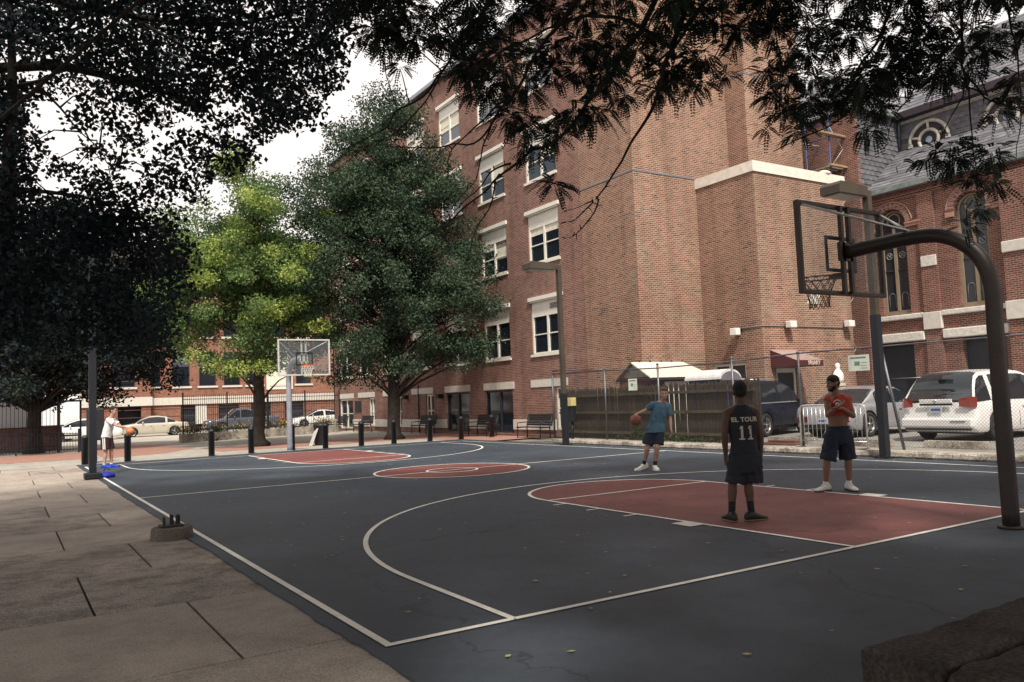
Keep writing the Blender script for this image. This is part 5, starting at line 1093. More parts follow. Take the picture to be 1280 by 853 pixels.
bag.rings([[(0.07+0.17*r*cos(2*pi*k/14)*(1+.12*sin(3*k)), 18.55+0.15*r*sin(2*pi*k/14)*(1+.1*cos(5*k)), z) for k in range(14)] for r, z in ((.8, -.01), (1.25, .02), (1.2, .07), (.95, .11), (.6, .14), (.2, .155))])
bg = bag.build('sports_bag', mat('royal_blue_nylon', (0.012, 0.025, 0.32), 0.55)); tag(bg, 'royal blue sports bag lying beside the black lamp post base', 'bag')
MB().tube([(0.0, 18.45, .18), (.05, 18.38, .26), (.14, 18.4, .2)], 0.012, 6).build('strap', M_iron, bg)
M_bin = mat('black_plastic', (0.015, 0.015, 0.02), 0.55)
kb = empty('notice_cabinet', label='black cabinet on a post at the sidewalk corner behind the black lamp post', cat='cabinet')
MB().bevel_box(0.20, 0.72, 25.95, 26.35, 0.80, 1.86, 0.03).build('housing', M_bin, kb); MB().box(0.40, 0.52, 26.1, 26.2, 0, 0.8).build('post', M_bin, kb); rebase(kb, (0.46, 26.15, 0))
wb = empty('waste_bin', label='dark waste bin standing by the far key between two bollards', cat='bin')
MB().rings([[(9.3+r*cos(2*pi*k/18), 28.6+r*sin(2*pi*k/18), z) for k in range(18)] for r, z in ((.24, -.01), (.28, .05), (.31, .78), (.34, .80), (.34, .86), (.27, .92), (.15, .96))]).build('body', M_bin, wb); rebase(wb, (9.3, 28.6, 0))
ap = empty('folding_sign_board', label='pale slatted board leaning against the waste bin', cat='board')
for k in range(5): MB().add([(8.72+.0*k, 28.15+.075*k, 0.0), (8.72, 28.21+.075*k, 0.0), (9.05, 28.35+.075*k, 0.72), (9.05, 28.29+.075*k, 0.72), (8.74, 28.15+.075*k, -0.01), (8.74, 28.21+.075*k, -0.01), (9.07, 28.35+.075*k, 0.71), (9.07, 28.29+.075*k, 0.71)], [(0,1,2,3), (7,6,5,4), (0,4,5,1), (1,5,6,2), (2,6,7,3), (3,7,4,0)]).build('slat', M_palef, ap)
rebase(ap, (8.75, 28.3, 0))
# pigeon
pg = MB(); px, py = 7.2, 38.9
pg.rings([[(px+dx+0.001, py+r*cos(2*pi*k/10), 0.12+dz+r*1.05*sin(2*pi*k/10)) for k in range(10)] for dx, dz, r in ((-.17, -.02, .012), (-.10, -.01, .03), (-.04, 0, .055), (.03, .015, .062), (.08, .05, .045), (.10, .09, .028), (.115, .12, .027), (.135, .125, .02), (.155, .118, .006))])
pgo = pg.build('pigeon', mat('slate_grey_feathers', (0.05, 0.055, 0.07), 0.7)); tag(pgo, 'dark grey pigeon standing on the plaza left of the light green tree', 'pigeon')
for s in (-.02, .02): MB().tube([(px+.01, py+s, .09), (px+.015, py+s, 0.0), (px+.04, py+s, 0.002)], 0.005, 4).build('leg', M_orange, pgo)
# fallen leaves
n_ = 620; C = np.stack([NP.uniform(0.2, 14.3, n_), NP.uniform(-3, 25, n_), np.full(n_, 0.013)], 1)
C2 = np.stack([14.35-np.abs(NP.normal(size=160))*.22, NP.uniform(5, 24, 160), np.full(160, 0.013)], 1); C3 = np.stack([NP.uniform(-4, -.3, 25), NP.uniform(-3, 20, 25), np.full(25, .0)], 1)
quads_obj('fallen_leaves', leaf_quads(np.concatenate([C, C2, C3]), 0.055, 0.6, 0, flat=0.92), mat('dry_leaf', (0.22, 0.17, 0.07), 0.8, var=0.5, vscale=0.7, col2=(0.30, 0.26, 0.15)), label='dry yellow leaves scattered over the court', cat='leaves', kind='stuff')

# raised concrete ledge (tree planter) at bottom right
pl = empty('planter_ledge', label='dark raised concrete planter ledge in the right foreground', cat='planter')
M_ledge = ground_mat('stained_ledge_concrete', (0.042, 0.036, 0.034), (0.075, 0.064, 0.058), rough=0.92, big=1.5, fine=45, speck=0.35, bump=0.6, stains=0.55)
def ragged(x0, x1, y0, y1, z0, z1, chip=0.03):
    """concrete block with a worn edge: the perimeter wanders a little and the rim is broken down"""
    per = []
    n_ = int((x1-x0)/0.06); per += [(x0+(x1-x0)*k/n_, y1) for k in range(n_)]
    m_ = int((y1-y0)/0.06); per += [(x1, y1-(y1-y0)*k/m_) for k in range(m_)]
    per += [(x1-(x1-x0)*k/n_, y0) for k in range(n_)] + [(x0, y0+(y1-y0)*k/m_) for k in range(m_)]
    cx, cy = (x0+x1)/2, (y0+y1)/2
    def ring(ins, z, amp):
        out = []
        for (x, y) in per:
            e = ins + amp*(noise.noise(Vector((x*6, y*6, z*3)))+.5*noise.noise(Vector((x*19, y*19, 1))))
            dx = 1 if x <= x0+1e-6 else (-1 if x >= x1-1e-6 else 0); dy = 1 if y <= y0+1e-6 else (-1 if y >= y1-1e-6 else 0)
            out.append((x+dx*e, y+dy*e, z))
        return out
    return MB().rings([ring(0, z0, 0), ring(0.004, z1-0.06, 0.006), ring(0.012, z1-0.02, 0.02), ring(0.035, z1, chip)], smooth=False)
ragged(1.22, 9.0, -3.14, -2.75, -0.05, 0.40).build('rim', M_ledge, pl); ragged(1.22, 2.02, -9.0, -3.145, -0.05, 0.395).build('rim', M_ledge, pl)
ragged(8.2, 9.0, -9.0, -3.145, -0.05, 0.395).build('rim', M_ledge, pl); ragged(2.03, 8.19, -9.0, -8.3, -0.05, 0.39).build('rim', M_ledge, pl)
sheet('soil', 2.0, 8.3, -8.4, -3.1, 0.28, M_earth, pl)
rebase(pl, (5.0, -5.0, 0))

# ------------------------------------------------------------------ iron fences and left side
def iron_fence(name, label, pts, zb, zt, sp, posts, rails, group=None, cat='fence', r=0.011):
    rt_ = empty(name, label=label, cat=cat, group=group); me = MB().box(-r, r, -r, r, 0, zt-zb).me('bar'); me.materials.append(M_iron)
    for (a, b_) in zip(pts[:-1], pts[1:]):
        A, B = Vector((*a, 0)), Vector((*b_, 0)); ln = (B-A).length; n_ = int(ln/sp)
        for k in range(n_+1):
            o = link('bar', me, rt_); o.location = A+(B-A)*k/n_ + Vector((0, 0, zb))
        d = (B-A).normalized()
        for z in rails: MB().tube([A+Vector((0, 0, z)), B+Vector((0, 0, z))], 0.018, 4).build('rail', M_iron, rt_)
        m_ = max(1, int(ln/posts))
        for k in range(m_+1):
            p = A+(B-A)*k/m_; MB().box(p.x-.035, p.x+.035, p.y-.035, p.y+.035, zb-.05 if zb > .1 else 0, zt+.12).build('post', M_iron, rt_)
    rebase(rt_, (*pts[0], zb)); return rt_
iron_fence('iron_fence', 'low black iron picket fence left of the court before the low wall', [(-9.0, 36.9), (0.66, 36.3)], 0.04, 0.95, 0.115, 2.4, (0.16, 0.86))
iron_fence('iron_fence', 'tall black iron fence on the low stone wall along the street', [(5.95, 41.15), (15.9, 44.4)], 0.46, 2.55, 0.125, 2.4, (0.62, 2.3, 1.95))
iron_fence('iron_gate', 'tall black iron gate frame beside the low fence at left', [(-3.2, 37.6), (-0.1, 37.6)], 0.04, 2.45, 0.15, 3.1, (0.3, 1.2, 2.2), cat='gate')
gf_ = empty('gate_frame', label='open black iron gate frame above the low fence beside the sidewalk corner', cat='gate')
MB().box(-0.08, 0.82, 37.2, 37.26, 2.3, 2.38).build('rail', M_iron, gf_); MB().box(0.76, 0.84, 37.2, 37.28, 0, 2.38).build('post', M_iron, gf_); MB().box(-0.1, -0.02, 37.2, 37.28, 0, 2.38).build('post', M_iron, gf_); MB().box(-0.45, 0.82, 37.3, 37.36, 0.72, 0.80).build('rail', M_iron, gf_)
rebase(gf_, (0.3, 37.2, 0))
lwl = empty('low_stone_wall', label='low pale stone wall under the iron fence by the street', cat='wall')
d = Vector((9.95, 3.25, 0)).normalized(); nrm = Vector((-d.y, d.x, 0)); s_ = 0
A0 = Vector((5.8, 41.1, 0))
while s_ < 10.4:
    e = min(10.4, s_+1.3); q = []
    for z in (-0.05, 0.45):
        for (t, w) in ((s_+.008, -.17), (e-.008, -.17), (e-.008, .17), (s_+.008, .17)): v = A0+d*t+nrm*w; q.append((v.x, v.y, z))
    MB().add(q, [(0,3,2,1), (4,5,6,7), (0,1,5,4), (1,2,6,5), (2,3,7,6), (3,0,4,7)]).build('stone_block', M_kerb, lwl); s_ = e
rebase(lwl, (5.8, 41.1, 0))
# flower bed behind the wall
C = []; C2 = []
for k in range(26):
    t = NP.uniform(0.2, 10.2); v = A0+d*t+nrm*NP.uniform(.3, .7); c = NP.normal(size=(90, 3))*np.array([.22, .18, .13])+np.array([v.x, v.y, .62]); C.append(c)
    if k % 2: C2.append(c[:30]+np.array([0, -.12, .12]))
o = quads_obj('flower_bed', leaf_quads(np.concatenate(C), 0.10), M_weed, label='low flowering plants behind the stone wall by the street', cat='flower bed', kind='stuff')
quads_obj('blossoms', leaf_quads(np.concatenate(C2), 0.09, .8), mat('orange_yellow_petals', (0.55, 0.25, 0.04), 0.7, var=0.4, vscale=.5, col2=(0.6, 0.45, 0.08)), o, kind='stuff')
dw = empty('low_brick_wall', label='low dark brick wall with a pale coping behind the low iron fence', cat='wall')
MB().box(-14, 0.25, 41.0, 41.3, -0.02, 1.15).build('wall', M_bch_y, dw); MB().box(-14, 0.34, 40.93, 41.37, 1.15, 1.23).build('coping', M_stone, dw); rebase(dw, (-3, 41.1, 0))
tr = empty('box_trailer', label='large plain white box trailer at the left edge behind the low brick wall', cat='trailer')
MB().bevel_box(-11.5, -1.12, 42.2, 44.7, 1.05, 3.6, 0.04).build('box', mat('white_trailer_skin', (0.66, 0.68, 0.70), 0.5, var=0.04), tr); MB().box(-11.4, -1.3, 42.4, 44.5, 0.75, 1.05).build('chassis', M_iron, tr)
for x in (-2.4, -3.5, -9.5):
    for y in (42.35, 44.35): MB().tube([(x, y-.13, .48), (x, y+.13, .48)], .48, 20).build('wheel', M_bin, tr)
rebase(tr, (-6, 43.4, 0))
# ------------------------------------------------------------------ people
def cone(a, ra, b_, rb, n=14, flat=False):
    """tapered limb segment with round ends (flat=True: cut ends)"""
    a, b_ = Vector(a), Vector(b_); d = (b_-a).normalized(); pts = []; rs = []
    if flat: return MB().tube([a, b_], [ra, rb], n)
    for k in range(5):
        t = -1+k/4; pts.append(a+d*ra*t); rs.append(ra*math.sqrt(max(0, 1-t*t))+1e-4)
    for k in range(5):
        t = k/4; pts.append(b_+d*rb*t); rs.append(rb*math.sqrt(max(0, 1-t*t))+1e-4)
    m = MB(); 
    m.tube(pts, rs, n); return m
def blob(mbs): 
    o = MB()
    for m in mbs: o.add(m.v, m.f, True)
    return o
def ellipse_loft(secs, n=24):
    """secs: (z, cx, cy, rx, ry) stacked rings, optional 6th: rotation about z"""
    m = MB(); m.rings([[(s[1]+s[3]*cos(2*pi*k/n)*cos(s[5] if len(s) > 5 else 0)-s[4]*sin(2*pi*k/n)*sin(s[5] if len(s) > 5 else 0),
                         s[2]+s[3]*cos(2*pi*k/n)*sin(s[5] if len(s) > 5 else 0)+s[4]*sin(2*pi*k/n)*cos(s[5] if len(s) > 5 else 0), s[0]) for k in range(n)] for s in secs]); return m
def fuse(name, mbs, m, parent, vox=0.009, smooth=3, wrinkle=0.0, mats=None, dec=None):
    me = blob(mbs).me(name); o = link(name, me, parent, [m])
    mod = o.modifiers.new('r', 'REMESH'); mod.mode = 'VOXEL'; mod.voxel_size = vox; mod.use_smooth_shade = True
    if smooth: sm_ = o.modifiers.new('s', 'SMOOTH'); sm_.iterations = smooth; sm_.factor = 0.5
    if dec: dm = o.modifiers.new('d', 'DECIMATE'); dm.ratio = dec
    bpy.context.view_layer.update()
    me2 = bpy.data.meshes.new_from_object(o.evaluated_get(bpy.context.evaluated_depsgraph_get()))
    o.modifiers.clear(); o.data = me2; bpy.data.meshes.remove(me)
    if not me2.materials: me2.materials.append(m)
    if wrinkle:
        nv = len(me2.vertices); co = np.empty(nv*3, np.float32); me2.vertices.foreach_get('co', co); co = co.reshape(-1, 3)
        no = np.empty(nv*3, np.float32); me2.vertex_normals.foreach_get('vector', no); no = no.reshape(-1, 3)
        w = np.array([noise.noise(Vector((c[0]*14+c[2]*5, c[1]*14, c[2]*6)))+.6*noise.noise(Vector((c[0]*24-c[2]*14, c[1]*24, c[2]*22))) for c in co])
        co += no*(w*wrinkle)[:, None]; me2.vertices.foreach_set('co', co.ravel())
    me2.polygons.foreach_set('use_smooth', [True]*len(me2.polygons)); me2.update()
    return o
V3 = Vector
def lerp(a, b_, t): return V3(a)*(1-t)+V3(b_)*t
def hand(wrist, direction, palm_normal, side=1, curl=0.5, s=1.0, spread=0.06):
    """palm, four two-bend fingers, thumb; palm_normal: way the palm faces; side=+1 puts the thumb on the +cross side"""
    w = V3(wrist); d = V3(direction).normalized(); n = V3(palm_normal); n = (n-d*n.dot(d)).normalized(); t = d.cross(n)*side
    out = [cone(w, .026*s, w+d*.03*s, .027*s)]
    for k in range(4):
        q = (k-1.5)*.019*s
        out.append(cone(w+d*.02*s+t*q*.8, .0135*s, w+d*.088*s+t*q, .0115*s, 8))
    L_ = (.066, .078, .073, .058)
    for k in range(4):
        q = (1.5-k)*.0205*s; base = w+d*.088*s+t*q; dd = (d+t*q*spread*60*.04).normalized(); p = base; ang = curl*.35; r = .0098*s
        for j, f in enumerate((.46, .30, .24)):
            v = dd*cos(ang)+n*sin(ang); e = p+v*L_[k]*f*1.25*s
            out.append(cone(p, r, e, r*.9, 8)); p = e; r *= .9; ang += curl*.75
    b0_ = w+d*.025*s+t*.026*s; v1 = (d*.55+t*.75+n*.25).normalized(); b1_ = b0_+v1*.045*s; v2 = (d*.85+t*.3+n*(.2+.3*curl)).normalized()
    out += [cone(b0_, .0145*s, b1_, .0125*s, 8), cone(b1_, .012*s, b1_+v2*.032*s, .0105*s, 8), cone(b1_+v2*.032*s, .0105*s, b1_+v2*.032*s+(v2+n*.3*curl).normalized()*.022*s, .009*s, 8)]
    return out
def head(c, fwd, s=1.0):
    """c: head centre (between the ears); fwd: face direction. Returns skin parts + frame"""
    c = V3(c); f = V3(fwd).normalized(); u = V3((0, 0, 1)); u = (u-f*u.dot(f)).normalized(); r = f.cross(u)
    def P(x, y, z): return c+(r*x+f*y+u*z)*s
    def el(p, rx, ry, rz, n=14, m=10):
        mb = MB().sphere((0, 0, 0), 1, n, m); mb.v = [tuple(p+(r*v[0]*rx+f*v[1]*ry+u*v[2]*rz)*s) for v in mb.v]; return mb
    parts = [el(P(0, -.010, .035), .074, .092, .088), el(P(0, .012, -.030), .062, .074, .085), el(P(0, .055, -.088), .028, .026, .022), el(P(0, .03, -.075), .048, .045, .032),
             el(P(0, .088, -.022), .0115, .017, .022), el(P(0, .095, -.036), .015, .014, .011), cone(P(0, .082, .012), .008*s, P(0, .098, -.032), .011*s, 8),
             el(P(0, .082, -.062), .024, .011, .007), el(P(0, .080, -.071), .021, .011, .007), el(P(.027, .073, .022), .026, .012, .009), el(P(-.027, .073, .022), .026, .012, .009),
             el(P(.038, .058, -.025), .022, .022, .020), el(P(-.038, .058, -.025), .022, .022, .020)]
    for sg in (-1, 1): parts.append(el(P(sg*.076, -.008, -.008), .009, .018, .031))
    return parts, P, el
M_mouth = mat('lip_colour', (0.22, 0.09, 0.07), 0.6); M_eye = mat('eye_white', (0.22, 0.20, 0.18), 0.3); M_iris = mat('dark_iris', (0.02, 0.015, 0.01), 0.2)
def face(P, el, parent, s=1.0):
    for sg in (-1, 1):
        e = el(P(sg*.029, .068, .004), .012, .011, .008).build('eye', M_eye, parent); el(P(sg*.029, .077, .004), .0055, .004, .0055).build('iris', M_iris, e)
        el(P(sg*.029, .084, .026), .020, .004, .0045).build('eyebrow', M_iris, parent)
    el(P(0, .090, -.0665), .020, .004, .0035).build('mouth', M_mouth, parent)
def limb(pts, rs): 
    return [cone(pts[i], rs[i], pts[i+1], rs[i+1]) for i in range(len(pts)-1)]
def leg_parts(hip, knee, ankle, k=1.0, thigh=.083):
    calf = lerp(knee, ankle, .30)+V3((0, 0, 0)); out = limb([hip, lerp(hip, knee, .5), knee], [thigh*k, thigh*.86*k, .056*k])
    out += limb([knee, calf, lerp(knee, ankle, .68), ankle], [.053*k, .058*k, .042*k, .034*k]); return out
def arm_parts(sh, el_, wr, k=1.0):
    out = limb([sh, lerp(sh, el_, .45), el_], [.055*k, .050*k, .039*k]); out += limb([el_, lerp(el_, wr, .28), wr], [.038*k, .041*k, .026*k]); return out
def shoe(ankle, toe_dir, m_up, m_sole, parent, s=1.0, tilt=0.0, high=True, heel_z=None):
    """shoe with a shaped upper and sole, toe_dir is horizontal"""
    a = V3(ankle); f = V3((toe_dir[0], toe_dir[1], 0)).normalized(); r = V3((f.y, -f.x, 0))
    gz_ = heel_z if heel_z is not None else 0.0
    base = V3((a.x, a.y, gz_))
    def ring(y, hw, z0, z1): 
        pts = []
        for k in range(14):
            t = 2*pi*k/14; x = hw*cos(t)*(1 if abs(cos(t)) < .8 else 1.0); zz = (z0+z1)/2+(z1-z0)/2*math.copysign(abs(sin(t))**.75, sin(t))
            pts.append(base+r*x*s+f*(y*s)+V3((0, 0, zz*s+tilt*max(0, -(y-.12))*s)))
        return pts
    secs = [(-.085, .012, .03, .05), (-.08, .030, .018, .085), (-.05, .038, .012, .115 if high else .08), (-.01, .040, .012, .13 if high else .085), (.035, .041, .012, .105 if high else .075), (.075, .045, .012, .078), (.12, .050, .012, .062), (.16, .047, .012, .05), (.19, .034, .014, .042), (.205, .012, .02, .034)]
    up = MB().rings([ring(*q) for q in secs]).build('shoe', m_up, parent)
    sl = MB().rings([ring(y, hw*1.08+.003, -.002 if .0 < y < .2 else 0.001, .022) for y, hw, _, _ in [(-.09, .02, 0, 0), (-.08, .032, 0, 0), (-.04, .041, 0, 0), (.03, .041, 0, 0), (.11, .052, 0, 0), (.17, .046, 0, 0), (.2, .03, 0, 0), (.212, .012, 0, 0)]]).build('sole', m_sole, up)
    lc = MB()
    for k in range(4): y = .04+.022*k; lc.tube([base+r*x*s+f*(y*s)+V3((0, 0, (.098-.011*k-abs(x)*.25)*s+tilt*max(0, -(y-.12))*s)) for x in (-.026, 0, .026)], .003*s, 5)
    lc.build('lace', m_sole, up)
    return up
def shorts(parent, waist, hipw, legs, m, name='shorts', vox=.011, wr=.007):
    """legs: list of (hip, hem, r_top, r_hem)"""
    z, cx, cy, rx, ry, rot = waist
    parts = [ellipse_loft([(z-.26, cx+hipw[0], cy, rx*1.04, ry*1.10, rot), (z-.16, cx+hipw[0]*.6, cy, rx*1.12, ry*1.2, rot), (z-.06, cx+hipw[0]*.2, cy, rx*1.05, ry*1.1, rot), (z, cx, cy, rx, ry, rot)])]
    for hp, hm, rt_, rh in legs: parts.append(cone(hp, rt_, hm, rh, 18, flat=True))
    o = fuse(name, parts, m, parent, vox, 2, wr)
    MB().rings([[(cx+(rx+.004)*cos(2*pi*k/24)*cos(rot)-(ry+.004)*sin(2*pi*k/24)*sin(rot), cy+(rx+.004)*cos(2*pi*k/24)*sin(rot)+(ry+.004)*sin(2*pi*k/24)*cos(rot), zz) for k in range(24)] for zz in (z-.025, z+.008)]).build('waistband', m, o)
    return o
def skin_mat(name, c): return mat(name, c, 0.55, var=0.10, vscale=9, spec=0.35)
SK_brown = skin_mat('brown_skin', (0.10, 0.05, 0.033)); SK_tan = skin_mat('tan_skin', (0.20, 0.105, 0.07)); SK_fair = skin_mat('fair_skin', (0.40, 0.235, 0.175))
M_hair = mat('black_hair', (0.012, 0.010, 0.010), 0.8, var=0.3, vscale=60, bump=0.6, bscale=160); M_hairb = mat('light_brown_hair', (0.095, 0.055, 0.030), 0.75, var=0.4, vscale=50, bump=0.6, bscale=120, col2=(0.13, 0.08, 0.045))
M_blkcloth = mat('black_mesh_cloth', (0.016, 0.018, 0.026), 0.8, var=0.15); M_navy = mat('navy_cloth', (0.012, 0.017, 0.035), 0.85, var=0.15)
M_redc = mat('red_cotton', (0.36, 0.045, 0.025), 0.85, var=0.1); M_bluec = mat('heather_blue_cotton', (0.055, 0.115, 0.17), 0.85, var=0.12, vscale=30); M_whitec = mat('white_cotton', (0.72, 0.71, 0.70), 0.85, var=0.05); M_maroon = mat('dark_maroon_cloth', (0.035, 0.012, 0.02), 0.85)
M_blksh = mat('black_shoe_leather', (0.018, 0.018, 0.018), 0.5); M_dksole = mat('dark_sole', (0.03, 0.03, 0.028), 0.7); M_olive = mat('olive_trim', (0.16, 0.13, 0.05), 0.6); M_whsh = mat('white_shoe_leather', (0.66, 0.62, 0.58), 0.5); M_blsh = mat('bright_blue_shoe', (0.01, 0.05, 0.45), 0.5); M_sock = mat('black_sock', (0.015, 0.016, 0.022), 0.9)
def person(loc, label, s=1.0):
    p = empty('person', (0, 0, 0), label=label, cat='person', group='basketball players'); return p
def place(p, loc, s=1.0, rz=-0.563):
    p.location = loc; p.rotation_euler = (0, 0, rz); p.scale = (s, s, s); return p

# -- person 1: black numbered jersey, back to the camera
p = person(None, 'person seen from behind in a black EL TOUR 11 jersey, standing on the red key')
hc = V3((.070, .02, 1.605)); lean = .07
hd, P, el = head(hc, (.12, 1, -.08), 1.1)
skin = hd + limb([(.07, 0, 1.50), (.07, 0, 1.36)], [.055, .062])
Ls, Rs = V3((-.108, .0, 1.345)), V3((.242, .0, 1.345))
Le, Lw = V3((-.165, -.02, 1.07)), V3((-.150, .03, .82)); Re, Rw = V3((.290, -.01, 1.07)), V3((.290, .03, .83))
skin += limb([(-.02, 0, 1.385), Ls], [.055, .06]) + limb([(.16, 0, 1.385), Rs], [.055, .06])
skin += arm_parts(Ls, Le, Lw, 1.02) + arm_parts(Rs, Re, Rw, 1.02)
skin += hand(Lw, (-.02, .05, -1), (1, .2, 0), side=-1, curl=.75) + hand(Rw, (0, .05, -1), (-1, .2, 0), side=1, curl=.75)
skin += [ellipse_loft([(.80, .08, 0, .15, .10), (.95, .08, 0, .15, .10), (1.15, .075, 0, .165, .105), (1.30, .072, 0, .17, .10), (1.38, .07, 0, .12, .08), (1.42, .07, 0, .07, .06)])]
Lk, La = V3((-.085, .03, .47)), V3((-.125, .0, .09)); Rk, Ra = V3((.105, .02, .47)), V3((.122, .0, .09))
skin += leg_parts((-.0, 0, .84), Lk, La) + leg_parts((.165, 0, .84), Rk, Ra)
body = fuse('body', skin, SK_brown, p, .0085, 3)
cap = [el(P(0, -.018, .050), .083, .094, .086), el(P(0, -.060, -.005), .070, .050, .062)]
fuse('hair', cap, M_hair, p, .008, 1, .004)
face(P, el, p)
js = fuse('jersey', [ellipse_loft([(.74, .085, 0, .185, .13), (.85, .083, 0, .178, .128), (1.0, .08, 0, .170, .122), (1.15, .076, 0, .186, .126), (1.26, .074, 0, .192, .124), (1.33, .072, 0, .178, .112), (1.38, .07, 0, .150, .092), (1.415, .07, 0, .11, .075), (1.44, .07, 0, .075, .064)])], M_blkcloth, p, .009, 2, .009)
shorts(p, (.86, .085, 0, .178, .13, 0), (0, 0), [((-.005, 0, .82), (-.05, .015, .475), .115, .125), ((.175, 0, .82), (.165, .01, .475), .115, .125)], M_blkcloth, wr=.013)
for a, kn, d in ((La, Lk, (-.25, 1)), (Ra, Rk, (.95, .35))):
    cone(lerp(a, kn, .0), .041, lerp(a, kn, .42), .046, 14, flat=True).build('sock', M_sock, p)
    shoe(a, d, M_blksh, M_olive, p, 1.12)
dg = bpy.context.evaluated_depsgraph_get()
def print_on(txt, size, cx, cz, tgt, parent, m, bold=0.003, y_from=-1.0, spacing=1.0, name='lettering', one=False):
    if one: o = MB().add([(-.014,-.085,0),(.014,-.085,0),(.014,.085,0),(-.014,.085,0),(-.034,.045,0),(-.014,.055,0),(-.036,-.085,0),(.036,-.085,0),(.036,-.068,0),(-.036,-.068,0)], [(0,1,2,3),(3,4,5),(6,7,8,9)]).build(name, m, parent)
    else: o = text_mesh(txt, size, name, m, parent, extrude=0.0, bold=bold, spacing=spacing)
    me = o.data; bm = bmesh.new(); bm.from_mesh(me); bmesh.ops.triangulate(bm, faces=bm.faces)
    for _ in range(2): bmesh.ops.subdivide_edges(bm, edges=[e for e in bm.edges if e.calc_length() > .012], cuts=1)
    from mathutils.bvhtree import BVHTree
    bv = BVHTree.FromPolygons([v.co for v in tgt.data.vertices], [tuple(q.vertices) for q in tgt.data.polygons])
    for v in bm.verts:
        x, z = cx+v.co.x, cz+v.co.y
        hit = bv.ray_cast(V3((x, y_from, z)), V3((0, 1 if y_from < 0 else -1, 0)))
        yy = hit[0].y if hit[0] is not None else 0
        v.co = V3((x, yy-(.0035 if y_from < 0 else -.0035), z))
    bm.to_mesh(me); bm.free(); o.location = (0, 0, 0); o.rotation_euler = (0, 0, 0); return o
M_print = mat('cream_jersey_print', (0.52, 0.47, 0.38), 0.7, var=0.06)
print_on('EL TOUR', .078, .078, 1.262, js, js, M_print, .003, spacing=1.06)
for dx in (-.052, .052): print_on('1', .0, .082+dx, 1.10, js, js, M_print, one=True)
place(p, (5.58, 1.93, 0))

# -- person 2: red sleeveless shirt pulled up, clapping hands together
p = person(None, 'person in a rolled up red sleeveless shirt and navy shorts, hands together, looking left')
hc = V3((.075, -.01, 1.675)); hd, P, el = head(hc, (-1, -.22, -.03), 1.1)
rot = -.35
skin = hd + limb([(.10, 0, 1.58), (.13, .01, 1.44)], [.056, .064])
Ls, Rs = V3((-.035, -.05, 1.43)), V3((.305, .05, 1.42))
Le, Lw = V3((-.085, -.13, 1.19)), V3((-.005, -.27, 1.30)); Re, Rw = V3((.335, -.06, 1.16)), V3((.10, -.26, 1.285))
skin += limb([(.08, 0, 1.46), Ls], [.06, .06]) + limb([(.2, 0, 1.46), Rs], [.06, .062]) + arm_parts(Ls, Le, Lw, 1.05) + arm_parts(Rs, Re, Rw, 1.08)
skin += hand(Lw, (.55, -.1, .35), (.2, -.2, 1), side=-1, curl=.3, spread=.03) + hand(Rw, (-1, -.05, .18), (0, -.1, -1), side=1, curl=.3, spread=.03)
skin += [ellipse_loft([(.86, .115, 0, .145, .10, rot), (.98, .115, 0, .140, .095, rot), (1.08, .118, 0, .142, .098, rot), (1.2, .125, 0, .165, .11, rot), (1.34, .132, 0, .175, .115, rot), (1.44, .135, 0, .14, .085, rot), (1.49, .135, 0, .08, .065, rot)])]
Lk, La = V3((-.10, -.02, .49)), V3((-.135, .02, .09)); Rk, Ra = V3((.235, .0, .49)), V3((.235, .02, .09))
skin += leg_parts((.03, 0, .88), Lk, La) + leg_parts((.20, 0, .88), Rk, Ra)
fuse('body', skin, SK_tan, p, .0085, 3)
fuse('hair', [el(P(0, -.008, .052), .080, .094, .078), el(P(0, -.055, .005), .069, .045, .055)], M_hair, p, .008, 1, .003)
fuse('beard', [el(P(0, .042, -.085), .046, .040, .030), el(P(.045, .02, -.055), .022, .04, .035), el(P(-.045, .02, -.055), .022, .04, .035)], M_hair, p, .007, 1, .002)
face(P, el, p)
sh = fuse('shirt', [ellipse_loft([(1.19, .125, 0, .172, .118, rot), (1.25, .128, 0, .185, .128, rot), (1.36, .133, 0, .188, .125, rot), (1.43, .134, 0, .185, .10, rot), (1.475, .135, 0, .13, .085, rot), (1.50, .135, 0, .085, .07, rot)]), cone(Ls, .068, (-.02, -.05, 1.40), .068), cone(Rs, .070, (.29, .05, 1.40), .07)], M_redc, p, .009, 2, .010)
MB().rings([[(.125+(.158+dr_)*cos(2*pi*k/28)*cos(rot)-(.108+dr_)*sin(2*pi*k/28)*sin(rot), (.158+dr_)*cos(2*pi*k/28)*sin(rot)+(.108+dr_)*sin(2*pi*k/28)*cos(rot), zz) for k in range(28)] for dr_, zz in ((0.004, 1.175), (.016, 1.18), (.020, 1.195), (.014, 1.21), (.0, 1.215))]).build('rolled_hem', M_redc, sh)
print_on('VIRGINIA', .045, .085, 1.395, sh, sh, M_whitec, .002, name='lettering') if False else None
em = MB(); em.sphere((.075, -.137, 1.355), (.036, .005, .028), 12, 8); em.build('chest_print', M_whitec, sh)
em = MB(); em.tube([(.075+.055*cos(a), -.128-.004*sin(a), 1.372+.045*sin(a)) for a in [pi*k/10 for k in range(11)]], .007, 5); em.build('chest_print', M_whitec, sh)
shorts(p, (1.0, .115, 0, .155, .112, rot), (0, 0), [((.03, -.01, .93), (-.085, -.01, .485), .115, .125), ((.205, .01, .93), (.235, .0, .485), .115, .13)], M_navy, wr=.014)
for a, kn, d in ((La, Lk, (-1, -.5)), (Ra, Rk, (.1, -1))):
    cone(lerp(a, kn, .02), .041, lerp(a, kn, .16), .042, 14, flat=True).build('sock', M_whsh, p); shoe(a, d, M_whsh, M_dksole, p, 1.12)
place(p, (8.79, 2.94, 0))

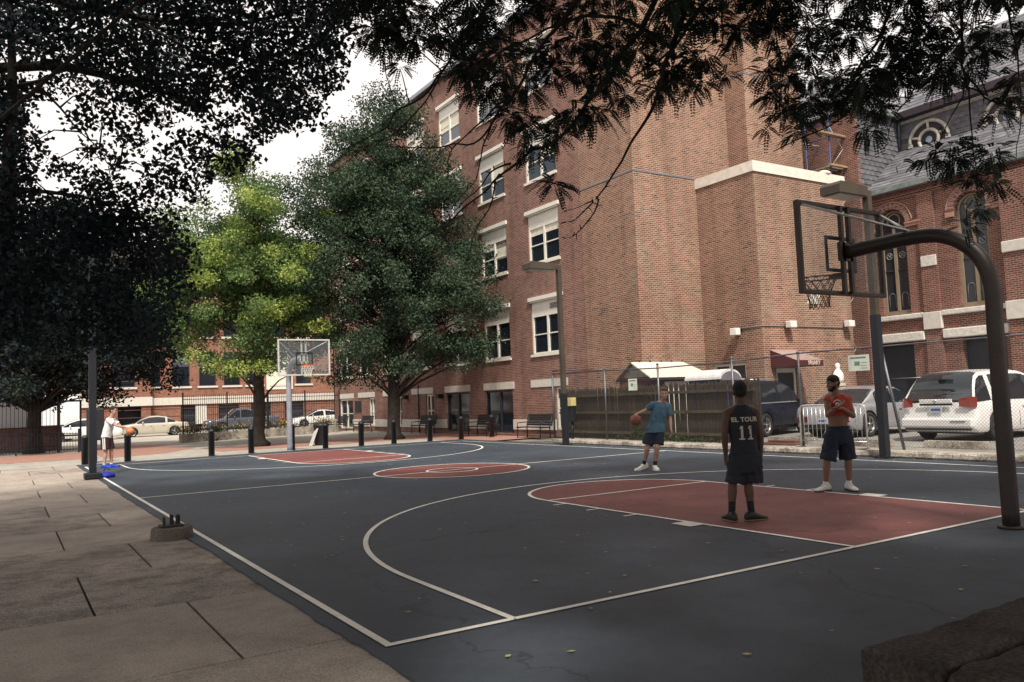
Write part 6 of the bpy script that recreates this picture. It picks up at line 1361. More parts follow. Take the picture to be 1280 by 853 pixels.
# basketball builder
def seam_ball(c, r, m, label, rot=(0.4, 0.3, 0.2)):
    o = MB().sphere((0, 0, 0), r, 32, 20).build('basketball', m); o.location = c; o.rotation_euler = rot; tag(o, label, 'basketball', 'basketballs in play')
    sm_ = MB(); rr = r+.0005
    for ax in range(2):
        sm_.tube([(rr*cos(t), rr*sin(t), 0) if ax == 0 else (0, rr*cos(t), rr*sin(t)) for t in [2*pi*k/40 for k in range(41)]], .0028, 5, caps=False)
    for sg in (-1, 1):
        pts = []
        for k in range(41):
            t = 2*pi*k/40; v = V3((sg*(.62+.16*cos(2*t)), .9*cos(t), .9*sin(t))).normalized()*rr; pts.append(v)
        sm_.tube(pts, .0028, 5, caps=False)
    sm_.build('seam', M_iron, o); return o
M_ballr = mat('worn_red_brown_rubber', (0.26, 0.085, 0.065), 0.6, var=0.12, vscale=20, bump=0.25, bscale=220); M_ballo = mat('orange_rubber', (0.46, 0.165, 0.06), 0.6, var=0.1, vscale=20, bump=0.25, bscale=220)

# -- person 3: blue tee, dribbling towards the camera
p = person(None, 'person with brown hair in a blue t-shirt and navy shorts dribbling towards the camera')
hc = V3((.375, -.10, 1.615)); hd, P, el = head(hc, (-.1, -1, -.10), 1.08)
rot = .22
skin = hd + limb([(.37, -.07, 1.53), (.335, -.03, 1.40)], [.054, .060])
Ls, Rs = V3((.145, -.05, 1.395)), V3((.475, .03, 1.345)); Le, Lw = V3((-.03, -.03, 1.275)), V3((-.205, -.09, 1.215)); Re, Rw = V3((.505, .02, 1.07)), V3((.492, -.06, .86))
skin += limb([(.28, -.02, 1.42), Ls], [.055, .056]) + limb([(.39, 0, 1.41), Rs], [.055, .056]) + arm_parts(Ls, Le, Lw, .95) + arm_parts(Rs, Re, Rw, .95)
skin += hand(Lw, (-.8, -.1, -.25), (-.1, 0, -1), side=1, curl=.55, spread=.12) + hand(Rw, (0, -.2, -1), (-.9, -.3, 0), side=-1, curl=.55)
skin += [ellipse_loft([(.88, .17, 0, .15, .10, rot), (1.0, .205, -.01, .145, .10, rot), (1.2, .265, -.02, .165, .108, rot), (1.34, .305, -.02, .17, .105, rot), (1.42, .325, -.02, .12, .08, rot), (1.46, .33, -.02, .07, .06, rot)])]
Lk, La = V3((-.035, -.07, .46)), V3((-.10, .08, .12)); Rk, Ra = V3((.165, -.14, .49)), V3((.115, -.02, .09))
skin += leg_parts((.095, 0, .88), Lk, La) + leg_parts((.245, -.0, .88), Rk, Ra)
fuse('body', skin, SK_fair, p, .009, 3)
fuse('hair', [el(P(0, -.022, .052), .082, .090, .082), el(P(0, -.055, .0), .072, .048, .06), el(P(.01, .045, .098), .055, .042, .028), el(P(-.03, .055, .09), .035, .03, .022)], M_hairb, p, .008, 1, .006)
face(P, el, p)
ts = fuse('t_shirt', [ellipse_loft([(.80, .165, 0, .228, .172, rot), (.9, .175, 0, .215, .16, rot), (1.0, .205, -.01, .172, .124, rot), (1.2, .265, -.02, .182, .125, rot), (1.34, .308, -.02, .185, .118, rot), (1.41, .322, -.02, .14, .09, rot), (1.445, .33, -.02, .08, .068, rot)]), cone(Ls, .072, lerp(Ls, Le, .72), .068, 18, flat=True), cone(Rs, .072, lerp(Rs, Re, .72), .068, 18, flat=True), cone((.28, -.02, 1.40), .06, Ls, .072), cone((.39, 0, 1.38), .06, Rs, .072)], M_bluec, p, .010, 2, .011)
shorts(p, (.93, .18, 0, .165, .118, rot), (-.0, 0), [((.095, -.01, .88), (-.02, -.04, .545), .108, .125), ((.25, -.01, .88), (.195, -.08, .545), .108, .13)], M_navy, wr=.009)
for a, kn, d, tl, hz in ((La, Lk, (-1, -.35), .25, 0.0), (Ra, Rk, (.1, -1), 0, 0.0)):
    cone(lerp(a, kn, .02), .040, lerp(a, kn, .30), .043, 14, flat=True).build('sock', M_sock, p); shoe(a, d, M_whsh, M_whsh, p, 1.1, tl, heel_z=hz)
P3 = place(p, (9.46, 7.99, 0))
def view_pt(base, x, d, z, rz=-0.563, s=1.0):
    return (base[0]+(x*cos(rz)-d*sin(rz))*s, base[1]+(x*sin(rz)+d*cos(rz))*s, z*s)
seam_ball(view_pt((9.46, 7.99), -.255, -.10, 1.085), .121, M_ballr, 'worn red-brown basketball under the hand of the player in the blue t-shirt', (.5, .9, .3))

# -- person 4: white tee, seen from the side, far left corner
p = person(None, 'person in a white t-shirt and bright blue shoes reaching for the ball at far left')
hc = V3((.175, 0, 1.665)); hd, P, el = head(hc, (1, .05, -.12), 1.08)
skin = hd + limb([(.15, 0, 1.57), (.10, 0, 1.44)], [.055, .06])
Ls, Rs = V3((.10, -.16, 1.40)), V3((.10, .16, 1.40)); Le, Lw = V3((.36, -.16, 1.22)), V3((.60, -.05, 1.155)); Re, Rw = V3((.30, .18, 1.20)), V3((.52, .08, 1.10))
skin += limb([(.09, -.06, 1.44), Ls], [.055, .056]) + limb([(.09, .06, 1.44), Rs], [.055, .056]) + arm_parts(Ls, Le, Lw, .95) + arm_parts(Rs, Re, Rw, .95)
skin += hand(Lw, (1, .1, -.1), (0, 0, -1), side=1, curl=.35) + hand(Rw, (1, .1, -.2), (0, -.3, -1), side=-1, curl=.4)
skin += [ellipse_loft([(.88, -.03, 0, .10, .15), (1.05, .0, 0, .10, .145), (1.2, .04, 0, .105, .16), (1.36, .08, 0, .105, .17), (1.44, .09, 0, .08, .11), (1.48, .09, 0, .06, .06)])]
Lk, La = V3((-.005, -.10, .48)), V3((-.045, -.12, .09)); Rk, Ra = V3((.06, .10, .48)), V3((.05, .12, .09))
skin += leg_parts((-.03, -.09, .88), Lk, La) + leg_parts((-.02, .09, .88), Rk, Ra)
fuse('body', skin, SK_fair, p, .011, 2)
fuse('hair', [el(P(0, -.018, .052), .083, .092, .085), el(P(0, -.055, .0), .072, .048, .06)], M_hair, p, .010, 1, .005)
face(P, el, p)
fuse('t_shirt', [ellipse_loft([(.86, -.035, 0, .135, .185), (1.05, -.0, 0, .130, .175), (1.2, .04, 0, .125, .178), (1.36, .08, 0, .12, .182), (1.43, .09, 0, .09, .13), (1.465, .09, 0, .065, .07)]), cone(Ls, .07, lerp(Ls, Le, .62), .07, 18, flat=True), cone(Rs, .07, lerp(Rs, Re, .62), .07, 18, flat=True), cone((.09, -.06, 1.42), .055, Ls, .07), cone((.09, .06, 1.42), .055, Rs, .07)], M_whitec, p, .012, 2, .006)
so = shorts(p, (.93, -.03, 0, .118, .165, 0), (0, 0), [((-.03, -.09, .9), (-.015, -.10, .55), .12, .13), ((-.02, .09, .9), (.03, .10, .55), .12, .13)], M_maroon, vox=.012, wr=.006)
for dx in (-.028, .022): MB().add([(dx-.012, -.222, .88), (dx+.012, -.222, .88), (dx+.022+.01, -.236, .55), (dx-.002+.01, -.236, .55), (dx-.012, -.215, .88), (dx+.012, -.215, .88), (dx+.032, -.229, .55), (dx+.008, -.229, .55)], [(0,3,2,1), (4,5,6,7), (0,1,5,4), (1,2,6,5), (2,3,7,6), (3,0,4,7)]).build('white_stripe', M_whitec, so)
for a, kn, d in ((La, Lk, (1, -.1)), (Ra, Rk, (1, .1))):
    cone(lerp(a, kn, .02), .039, lerp(a, kn, .10), .040, 12, flat=True).build('sock', M_whsh, p); shoe(a, d, M_blsh, M_blsh, p, 1.12, high=False)
place(p, (0.52, 22.83, 0), 1.05)
seam_ball(view_pt((0.52, 22.83), .70, -.05, 1.035, s=1.05), .122, M_ballo, 'orange basketball in front of the hands of the player in white at far left')
# ------------------------------------------------------------------ vehicles
M_tyre = mat('tyre_rubber', (0.018, 0.018, 0.02), 0.85); M_alloy = mat('alloy_rim', (0.45, 0.45, 0.46), 0.3, metal=0.8); M_cglass = glass_mat('car_glass', (0.015, 0.02, 0.026), 0.04); M_trim = mat('black_trim', (0.02, 0.02, 0.022), 0.5)
M_tail = mat('red_tail_lamp', (0.13, 0.010, 0.009), 0.2, coat=0.6); M_amber = mat('clear_orange_lamp', (0.18, 0.018, 0.009), 0.2, coat=0.6); M_hl = glass_mat('headlight_glass', (0.5, 0.52, 0.55), 0.1)
M_plate = mat('blue_white_plate', (0.42, 0.46, 0.56), 0.5); M_platet = mat('plate_print', (0.06, 0.09, 0.28), 0.5)
def paint(name, c, metal=0.0): return mat(name, c, 0.28, metal=metal, var=0.02, coat=0.7, spec=0.5)
def interp(tab, x):
    if x <= tab[0][0]: return tab[0][1]
    for (a, va), (b_, vb) in zip(tab[:-1], tab[1:]):
        if x <= b_: t = (x-a)/(b_-a); t = t*t*(3-2*t)*.35+t*.65; return va+(vb-va)*t
    return tab[-1][1]
def car(label, cat, group, Wd, wheels, wr, top, low, roofp, cab, pnt, pillars, name='parked_car', belt_in=.09, roof_in=.22, glass=M_cglass, spokes=5, detail=True, plate=True, tail='wrap', bed=None, nose=.13, hl=True):
    """x forward. top: belt/hood/trunk height profile; low: sill profile; roofp: roof height profile over the cabin; cab=(x0,x1)"""
    r = empty(name, label=label, cat=cat, group=group)
    xs_ = sorted(set([top[0][0]+ (top[-1][0]-top[0][0])*k/44 for k in range(45)] + [xc+(wr+.055)*cos(pi*k/10) for xc in wheels for k in range(11)] + [xc+s*(wr+.058) for xc in wheels for s in (-1, 1)]))
    xs_ = [x for i, x in enumerate(xs_) if i == 0 or x-xs_[i-1] > .002]
    L0, L1 = top[0][0], top[-1][0]; hw = Wd/2; rings = []
    for x in xs_:
        zt = interp(top, x); zl = interp(low, x)
        for xc in wheels:
            d2 = (wr+.055)**2-(x-xc)**2
            if d2 > 0: zl = max(zl, wr+math.sqrt(d2)-.02)
        zl = min(zl, zt-.06)
        e0, e1 = (x-L0), (L1-x); tp = 1.0
        for e, rr in ((e0, .16), (e1, .30)):
            if e < rr: tp = min(tp, 1-nose*(1-e/rr)**2)
        w = hw*tp; h_ = zt-zl
        half = [(0, zl), (w*.93, zl), (w*.975, zl+h_*.08), (w*1.0, zl+h_*.38), (w*.995, zl+h_*.62), (w*.965, zl+h_*.84), (w*.93, zt-.025), (w*.885, zt), (w*.5, zt+.018), (0, zt+.026)]
        ring = [(x, y, z) for y, z in half] + [(x, -y, z) for y, z in half[-2:0:-1]]
        rings.append(ring)
    bd_ = MB().rings(rings).build('body', pnt, r); autosmooth(bd_, 38)
    # cabin
    c0, c1 = cab; n = 22; cr_ = []; N_ = 7
    xsr = [c0+(c1-c0)*k/n for k in range(n+1)]
    faces = {'roof': MB(), 'side_window': MB(), 'windshield': MB(), 'rear_window': MB(), 'pillar': MB()}
    def sec(x):
        zb = interp(top, x)-.01; zr = max(interp(roofp, x), zb+.012); w0 = hw-belt_in; t = (zr-zb)/(max(z for _, z in roofp)-zb+1e-6); w1 = w0-(roof_in-belt_in)*t
        return [(w0, zb), (w0-(w0-w1)*.45, zb+(zr-zb)*.45), (w1+.012, zb+(zr-zb)*.86), (w1-.05, zb+(zr-zb)*.97), (w1-.2, zr+.012), (0, zr+.03)]
    secs_ = [(x, sec(x)) for x in xsr]; zmax = max(z for _, z in roofp)
    for (xa, sa), (xb, sb) in zip(secs_[:-1], secs_[1:]):
        slopez = abs(sb[5][1]-sa[5][1])/(xb-xa); xm = (xa+xb)/2
        for j in range(5):
            for sg in (1, -1):
                q = [(xa, sg*sa[j][0], sa[j][1]), (xb, sg*sb[j][0], sb[j][1]), (xb, sg*sb[j+1][0], sb[j+1][1]), (xa, sg*sa[j+1][0], sa[j+1][1])]
                if sg > 0: q = q[::-1]
                if j < 2:
                    key = 'side_window' if (sa[5][1]-sa[0][1] > .16 or sb[5][1]-sb[0][1] > .16) and not any(a <= xm <= b_ for a, b_ in pillars) else 'pillar'
                elif j < 3: key = 'pillar' 
                else: key = ('windshield' if xm > (c0+c1)/2 else 'rear_window') if slopez > .30 and sa[5][1] < zmax-.0 else 'roof'
                if key == 'side_window': key = ('side_window', sg, sum(1 for a, b_ in pillars if xm > b_)); faces.setdefault(key, MB())
                faces[key].add(q, [(0, 1, 2, 3)], key[0] != 'side_window')
    # end caps of the cabin
    for idx, k in ((0, 'rear_window'), (-1, 'windshield')):
        x, s_ = secs_[idx]; q = [(x, y, z) for y, z in s_]+[(x, -y, z) for y, z in s_[-2::-1]]
        faces[k].add(q, [tuple(range(len(q)))])
    for k0 in list(faces):
        k = k0 if isinstance(k0, str) else k0[0]; m = pnt if k in ('roof', 'pillar') else glass
        if faces[k0].v:
            mb = faces[k0]
            bm = bmesh.new(); me = mb.me(k); bm.from_mesh(me); bmesh.ops.remove_doubles(bm, verts=bm.verts, dist=.0005); bm.to_mesh(me); bm.free(); link(k, me, r, [m])
    # wheels
    for xc in wheels:
        for sg in (-1, 1):
            y1 = sg*(hw-.015); y0 = sg*(hw-.23)
            pr_ = [(wr*.62, y0), (wr*.9, y0), (wr, y0+sg*.03), (wr, y1-sg*.03), (wr*.94, y1), (wr*.68, y1+sg*.0), (wr*.66, y1-sg*.02), (wr*.62, y1-sg*.05)]
            t = MB().rings([[(xc+rr*cos(2*pi*k/28), y, wr+rr*sin(2*pi*k/28)) for k in range(28)] for rr, y in pr_], caps=False).build('wheel', M_tyre, r)
            rm = MB().rings([[(xc+rr*cos(2*pi*k/28), y, wr+rr*sin(2*pi*k/28)) for k in range(28)] for rr, y in ((wr*.66, y1-sg*.012), (wr*.62, y1-sg*.012), (wr*.60, y1-sg*.07))], caps=False)
            for k in range(spokes):
                a = 2*pi*k/spokes+.3
                for da in (-.12, .12):
                    rm.add([(xc+rr*cos(a+d_), y1-sg*dd, wr+rr*sin(a+d_)) for rr, d_, dd in ((wr*.10, -.5, .02), (wr*.10, .5, .02), (wr*.61, da+.07, .015), (wr*.61, da-.07, .015))], [(0, 1, 2, 3) if sg < 0 else (3, 2, 1, 0)])
            rm.tube([(xc, y1-sg*.03, wr), (xc, y1-sg*.008, wr)], wr*.15, 12); rm.build('rim', M_alloy, t)
            MB().tube([(xc, y0+sg*.01, wr), (xc, y1-sg*.075, wr)], wr*.60, 20).build('brake_disc', M_trim, t)
    MB().box(L0+.3, L1-.3, -hw+.24, hw-.24, .20, .42).build('underbody', M_trim, r)
    for xc in wheels: MB().rings([[(xc+(wr+.05)*cos(a), y, wr+(wr+.05)*sin(a)-.02) for a in [pi*k/12 for k in range(13)]] for y in (-hw+.02, hw-.02)], closed=False, caps=False).build('wheel_arch', M_trim, r)
    zt0 = interp(top, L0+.02)
    if plate:
        pl_ = MB().box(L0-.018, L0-.004, -.16, .16, zt0*.60, zt0*.60+.16).build('licence_plate', M_plate, r); MB().box(L0-.020, L0-.018, -.12, .12, zt0*.60+.05, zt0*.60+.11).build('print', M_platet, pl_)
    if tail == 'wrap':
        for sg in (-1, 1): 
            z0 = zt0-.24; w = hw*(1-nose*.9)
            MB().add([(L0-.012, sg*(w-.34), z0), (L0-.012, sg*(w-.01), z0), (L0+.17, sg*(hw+.004), z0+.02), (L0+.19, sg*(hw-.012), z0+.17), (L0-.006, sg*(w-.03), z0+.17), (L0-.006, sg*(w-.34), z0+.17)], [(0, 1, 4, 5), (1, 2, 3, 4)] if sg > 0 else [(5, 4, 1, 0), (4, 3, 2, 1)]).build('tail_light', M_tail, r)
    if hl:
        zf = interp(top, L1-.05)
        for sg in (-1, 1): MB().sphere((L1-.10, sg*(hw-.26), zf-.10), (.12, .20, .07), 12, 8).build('headlight', M_hl, r)
    MB().box(L0-.03, L0+.10, -hw*.86, hw*.86, .30, .34).build('bumper_trim', M_trim, r)
    if detail:
        ln = MB()
        for sg in (-1, 1):
            for x in [a for a, b_ in pillars]+[pillars[-1][1]] if pillars else []:
                if c0+.2 < x < c1: ln.box(x-.004, x+.004, sg*(hw*1.0)-.004, sg*(hw*1.0)+.004, .34, interp(top, x)-.30)
        ln.build('door_gap', M_trim, r)
        for sg in (-1, 1):
            for a, b_ in pillars[:2]: MB().bevel_box(b_+.05, b_+.22, min(sg*(hw-.01), sg*(hw+.025)), max(sg*(hw-.01), sg*(hw+.025)), interp(top, b_)-.20, interp(top, b_)-.17, .006).build('door_handle', pnt, r)
            mx_ = c1-(.52 if c1-c0 > 1.5 else .3); MB().sphere((mx_, sg*(hw+.06), interp(top, mx_)+.06), (.06, .09, .07), 10, 7).build('wing_mirror', pnt, r)
    return r
P_silver = paint('silver_paint', (0.40, 0.40, 0.43), .35); P_white = paint('white_paint', (0.70, 0.69, 0.68)); P_navy = mat('dark_navy_paint', (0.008, 0.011, 0.024), 0.42, var=.02, coat=.05, spec=.25); P_gold = paint('champagne_paint', (0.50, 0.46, 0.38), .2); P_dgrey = paint('dark_grey_paint', (0.09, 0.10, 0.13), .2)
sed_top = [(-2.45, .62), (-2.40, .84), (-2.32, .92), (-1.6, .97), (-.5, .96), (.9, .95), (1.2, .94), (2.0, .84), (2.32, .74), (2.45, .55)]
sed_low = [(-2.45, .40), (-2.3, .26), (-2.0, .22), (2.0, .20), (2.3, .22), (2.45, .36)]
sed_roof = [(-1.70, .96), (-1.35, 1.14), (-.90, 1.37), (-.3, 1.46), (.25, 1.44), (.6, 1.32), (1.25, .95)]
def at(o, x, y, z, rz): o.location = (x, y, z); o.rotation_euler = (0, 0, rz); return o
PK = 'cars parked beside the church'
s1 = car('silver sedan parked behind the crowd barrier, seen from its rear corner', 'car', PK, 1.88, (-1.50, 1.45), .36, sed_top, sed_low, sed_roof, (-1.70, 1.25), P_silver, [(-1.7, -.98), (-.04, .06)])
at(s1, 20.42, 10.18, .142, R(4))
van_top = [(-2.5, .60), (-2.48, .95), (-2.42, 1.0), (-1.5, 1.04), (0, 1.02), (1.2, 1.0), (1.6, .97), (2.2, .80), (2.45, .70), (2.55, .5)]
van_low = [(-2.5, .34), (-2.35, .24), (2.3, .22), (2.55, .34)]
van_roof = [(-2.38, 1.02), (-2.12, 1.58), (-1.9, 1.72), (-1.0, 1.77), (.0, 1.75), (.55, 1.62), (1.55, 1.0)]
v1 = car('white minivan with orange-red tail lamps parked behind the near hoop pole', 'minivan', PK, 1.96, (-1.50, 1.50), .35, van_top, van_low, van_roof, (-2.40, 1.55), P_white, [(-1.62, -1.50), (-.50, -.38), (.60, .68)], roof_in=.24, belt_in=.05, tail='none', plate=False, nose=.06)
# rear details of the minivan
for sg in (-1, 1):
    MB().add([(-2.525, sg*.60, .88), (-2.515, sg*.86, .86), (-2.40, sg*.975, .86), (-2.36, sg*.97, 1.10), (-2.47, sg*.86, 1.12), (-2.51, sg*.60, 1.07)], [(0, 1, 4, 5), (1, 2, 3, 4)] if sg > 0 else [(5, 4, 1, 0), (4, 3, 2, 1)]).build('tail_light', M_amber, v1)
MB().bevel_box(-2.53, -2.48, -.42, .42, .98, 1.07, .012).build('tailgate_trim', P_white, v1); MB().box(-2.515, -2.49, -.42, .42, .91, .965).build('tailgate_recess', M_trim, v1)
pl_ = MB().box(-2.525, -2.505, -.16, .16, .73, .88).build('licence_plate', M_plate, v1); MB().box(-2.527, -2.525, -.12, .12, .78, .84).build('print', M_platet, pl_)
MB().bevel_box(-2.60, -2.44, -.92, .92, .36, .60, .05).build('bumper', P_white, v1)
MB().sphere((-2.535, 0, 1.025), (.01, .05, .035), 10, 8).build('badge', M_chrome, v1)
MB().tube([(-2.46, .06, 1.10), (-2.40, -.20, 1.20), (-2.37, -.42, 1.26)], .012, 6).tube([(-2.40, .12, 1.16), (-2.36, -.62, 1.20)], .010, 6).sphere((-2.40, -.42, 1.27), (.03, .06, .03), 8, 6).build('wiper', M_trim, v1)
MB().bevel_box(-2.27, -2.12, -.20, .20, 1.665, 1.685, .006).build('brake_light', M_tail, v1); MB().box(-2.615, -2.59, -.78, -.40, .52, .53).build('badge', M_trim, v1)
at(v1, 20.10, 6.33, .142, R(-1))
suv_top = [(-2.25, .70), (-2.22, 1.02), (-2.1, 1.06), (-1, 1.08), (.6, 1.06), (1.2, 1.02), (2.0, .95), (2.25, .82), (2.3, .6)]
suv_low = [(-2.25, .48), (-2.0, .34), (2.0, .32), (2.3, .45)]
suv_roof = [(-2.12, 1.08), (-1.95, 1.55), (-1.6, 1.72), (-.5, 1.76), (.2, 1.72), (.6, 1.60), (1.25, 1.04)]
u1 = car('dark navy sport utility car parked behind the picket fence end', 'car', PK, 1.86, (-1.35, 1.32), .37, suv_top, suv_low, suv_roof, (-2.14, 1.25), P_navy, [(-1.45, -1.32), (-.45, -.36), (.42, .50)], belt_in=.06)
for sg in (-1, 1): MB().box(-2.0, 1.0, sg*.90-.012, sg*.90+.012, 1.045, 1.075).build('window_trim', M_chrome, u1); MB().tube([(-1.7, sg*.62, 1.80), (.1, sg*.62, 1.80)], .018, 6).build('roof_rail', M_chrome, u1)
at(u1, 19.0, 13.15, .142, R(13))
s2_ = copy_tree(s1); at(s2_, 25.5, 10.6, .142, R(90)); s2_['label'] = 'white car parked against the church, behind the silver sedan'
for ch in s2_.children:
    if ch.name.split('.')[0] in ('body', 'roof', 'pillar', 'door_handle', 'wing_mirror'):
        ch.data = ch.data.copy(); ch.data.materials[0] = P_white
# far street vehicles (heading left)
FS = 'vehicles parked along the far street'
c1 = car('champagne sedan parked on the far street left of the stone wall', 'car', FS, 1.80, (-1.42, 1.40), .33, sed_top, sed_low, sed_roof, (-1.75, 1.25), P_gold, [(-.95, -.80), (-.02, .06)]); at(c1, 6.95, 59.0, -.03, pi)
c2 = car('white coupe parked on the far street behind the far hoop', 'car', FS, 1.82, (-1.42, 1.40), .34, [(-2.3, .6), (-2.27, .90), (-1.6, 1.0), (0, .95), (1.1, .92), (2.0, .80), (2.3, .5)], [(-2.3, .34), (-2, .22), (2, .22), (2.3, .32)], [(-2.0, .98), (-1.2, 1.30), (-.4, 1.42), (.2, 1.38), (1.2, .93)], (-2.0, 1.2), P_white, [(-.35, -.28)]); at(c2, 19.3, 58.8, -.03, pi)
c3 = car('dark grey pickup truck parked behind the light green tree', 'pickup truck', FS, 1.95, (-1.65, 1.60), .38, [(-2.7, .7), (-2.68, 1.08), (-.7, 1.10), (1.0, 1.08), (1.3, 1.05), (2.4, .98), (2.7, .85), (2.75, .6)], [(-2.7, .5), (-2.4, .36), (2.4, .36), (2.75, .5)], [(-.85, 1.10), (-.72, 1.62), (-.2, 1.78), (.5, 1.74), (1.25, 1.06)], (-.86, 1.25), P_dgrey, [(.2, .28)]); at(c3, 13.3, 59.0, -.03, pi)
c4 = copy_tree(c1); at(c4, 2.2, 56.2, -.03, pi); c4['label'] = 'white hatchback on the far street behind the sidewalk corner'
for ch in c4.children:
    if ch.name.split('.')[0] in ('body', 'roof', 'pillar', 'door_handle', 'wing_mirror'):
        ch.data = ch.data.copy(); ch.data.materials[0] = P_white
bt = empty('box_truck', label='white box truck on the far street behind the black cabinet', cat='truck', group=FS)
MB().bevel_box(-0.6, 2.3, 57.6, 59.9, .75, 3.1, .04).build('cargo_box', MATS['white_trailer_skin'], bt); MB().prism([(-.65, .5), (-2.1, .5), (-2.15, 1.2), (-1.8, 1.35), (-1.5, 2.2), (-.65, 2.3)], 1, 57.8, 59.7).build('cab', P_white, bt)
MB().prism([(-1.84, 1.37), (-1.9, 1.37), (-1.56, 2.1), (-1.52, 2.1)], 1, 57.95, 59.55).build('windshield', M_cglass, bt); MB().prism([(-.85, 1.4), (-1.65, 1.4), (-1.4, 2.05), (-.85, 2.1)], 1, 57.78, 57.799).build('side_window', M_cglass, bt); MB().box(-1.9, 2.2, 57.9, 59.6, .45, .74).build('chassis', M_iron, bt)
for x in (1.5, -1.5):
    for y in (57.9, 59.6): MB().tube([(x, y-.12, .38), (x, y+.12, .38)], .4, 18).build('wheel', M_tyre, bt)
rebase(bt, (0.5, 58.7, -.0))
# ------------------------------------------------------------------ trees
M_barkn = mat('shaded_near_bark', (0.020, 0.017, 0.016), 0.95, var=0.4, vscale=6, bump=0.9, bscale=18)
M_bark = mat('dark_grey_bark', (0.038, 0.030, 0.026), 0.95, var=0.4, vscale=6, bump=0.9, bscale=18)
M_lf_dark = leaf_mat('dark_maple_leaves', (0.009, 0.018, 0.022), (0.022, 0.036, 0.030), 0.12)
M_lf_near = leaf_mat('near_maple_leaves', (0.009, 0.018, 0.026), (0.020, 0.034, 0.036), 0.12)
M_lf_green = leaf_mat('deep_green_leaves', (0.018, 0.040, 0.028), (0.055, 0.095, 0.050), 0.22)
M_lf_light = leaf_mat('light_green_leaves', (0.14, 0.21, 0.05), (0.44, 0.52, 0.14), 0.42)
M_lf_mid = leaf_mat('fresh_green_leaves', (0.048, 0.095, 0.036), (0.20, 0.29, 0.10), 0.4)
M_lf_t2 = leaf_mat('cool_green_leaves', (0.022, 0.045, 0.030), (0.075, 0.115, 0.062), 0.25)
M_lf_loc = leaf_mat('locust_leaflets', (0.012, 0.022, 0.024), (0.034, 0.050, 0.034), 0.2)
def clump_leaves(clumps, dens, size, flat=0.35, squash=0.62, aspect=.62):
    Cs = []
    for x, y, z, r in clumps:
        n = max(6, int(dens*r*r)); g = NP.normal(size=(n, 3)); g /= np.linalg.norm(g, axis=1)[:, None]
        g *= (NP.uniform(0.15, 1.0, n)**0.5)[:, None]*r*NP.uniform(.75, 1.25, n)[:, None]
        g[:, 2] *= squash; Cs.append(g+np.array([x, y, z]))
    C = np.concatenate(Cs); return leaf_quads(C, size, aspect, 0.35, flat=flat)
def limb_tubes(mb, trunk_pts, clumps, r0=.05, frac=1.0, n=5):
    T = [V3(p) for p in trunk_pts]
    for c in clumps:
        if NP.random() > frac: continue
        e = V3(c[:3]); 
        zt = min(max(e.z-1.0-.35*math.hypot(e.x-T[0].x, e.y-T[0].y), T[0].z+1.8), T[-1].z-.1)
        a = T[0]
        for p, q in zip(T[:-1], T[1:]):
            if p.z <= zt <= q.z: a = p.lerp(q, (zt-p.z)/(q.z-p.z+1e-6))
        ln = (e-a).length
        if ln < .3: continue
        mid = a.lerp(e, .5)+V3((NP.uniform(-.12, .12)*ln, NP.uniform(-.12, .12)*ln, .10*ln))
        pts = [a, a.lerp(mid, .5)+V3((0, 0, .03*ln)), mid, mid.lerp(e, .55)+V3((NP.uniform(-.04, .04)*ln, 0, .02*ln)), e]
        rr = r0*min(1.6, ln/3.0)**.6
        mb.tube(pts, [rr, rr*.75, rr*.52, rr*.33, rr*.12], n, caps=False)
def crown_clumps(c, rad, n, rs, seed, zmin=None, cone=0.0, hollow=.45):
    g = np.random.default_rng(seed); out = []
    while len(out) < n:
        v = g.normal(size=3); v /= np.linalg.norm(v); t = g.uniform(hollow, 1.0)
        p = v*t; sc_ = 1-cone*max(0, p[2])
        x, y, z = c[0]+p[0]*rad[0]*sc_, c[1]+p[1]*rad[1]*sc_, c[2]+p[2]*rad[2]
        if zmin and z < zmin: continue
        out.append((x, y, z, g.uniform(*rs)))
    return out
def trunk_mesh(base, top, r, lean=(0, 0), flare=1.9, n=12, segs=9):
    mb = MB(); P = []; rs = []
    for k in range(segs+1):
        t = k/segs; z = base[2]+(top-base[2])*t
        P.append((base[0]+lean[0]*t+.08*sin(t*5+base[0]), base[1]+lean[1]*t+.06*cos(t*4), z)); rs.append(r*(1-.75*t**1.2)*(1+(flare-1)*max(0, 1-t*segs*.9)))
    P.insert(1, (base[0], base[1], base[2]+.25)); rs.insert(1, r*1.25); P.insert(2, (base[0], base[1], base[2]+.6)); rs.insert(2, r*1.05)
    order = sorted(range(len(P)), key=lambda i: P[i][2]); P = [P[i] for i in order]; rs = [rs[i] for i in order]
    mb.tube(P, rs, n); return mb, P
def tree(name, label, cat, base, top, r, clumps, lm, dens, size, lean=(0, 0), flat=.35, extra=None, limb_r=.06, group=None, flare=1.9, frac=.8):
    t = empty(name, label=label, cat=cat, group=group)
    tm, P = trunk_mesh(base, top, r, lean, flare); limb_tubes(tm, P, clumps, limb_r, frac); tm.build('trunk', M_bark, t)
    V = clump_leaves(clumps, dens, size, flat); quads_obj('crown', V, lm, t, kind='stuff')
    if extra:
        for cl_, m_, dn, sz in extra: quads_obj('crown', clump_leaves(cl_, dn, sz, flat), m_, t, kind='stuff')
    rebase(t, base); return t
G = 'trees around the court'
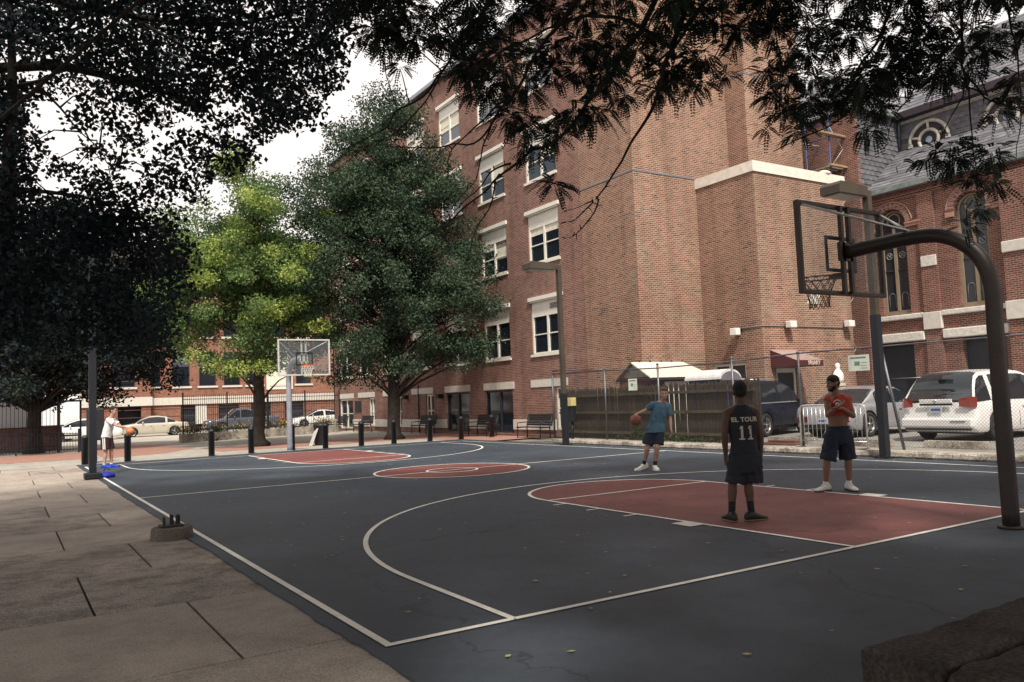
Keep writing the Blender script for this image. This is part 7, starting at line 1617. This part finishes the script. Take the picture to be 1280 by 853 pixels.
# light green tree on the plaza
B1 = (7.3, 31.1, 0)
c1_ = crown_clumps((7.25, 31.1, 7.9), (4.5, 3.6, 5.7), 250, (.6, 1.05), 11, 2.9, cone=.3, hollow=.3)
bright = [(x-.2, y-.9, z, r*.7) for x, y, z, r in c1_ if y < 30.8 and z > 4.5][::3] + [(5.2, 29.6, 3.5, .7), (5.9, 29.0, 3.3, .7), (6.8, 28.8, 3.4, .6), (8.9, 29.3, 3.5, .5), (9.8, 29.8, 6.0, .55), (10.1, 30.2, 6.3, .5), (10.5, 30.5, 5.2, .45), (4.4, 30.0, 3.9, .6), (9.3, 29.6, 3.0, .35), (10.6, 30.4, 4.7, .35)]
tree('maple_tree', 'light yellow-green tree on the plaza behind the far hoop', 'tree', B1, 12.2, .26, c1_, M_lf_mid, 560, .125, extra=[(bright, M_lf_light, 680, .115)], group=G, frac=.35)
# dark green tree nearer the school wall
B2 = (13.1, 29.6, 0)
c2_ = crown_clumps((14.9, 26.6, 5.4), (2.0, 2.2, 2.9), 55, (.5, .8), 27, 3.0) + crown_clumps((12.7, 29.2, 9.0), (4.9, 4.3, 7.4), 380, (.6, 1.1), 21, 2.6, cone=.34, hollow=.3)
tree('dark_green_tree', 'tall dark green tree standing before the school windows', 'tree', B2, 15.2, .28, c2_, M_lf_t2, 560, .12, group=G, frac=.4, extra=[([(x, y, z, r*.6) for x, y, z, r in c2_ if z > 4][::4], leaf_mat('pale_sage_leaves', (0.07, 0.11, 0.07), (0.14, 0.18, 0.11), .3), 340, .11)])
# dark tree behind the low iron fence
B3 = (-1.0, 38.2, 0)
c3_ = crown_clumps((-.6, 37.4, 6.7), (7.2, 3.8, 5.0), 330, (.7, 1.25), 31, 2.1, cone=.1, hollow=.2) + crown_clumps((4.0, 36.0, 5.2), (1.7, 1.6, 2.0), 22, (.5, .9), 33, 3.2)
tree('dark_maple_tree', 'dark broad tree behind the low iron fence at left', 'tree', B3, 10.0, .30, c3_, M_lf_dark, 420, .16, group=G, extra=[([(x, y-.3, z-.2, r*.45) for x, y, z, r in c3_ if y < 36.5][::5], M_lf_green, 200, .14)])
# near maple over the left of the picture
def spread(cl_, n, seed, box, rs, rise=0.57):
    """random clumps added for shade; rise trims those that would hang into view"""
    g = np.random.default_rng(seed); out = [(g.uniform(box[0], box[1]), g.uniform(box[2], box[3]), g.uniform(box[4], box[5]), g.uniform(*rs)) for _ in range(n)]
    return [q for q in out if q[2] > 2.5+rise*((q[0]+2.2)*.534+(q[1]+5.2)*.845)]
near_shade = spread(None, 120, 41, (-11, -3.6, 0, 11, 4.5, 11), (.5, .9), 0.0) + spread(None, 260, 42, (-5.5, 4, -3, 7, 7.0, 11.5), (.5, .9))  # clumps mostly out of view, added to shade the near court
t4 = empty('near_maple_tree', label='large near maple whose dark boughs cover the upper left of the picture', cat='tree', group=G)
tm, P = trunk_mesh((-5.9, 11.6, 0), 11.5, .36, (.3, -.2)); 
for pts, r in NEAR_LIMBS: tm.tube(smooth_path(pts, 3), [r*(1-.8*k/(3*(len(pts)-1))) for k in range(3*(len(pts)-1)+1)], 7)
limb_tubes(tm, P, near_shade, .03, .10)
g_ = np.random.default_rng(3)
LP = [V3(q) for pts, r in NEAR_LIMBS for q in smooth_path(pts, 3)]
for c in NEAR_CLUMPS:                                             # twigs to the nearest bough
    e = V3(c[:3]); a = min(LP, key=lambda q: (q-e).length)
    if (a-e).length < 2.6: m_ = a.lerp(e, .5)+V3((g_.uniform(-.1, .1), g_.uniform(-.1, .1), .12)); tm.tube([a, m_, e], [.016, .010, .004], 4, caps=False)
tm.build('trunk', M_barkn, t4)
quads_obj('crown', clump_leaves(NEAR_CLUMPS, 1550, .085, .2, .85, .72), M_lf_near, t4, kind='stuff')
quads_obj('crown', clump_leaves(near_shade, 250, .17, .45), M_lf_near, t4, kind='stuff')  # leaves of the added shade clumps
rebase(t4, (-5.9, 11.6, 0))
# honey locust in the planter
def fronds(clumps, per, size=.135, leaflet=.030, seed=5, droop=.30):
    g = np.random.default_rng(seed); VV = []; st = []
    for (x, y, z, r) in clumps:
        n = max(3, int(per*r*r/0.09)); 
        for _ in range(n):
            o = g.normal(size=3); o /= np.linalg.norm(o); p = np.array([x, y, z])+o*r*g.uniform(.05, .85)*np.array([1, 1, .7])
            d = o*np.array([1, 1, .5])+np.array([0, 0, -droop])+g.normal(size=3)*.3; d /= np.linalg.norm(d)
            L_ = size*g.uniform(.7, 1.25); m = 8
            s_ = np.cross(d, g.normal(size=3)*.4+np.array([0, 0, 1])); s_ /= np.linalg.norm(s_)
            t = (np.arange(m)+.5)/m; ctr = p+d*L_*t[:, None]+np.array([0, 0, -1])*(L_*.35*t**2)[:, None]
            for sg in (-1, 1):
                dirv = s_*sg*.86+d*.5; dirv /= np.linalg.norm(dirv); wv = np.cross(dirv, np.cross(d, s_)); wv /= np.linalg.norm(wv)
                ll = leaflet*(1.1-.35*np.abs(t-.45)*2); b_ = ctr; w = ll*.38
                VV.append(np.stack([b_, b_+dirv*(ll*.5)[:, None]+wv*w[:, None], b_+dirv*ll[:, None], b_+dirv*(ll*.5)[:, None]-wv*w[:, None]], 1).reshape(-1, 3))
            st.append((p, p+d*L_))
    return np.concatenate(VV), st
t5 = empty('honey_locust_tree', label='honey locust whose feathery drooping branches hang over the top and right of the picture', cat='tree', group=G)
tm, P = trunk_mesh((6.3, -4.3, .28), 7.6, .20, (-.4, .3))
for pts, r in LOCUST_LIMBS:
    q = smooth_path(pts, 4); n_ = len(q); q2 = []
    for i, v in enumerate(q): k = noise.noise(v*3.1)*.05; q2.append(v+V3((k, -k, noise.noise(v*3.7+V3((5, 5, 5)))*.05)))
    q2[0] = V3(pts[0]); tm.tube(q2, [r*(1-.78*(i/(n_-1))**.7) for i in range(n_)], 6)
    if r > .0095:                                                  # knobbly spur twigs
        for i in range(1, n_-1, 1):
            if g_.random() < .55: v = q2[i]; dv = V3(g_.normal(size=3)).normalized(); tm.tube([v, v+dv*.03, v+dv*.06+V3((0, 0, -.01))], [.006, .005, .002], 4)
for a in ((3.0, -1.6, 6.9), (4.6, -2.4, 7.0), (5.3, -2.2, 7.0)):
    tm.tube(smooth_path([(6.15, -4.2, 5.6), ((6.1+a[0])/2, (-4.2+a[1])/2, 6.9), a], 5), [.075-.004*k for k in range(11)], 8)
for (p0_, ), r in []: pass
ST = [V3(pts[0]) for pts, r in LOCUST_LIMBS if r >= .014]
for s0 in ST: 
    a = min([V3(q) for q in ((3.0, -1.6, 6.9), (4.6, -2.4, 7.0), (5.3, -2.2, 7.0))], key=lambda q: (q-s0).length); tm.tube([a, a.lerp(s0, .5)+V3((0, 0, .1)), s0], [.032, .028, .024], 6)
LP = [V3(q) for pts, r in LOCUST_LIMBS for q in smooth_path(pts, 4)]
for c in LOCUST_CLUMPS:
    e = V3(c[:3]); a = min(LP, key=lambda q: (q-e).length)
    if (a-e).length < 1.6:
        m_ = a.lerp(e, .5)+V3((g_.uniform(-.06, .06), g_.uniform(-.06, .06), .06)); tm.tube([a, m_, e], [.007, .005, .003], 4, caps=False)
over = spread(None, 620, 51, (-8, 10, -12, 1, 5.0, 8.8), (.5, .85)) + spread(None, 330, 52, (-3, 10, -4, 6, 7.5, 11.5), (.55, .95))  # unseen overhead clumps added to darken the near court
limb_tubes(tm, P, over, .012, .15, 4)
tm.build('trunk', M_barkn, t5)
V, st_ = fronds([c for c in LOCUST_CLUMPS], 105, seed=8)
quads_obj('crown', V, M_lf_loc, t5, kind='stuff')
quads_obj('crown', clump_leaves(over, 300, .18, .5), M_lf_loc, t5, kind='stuff')  # leaves of the unseen clumps added for shade
rebase(t5, (6.3, -4.3, .28))
# unseen trees added behind and beside the camera to shade the near court
for i, (b_, c, rad, n, lb) in enumerate((((-7.5, -3.5, 0), (-7.0, -3.0, 8.0), (4.5, 5.0, 3.4), 120, 'unseen shade tree added left of the camera on the sidewalk'), ((1.0, -11.0, 0), (1.0, -10.5, 8.0), (6, 4.5, 3.2), 130, 'unseen shade tree added behind the camera'), ((11.5, -8.5, 0), (11.0, -7.5, 8.4), (5.0, 5.5, 3.4), 120, 'unseen shade tree added right of the planter ledge'))):
    cc = crown_clumps(c, rad, n, (.8, 1.3), 60+i, 4.2, hollow=.1)
    tree('added_shade_tree', lb, 'tree', b_, 10.5, .3, cc, M_lf_near, 95, .24, flat=.5, group=G, frac=.3)
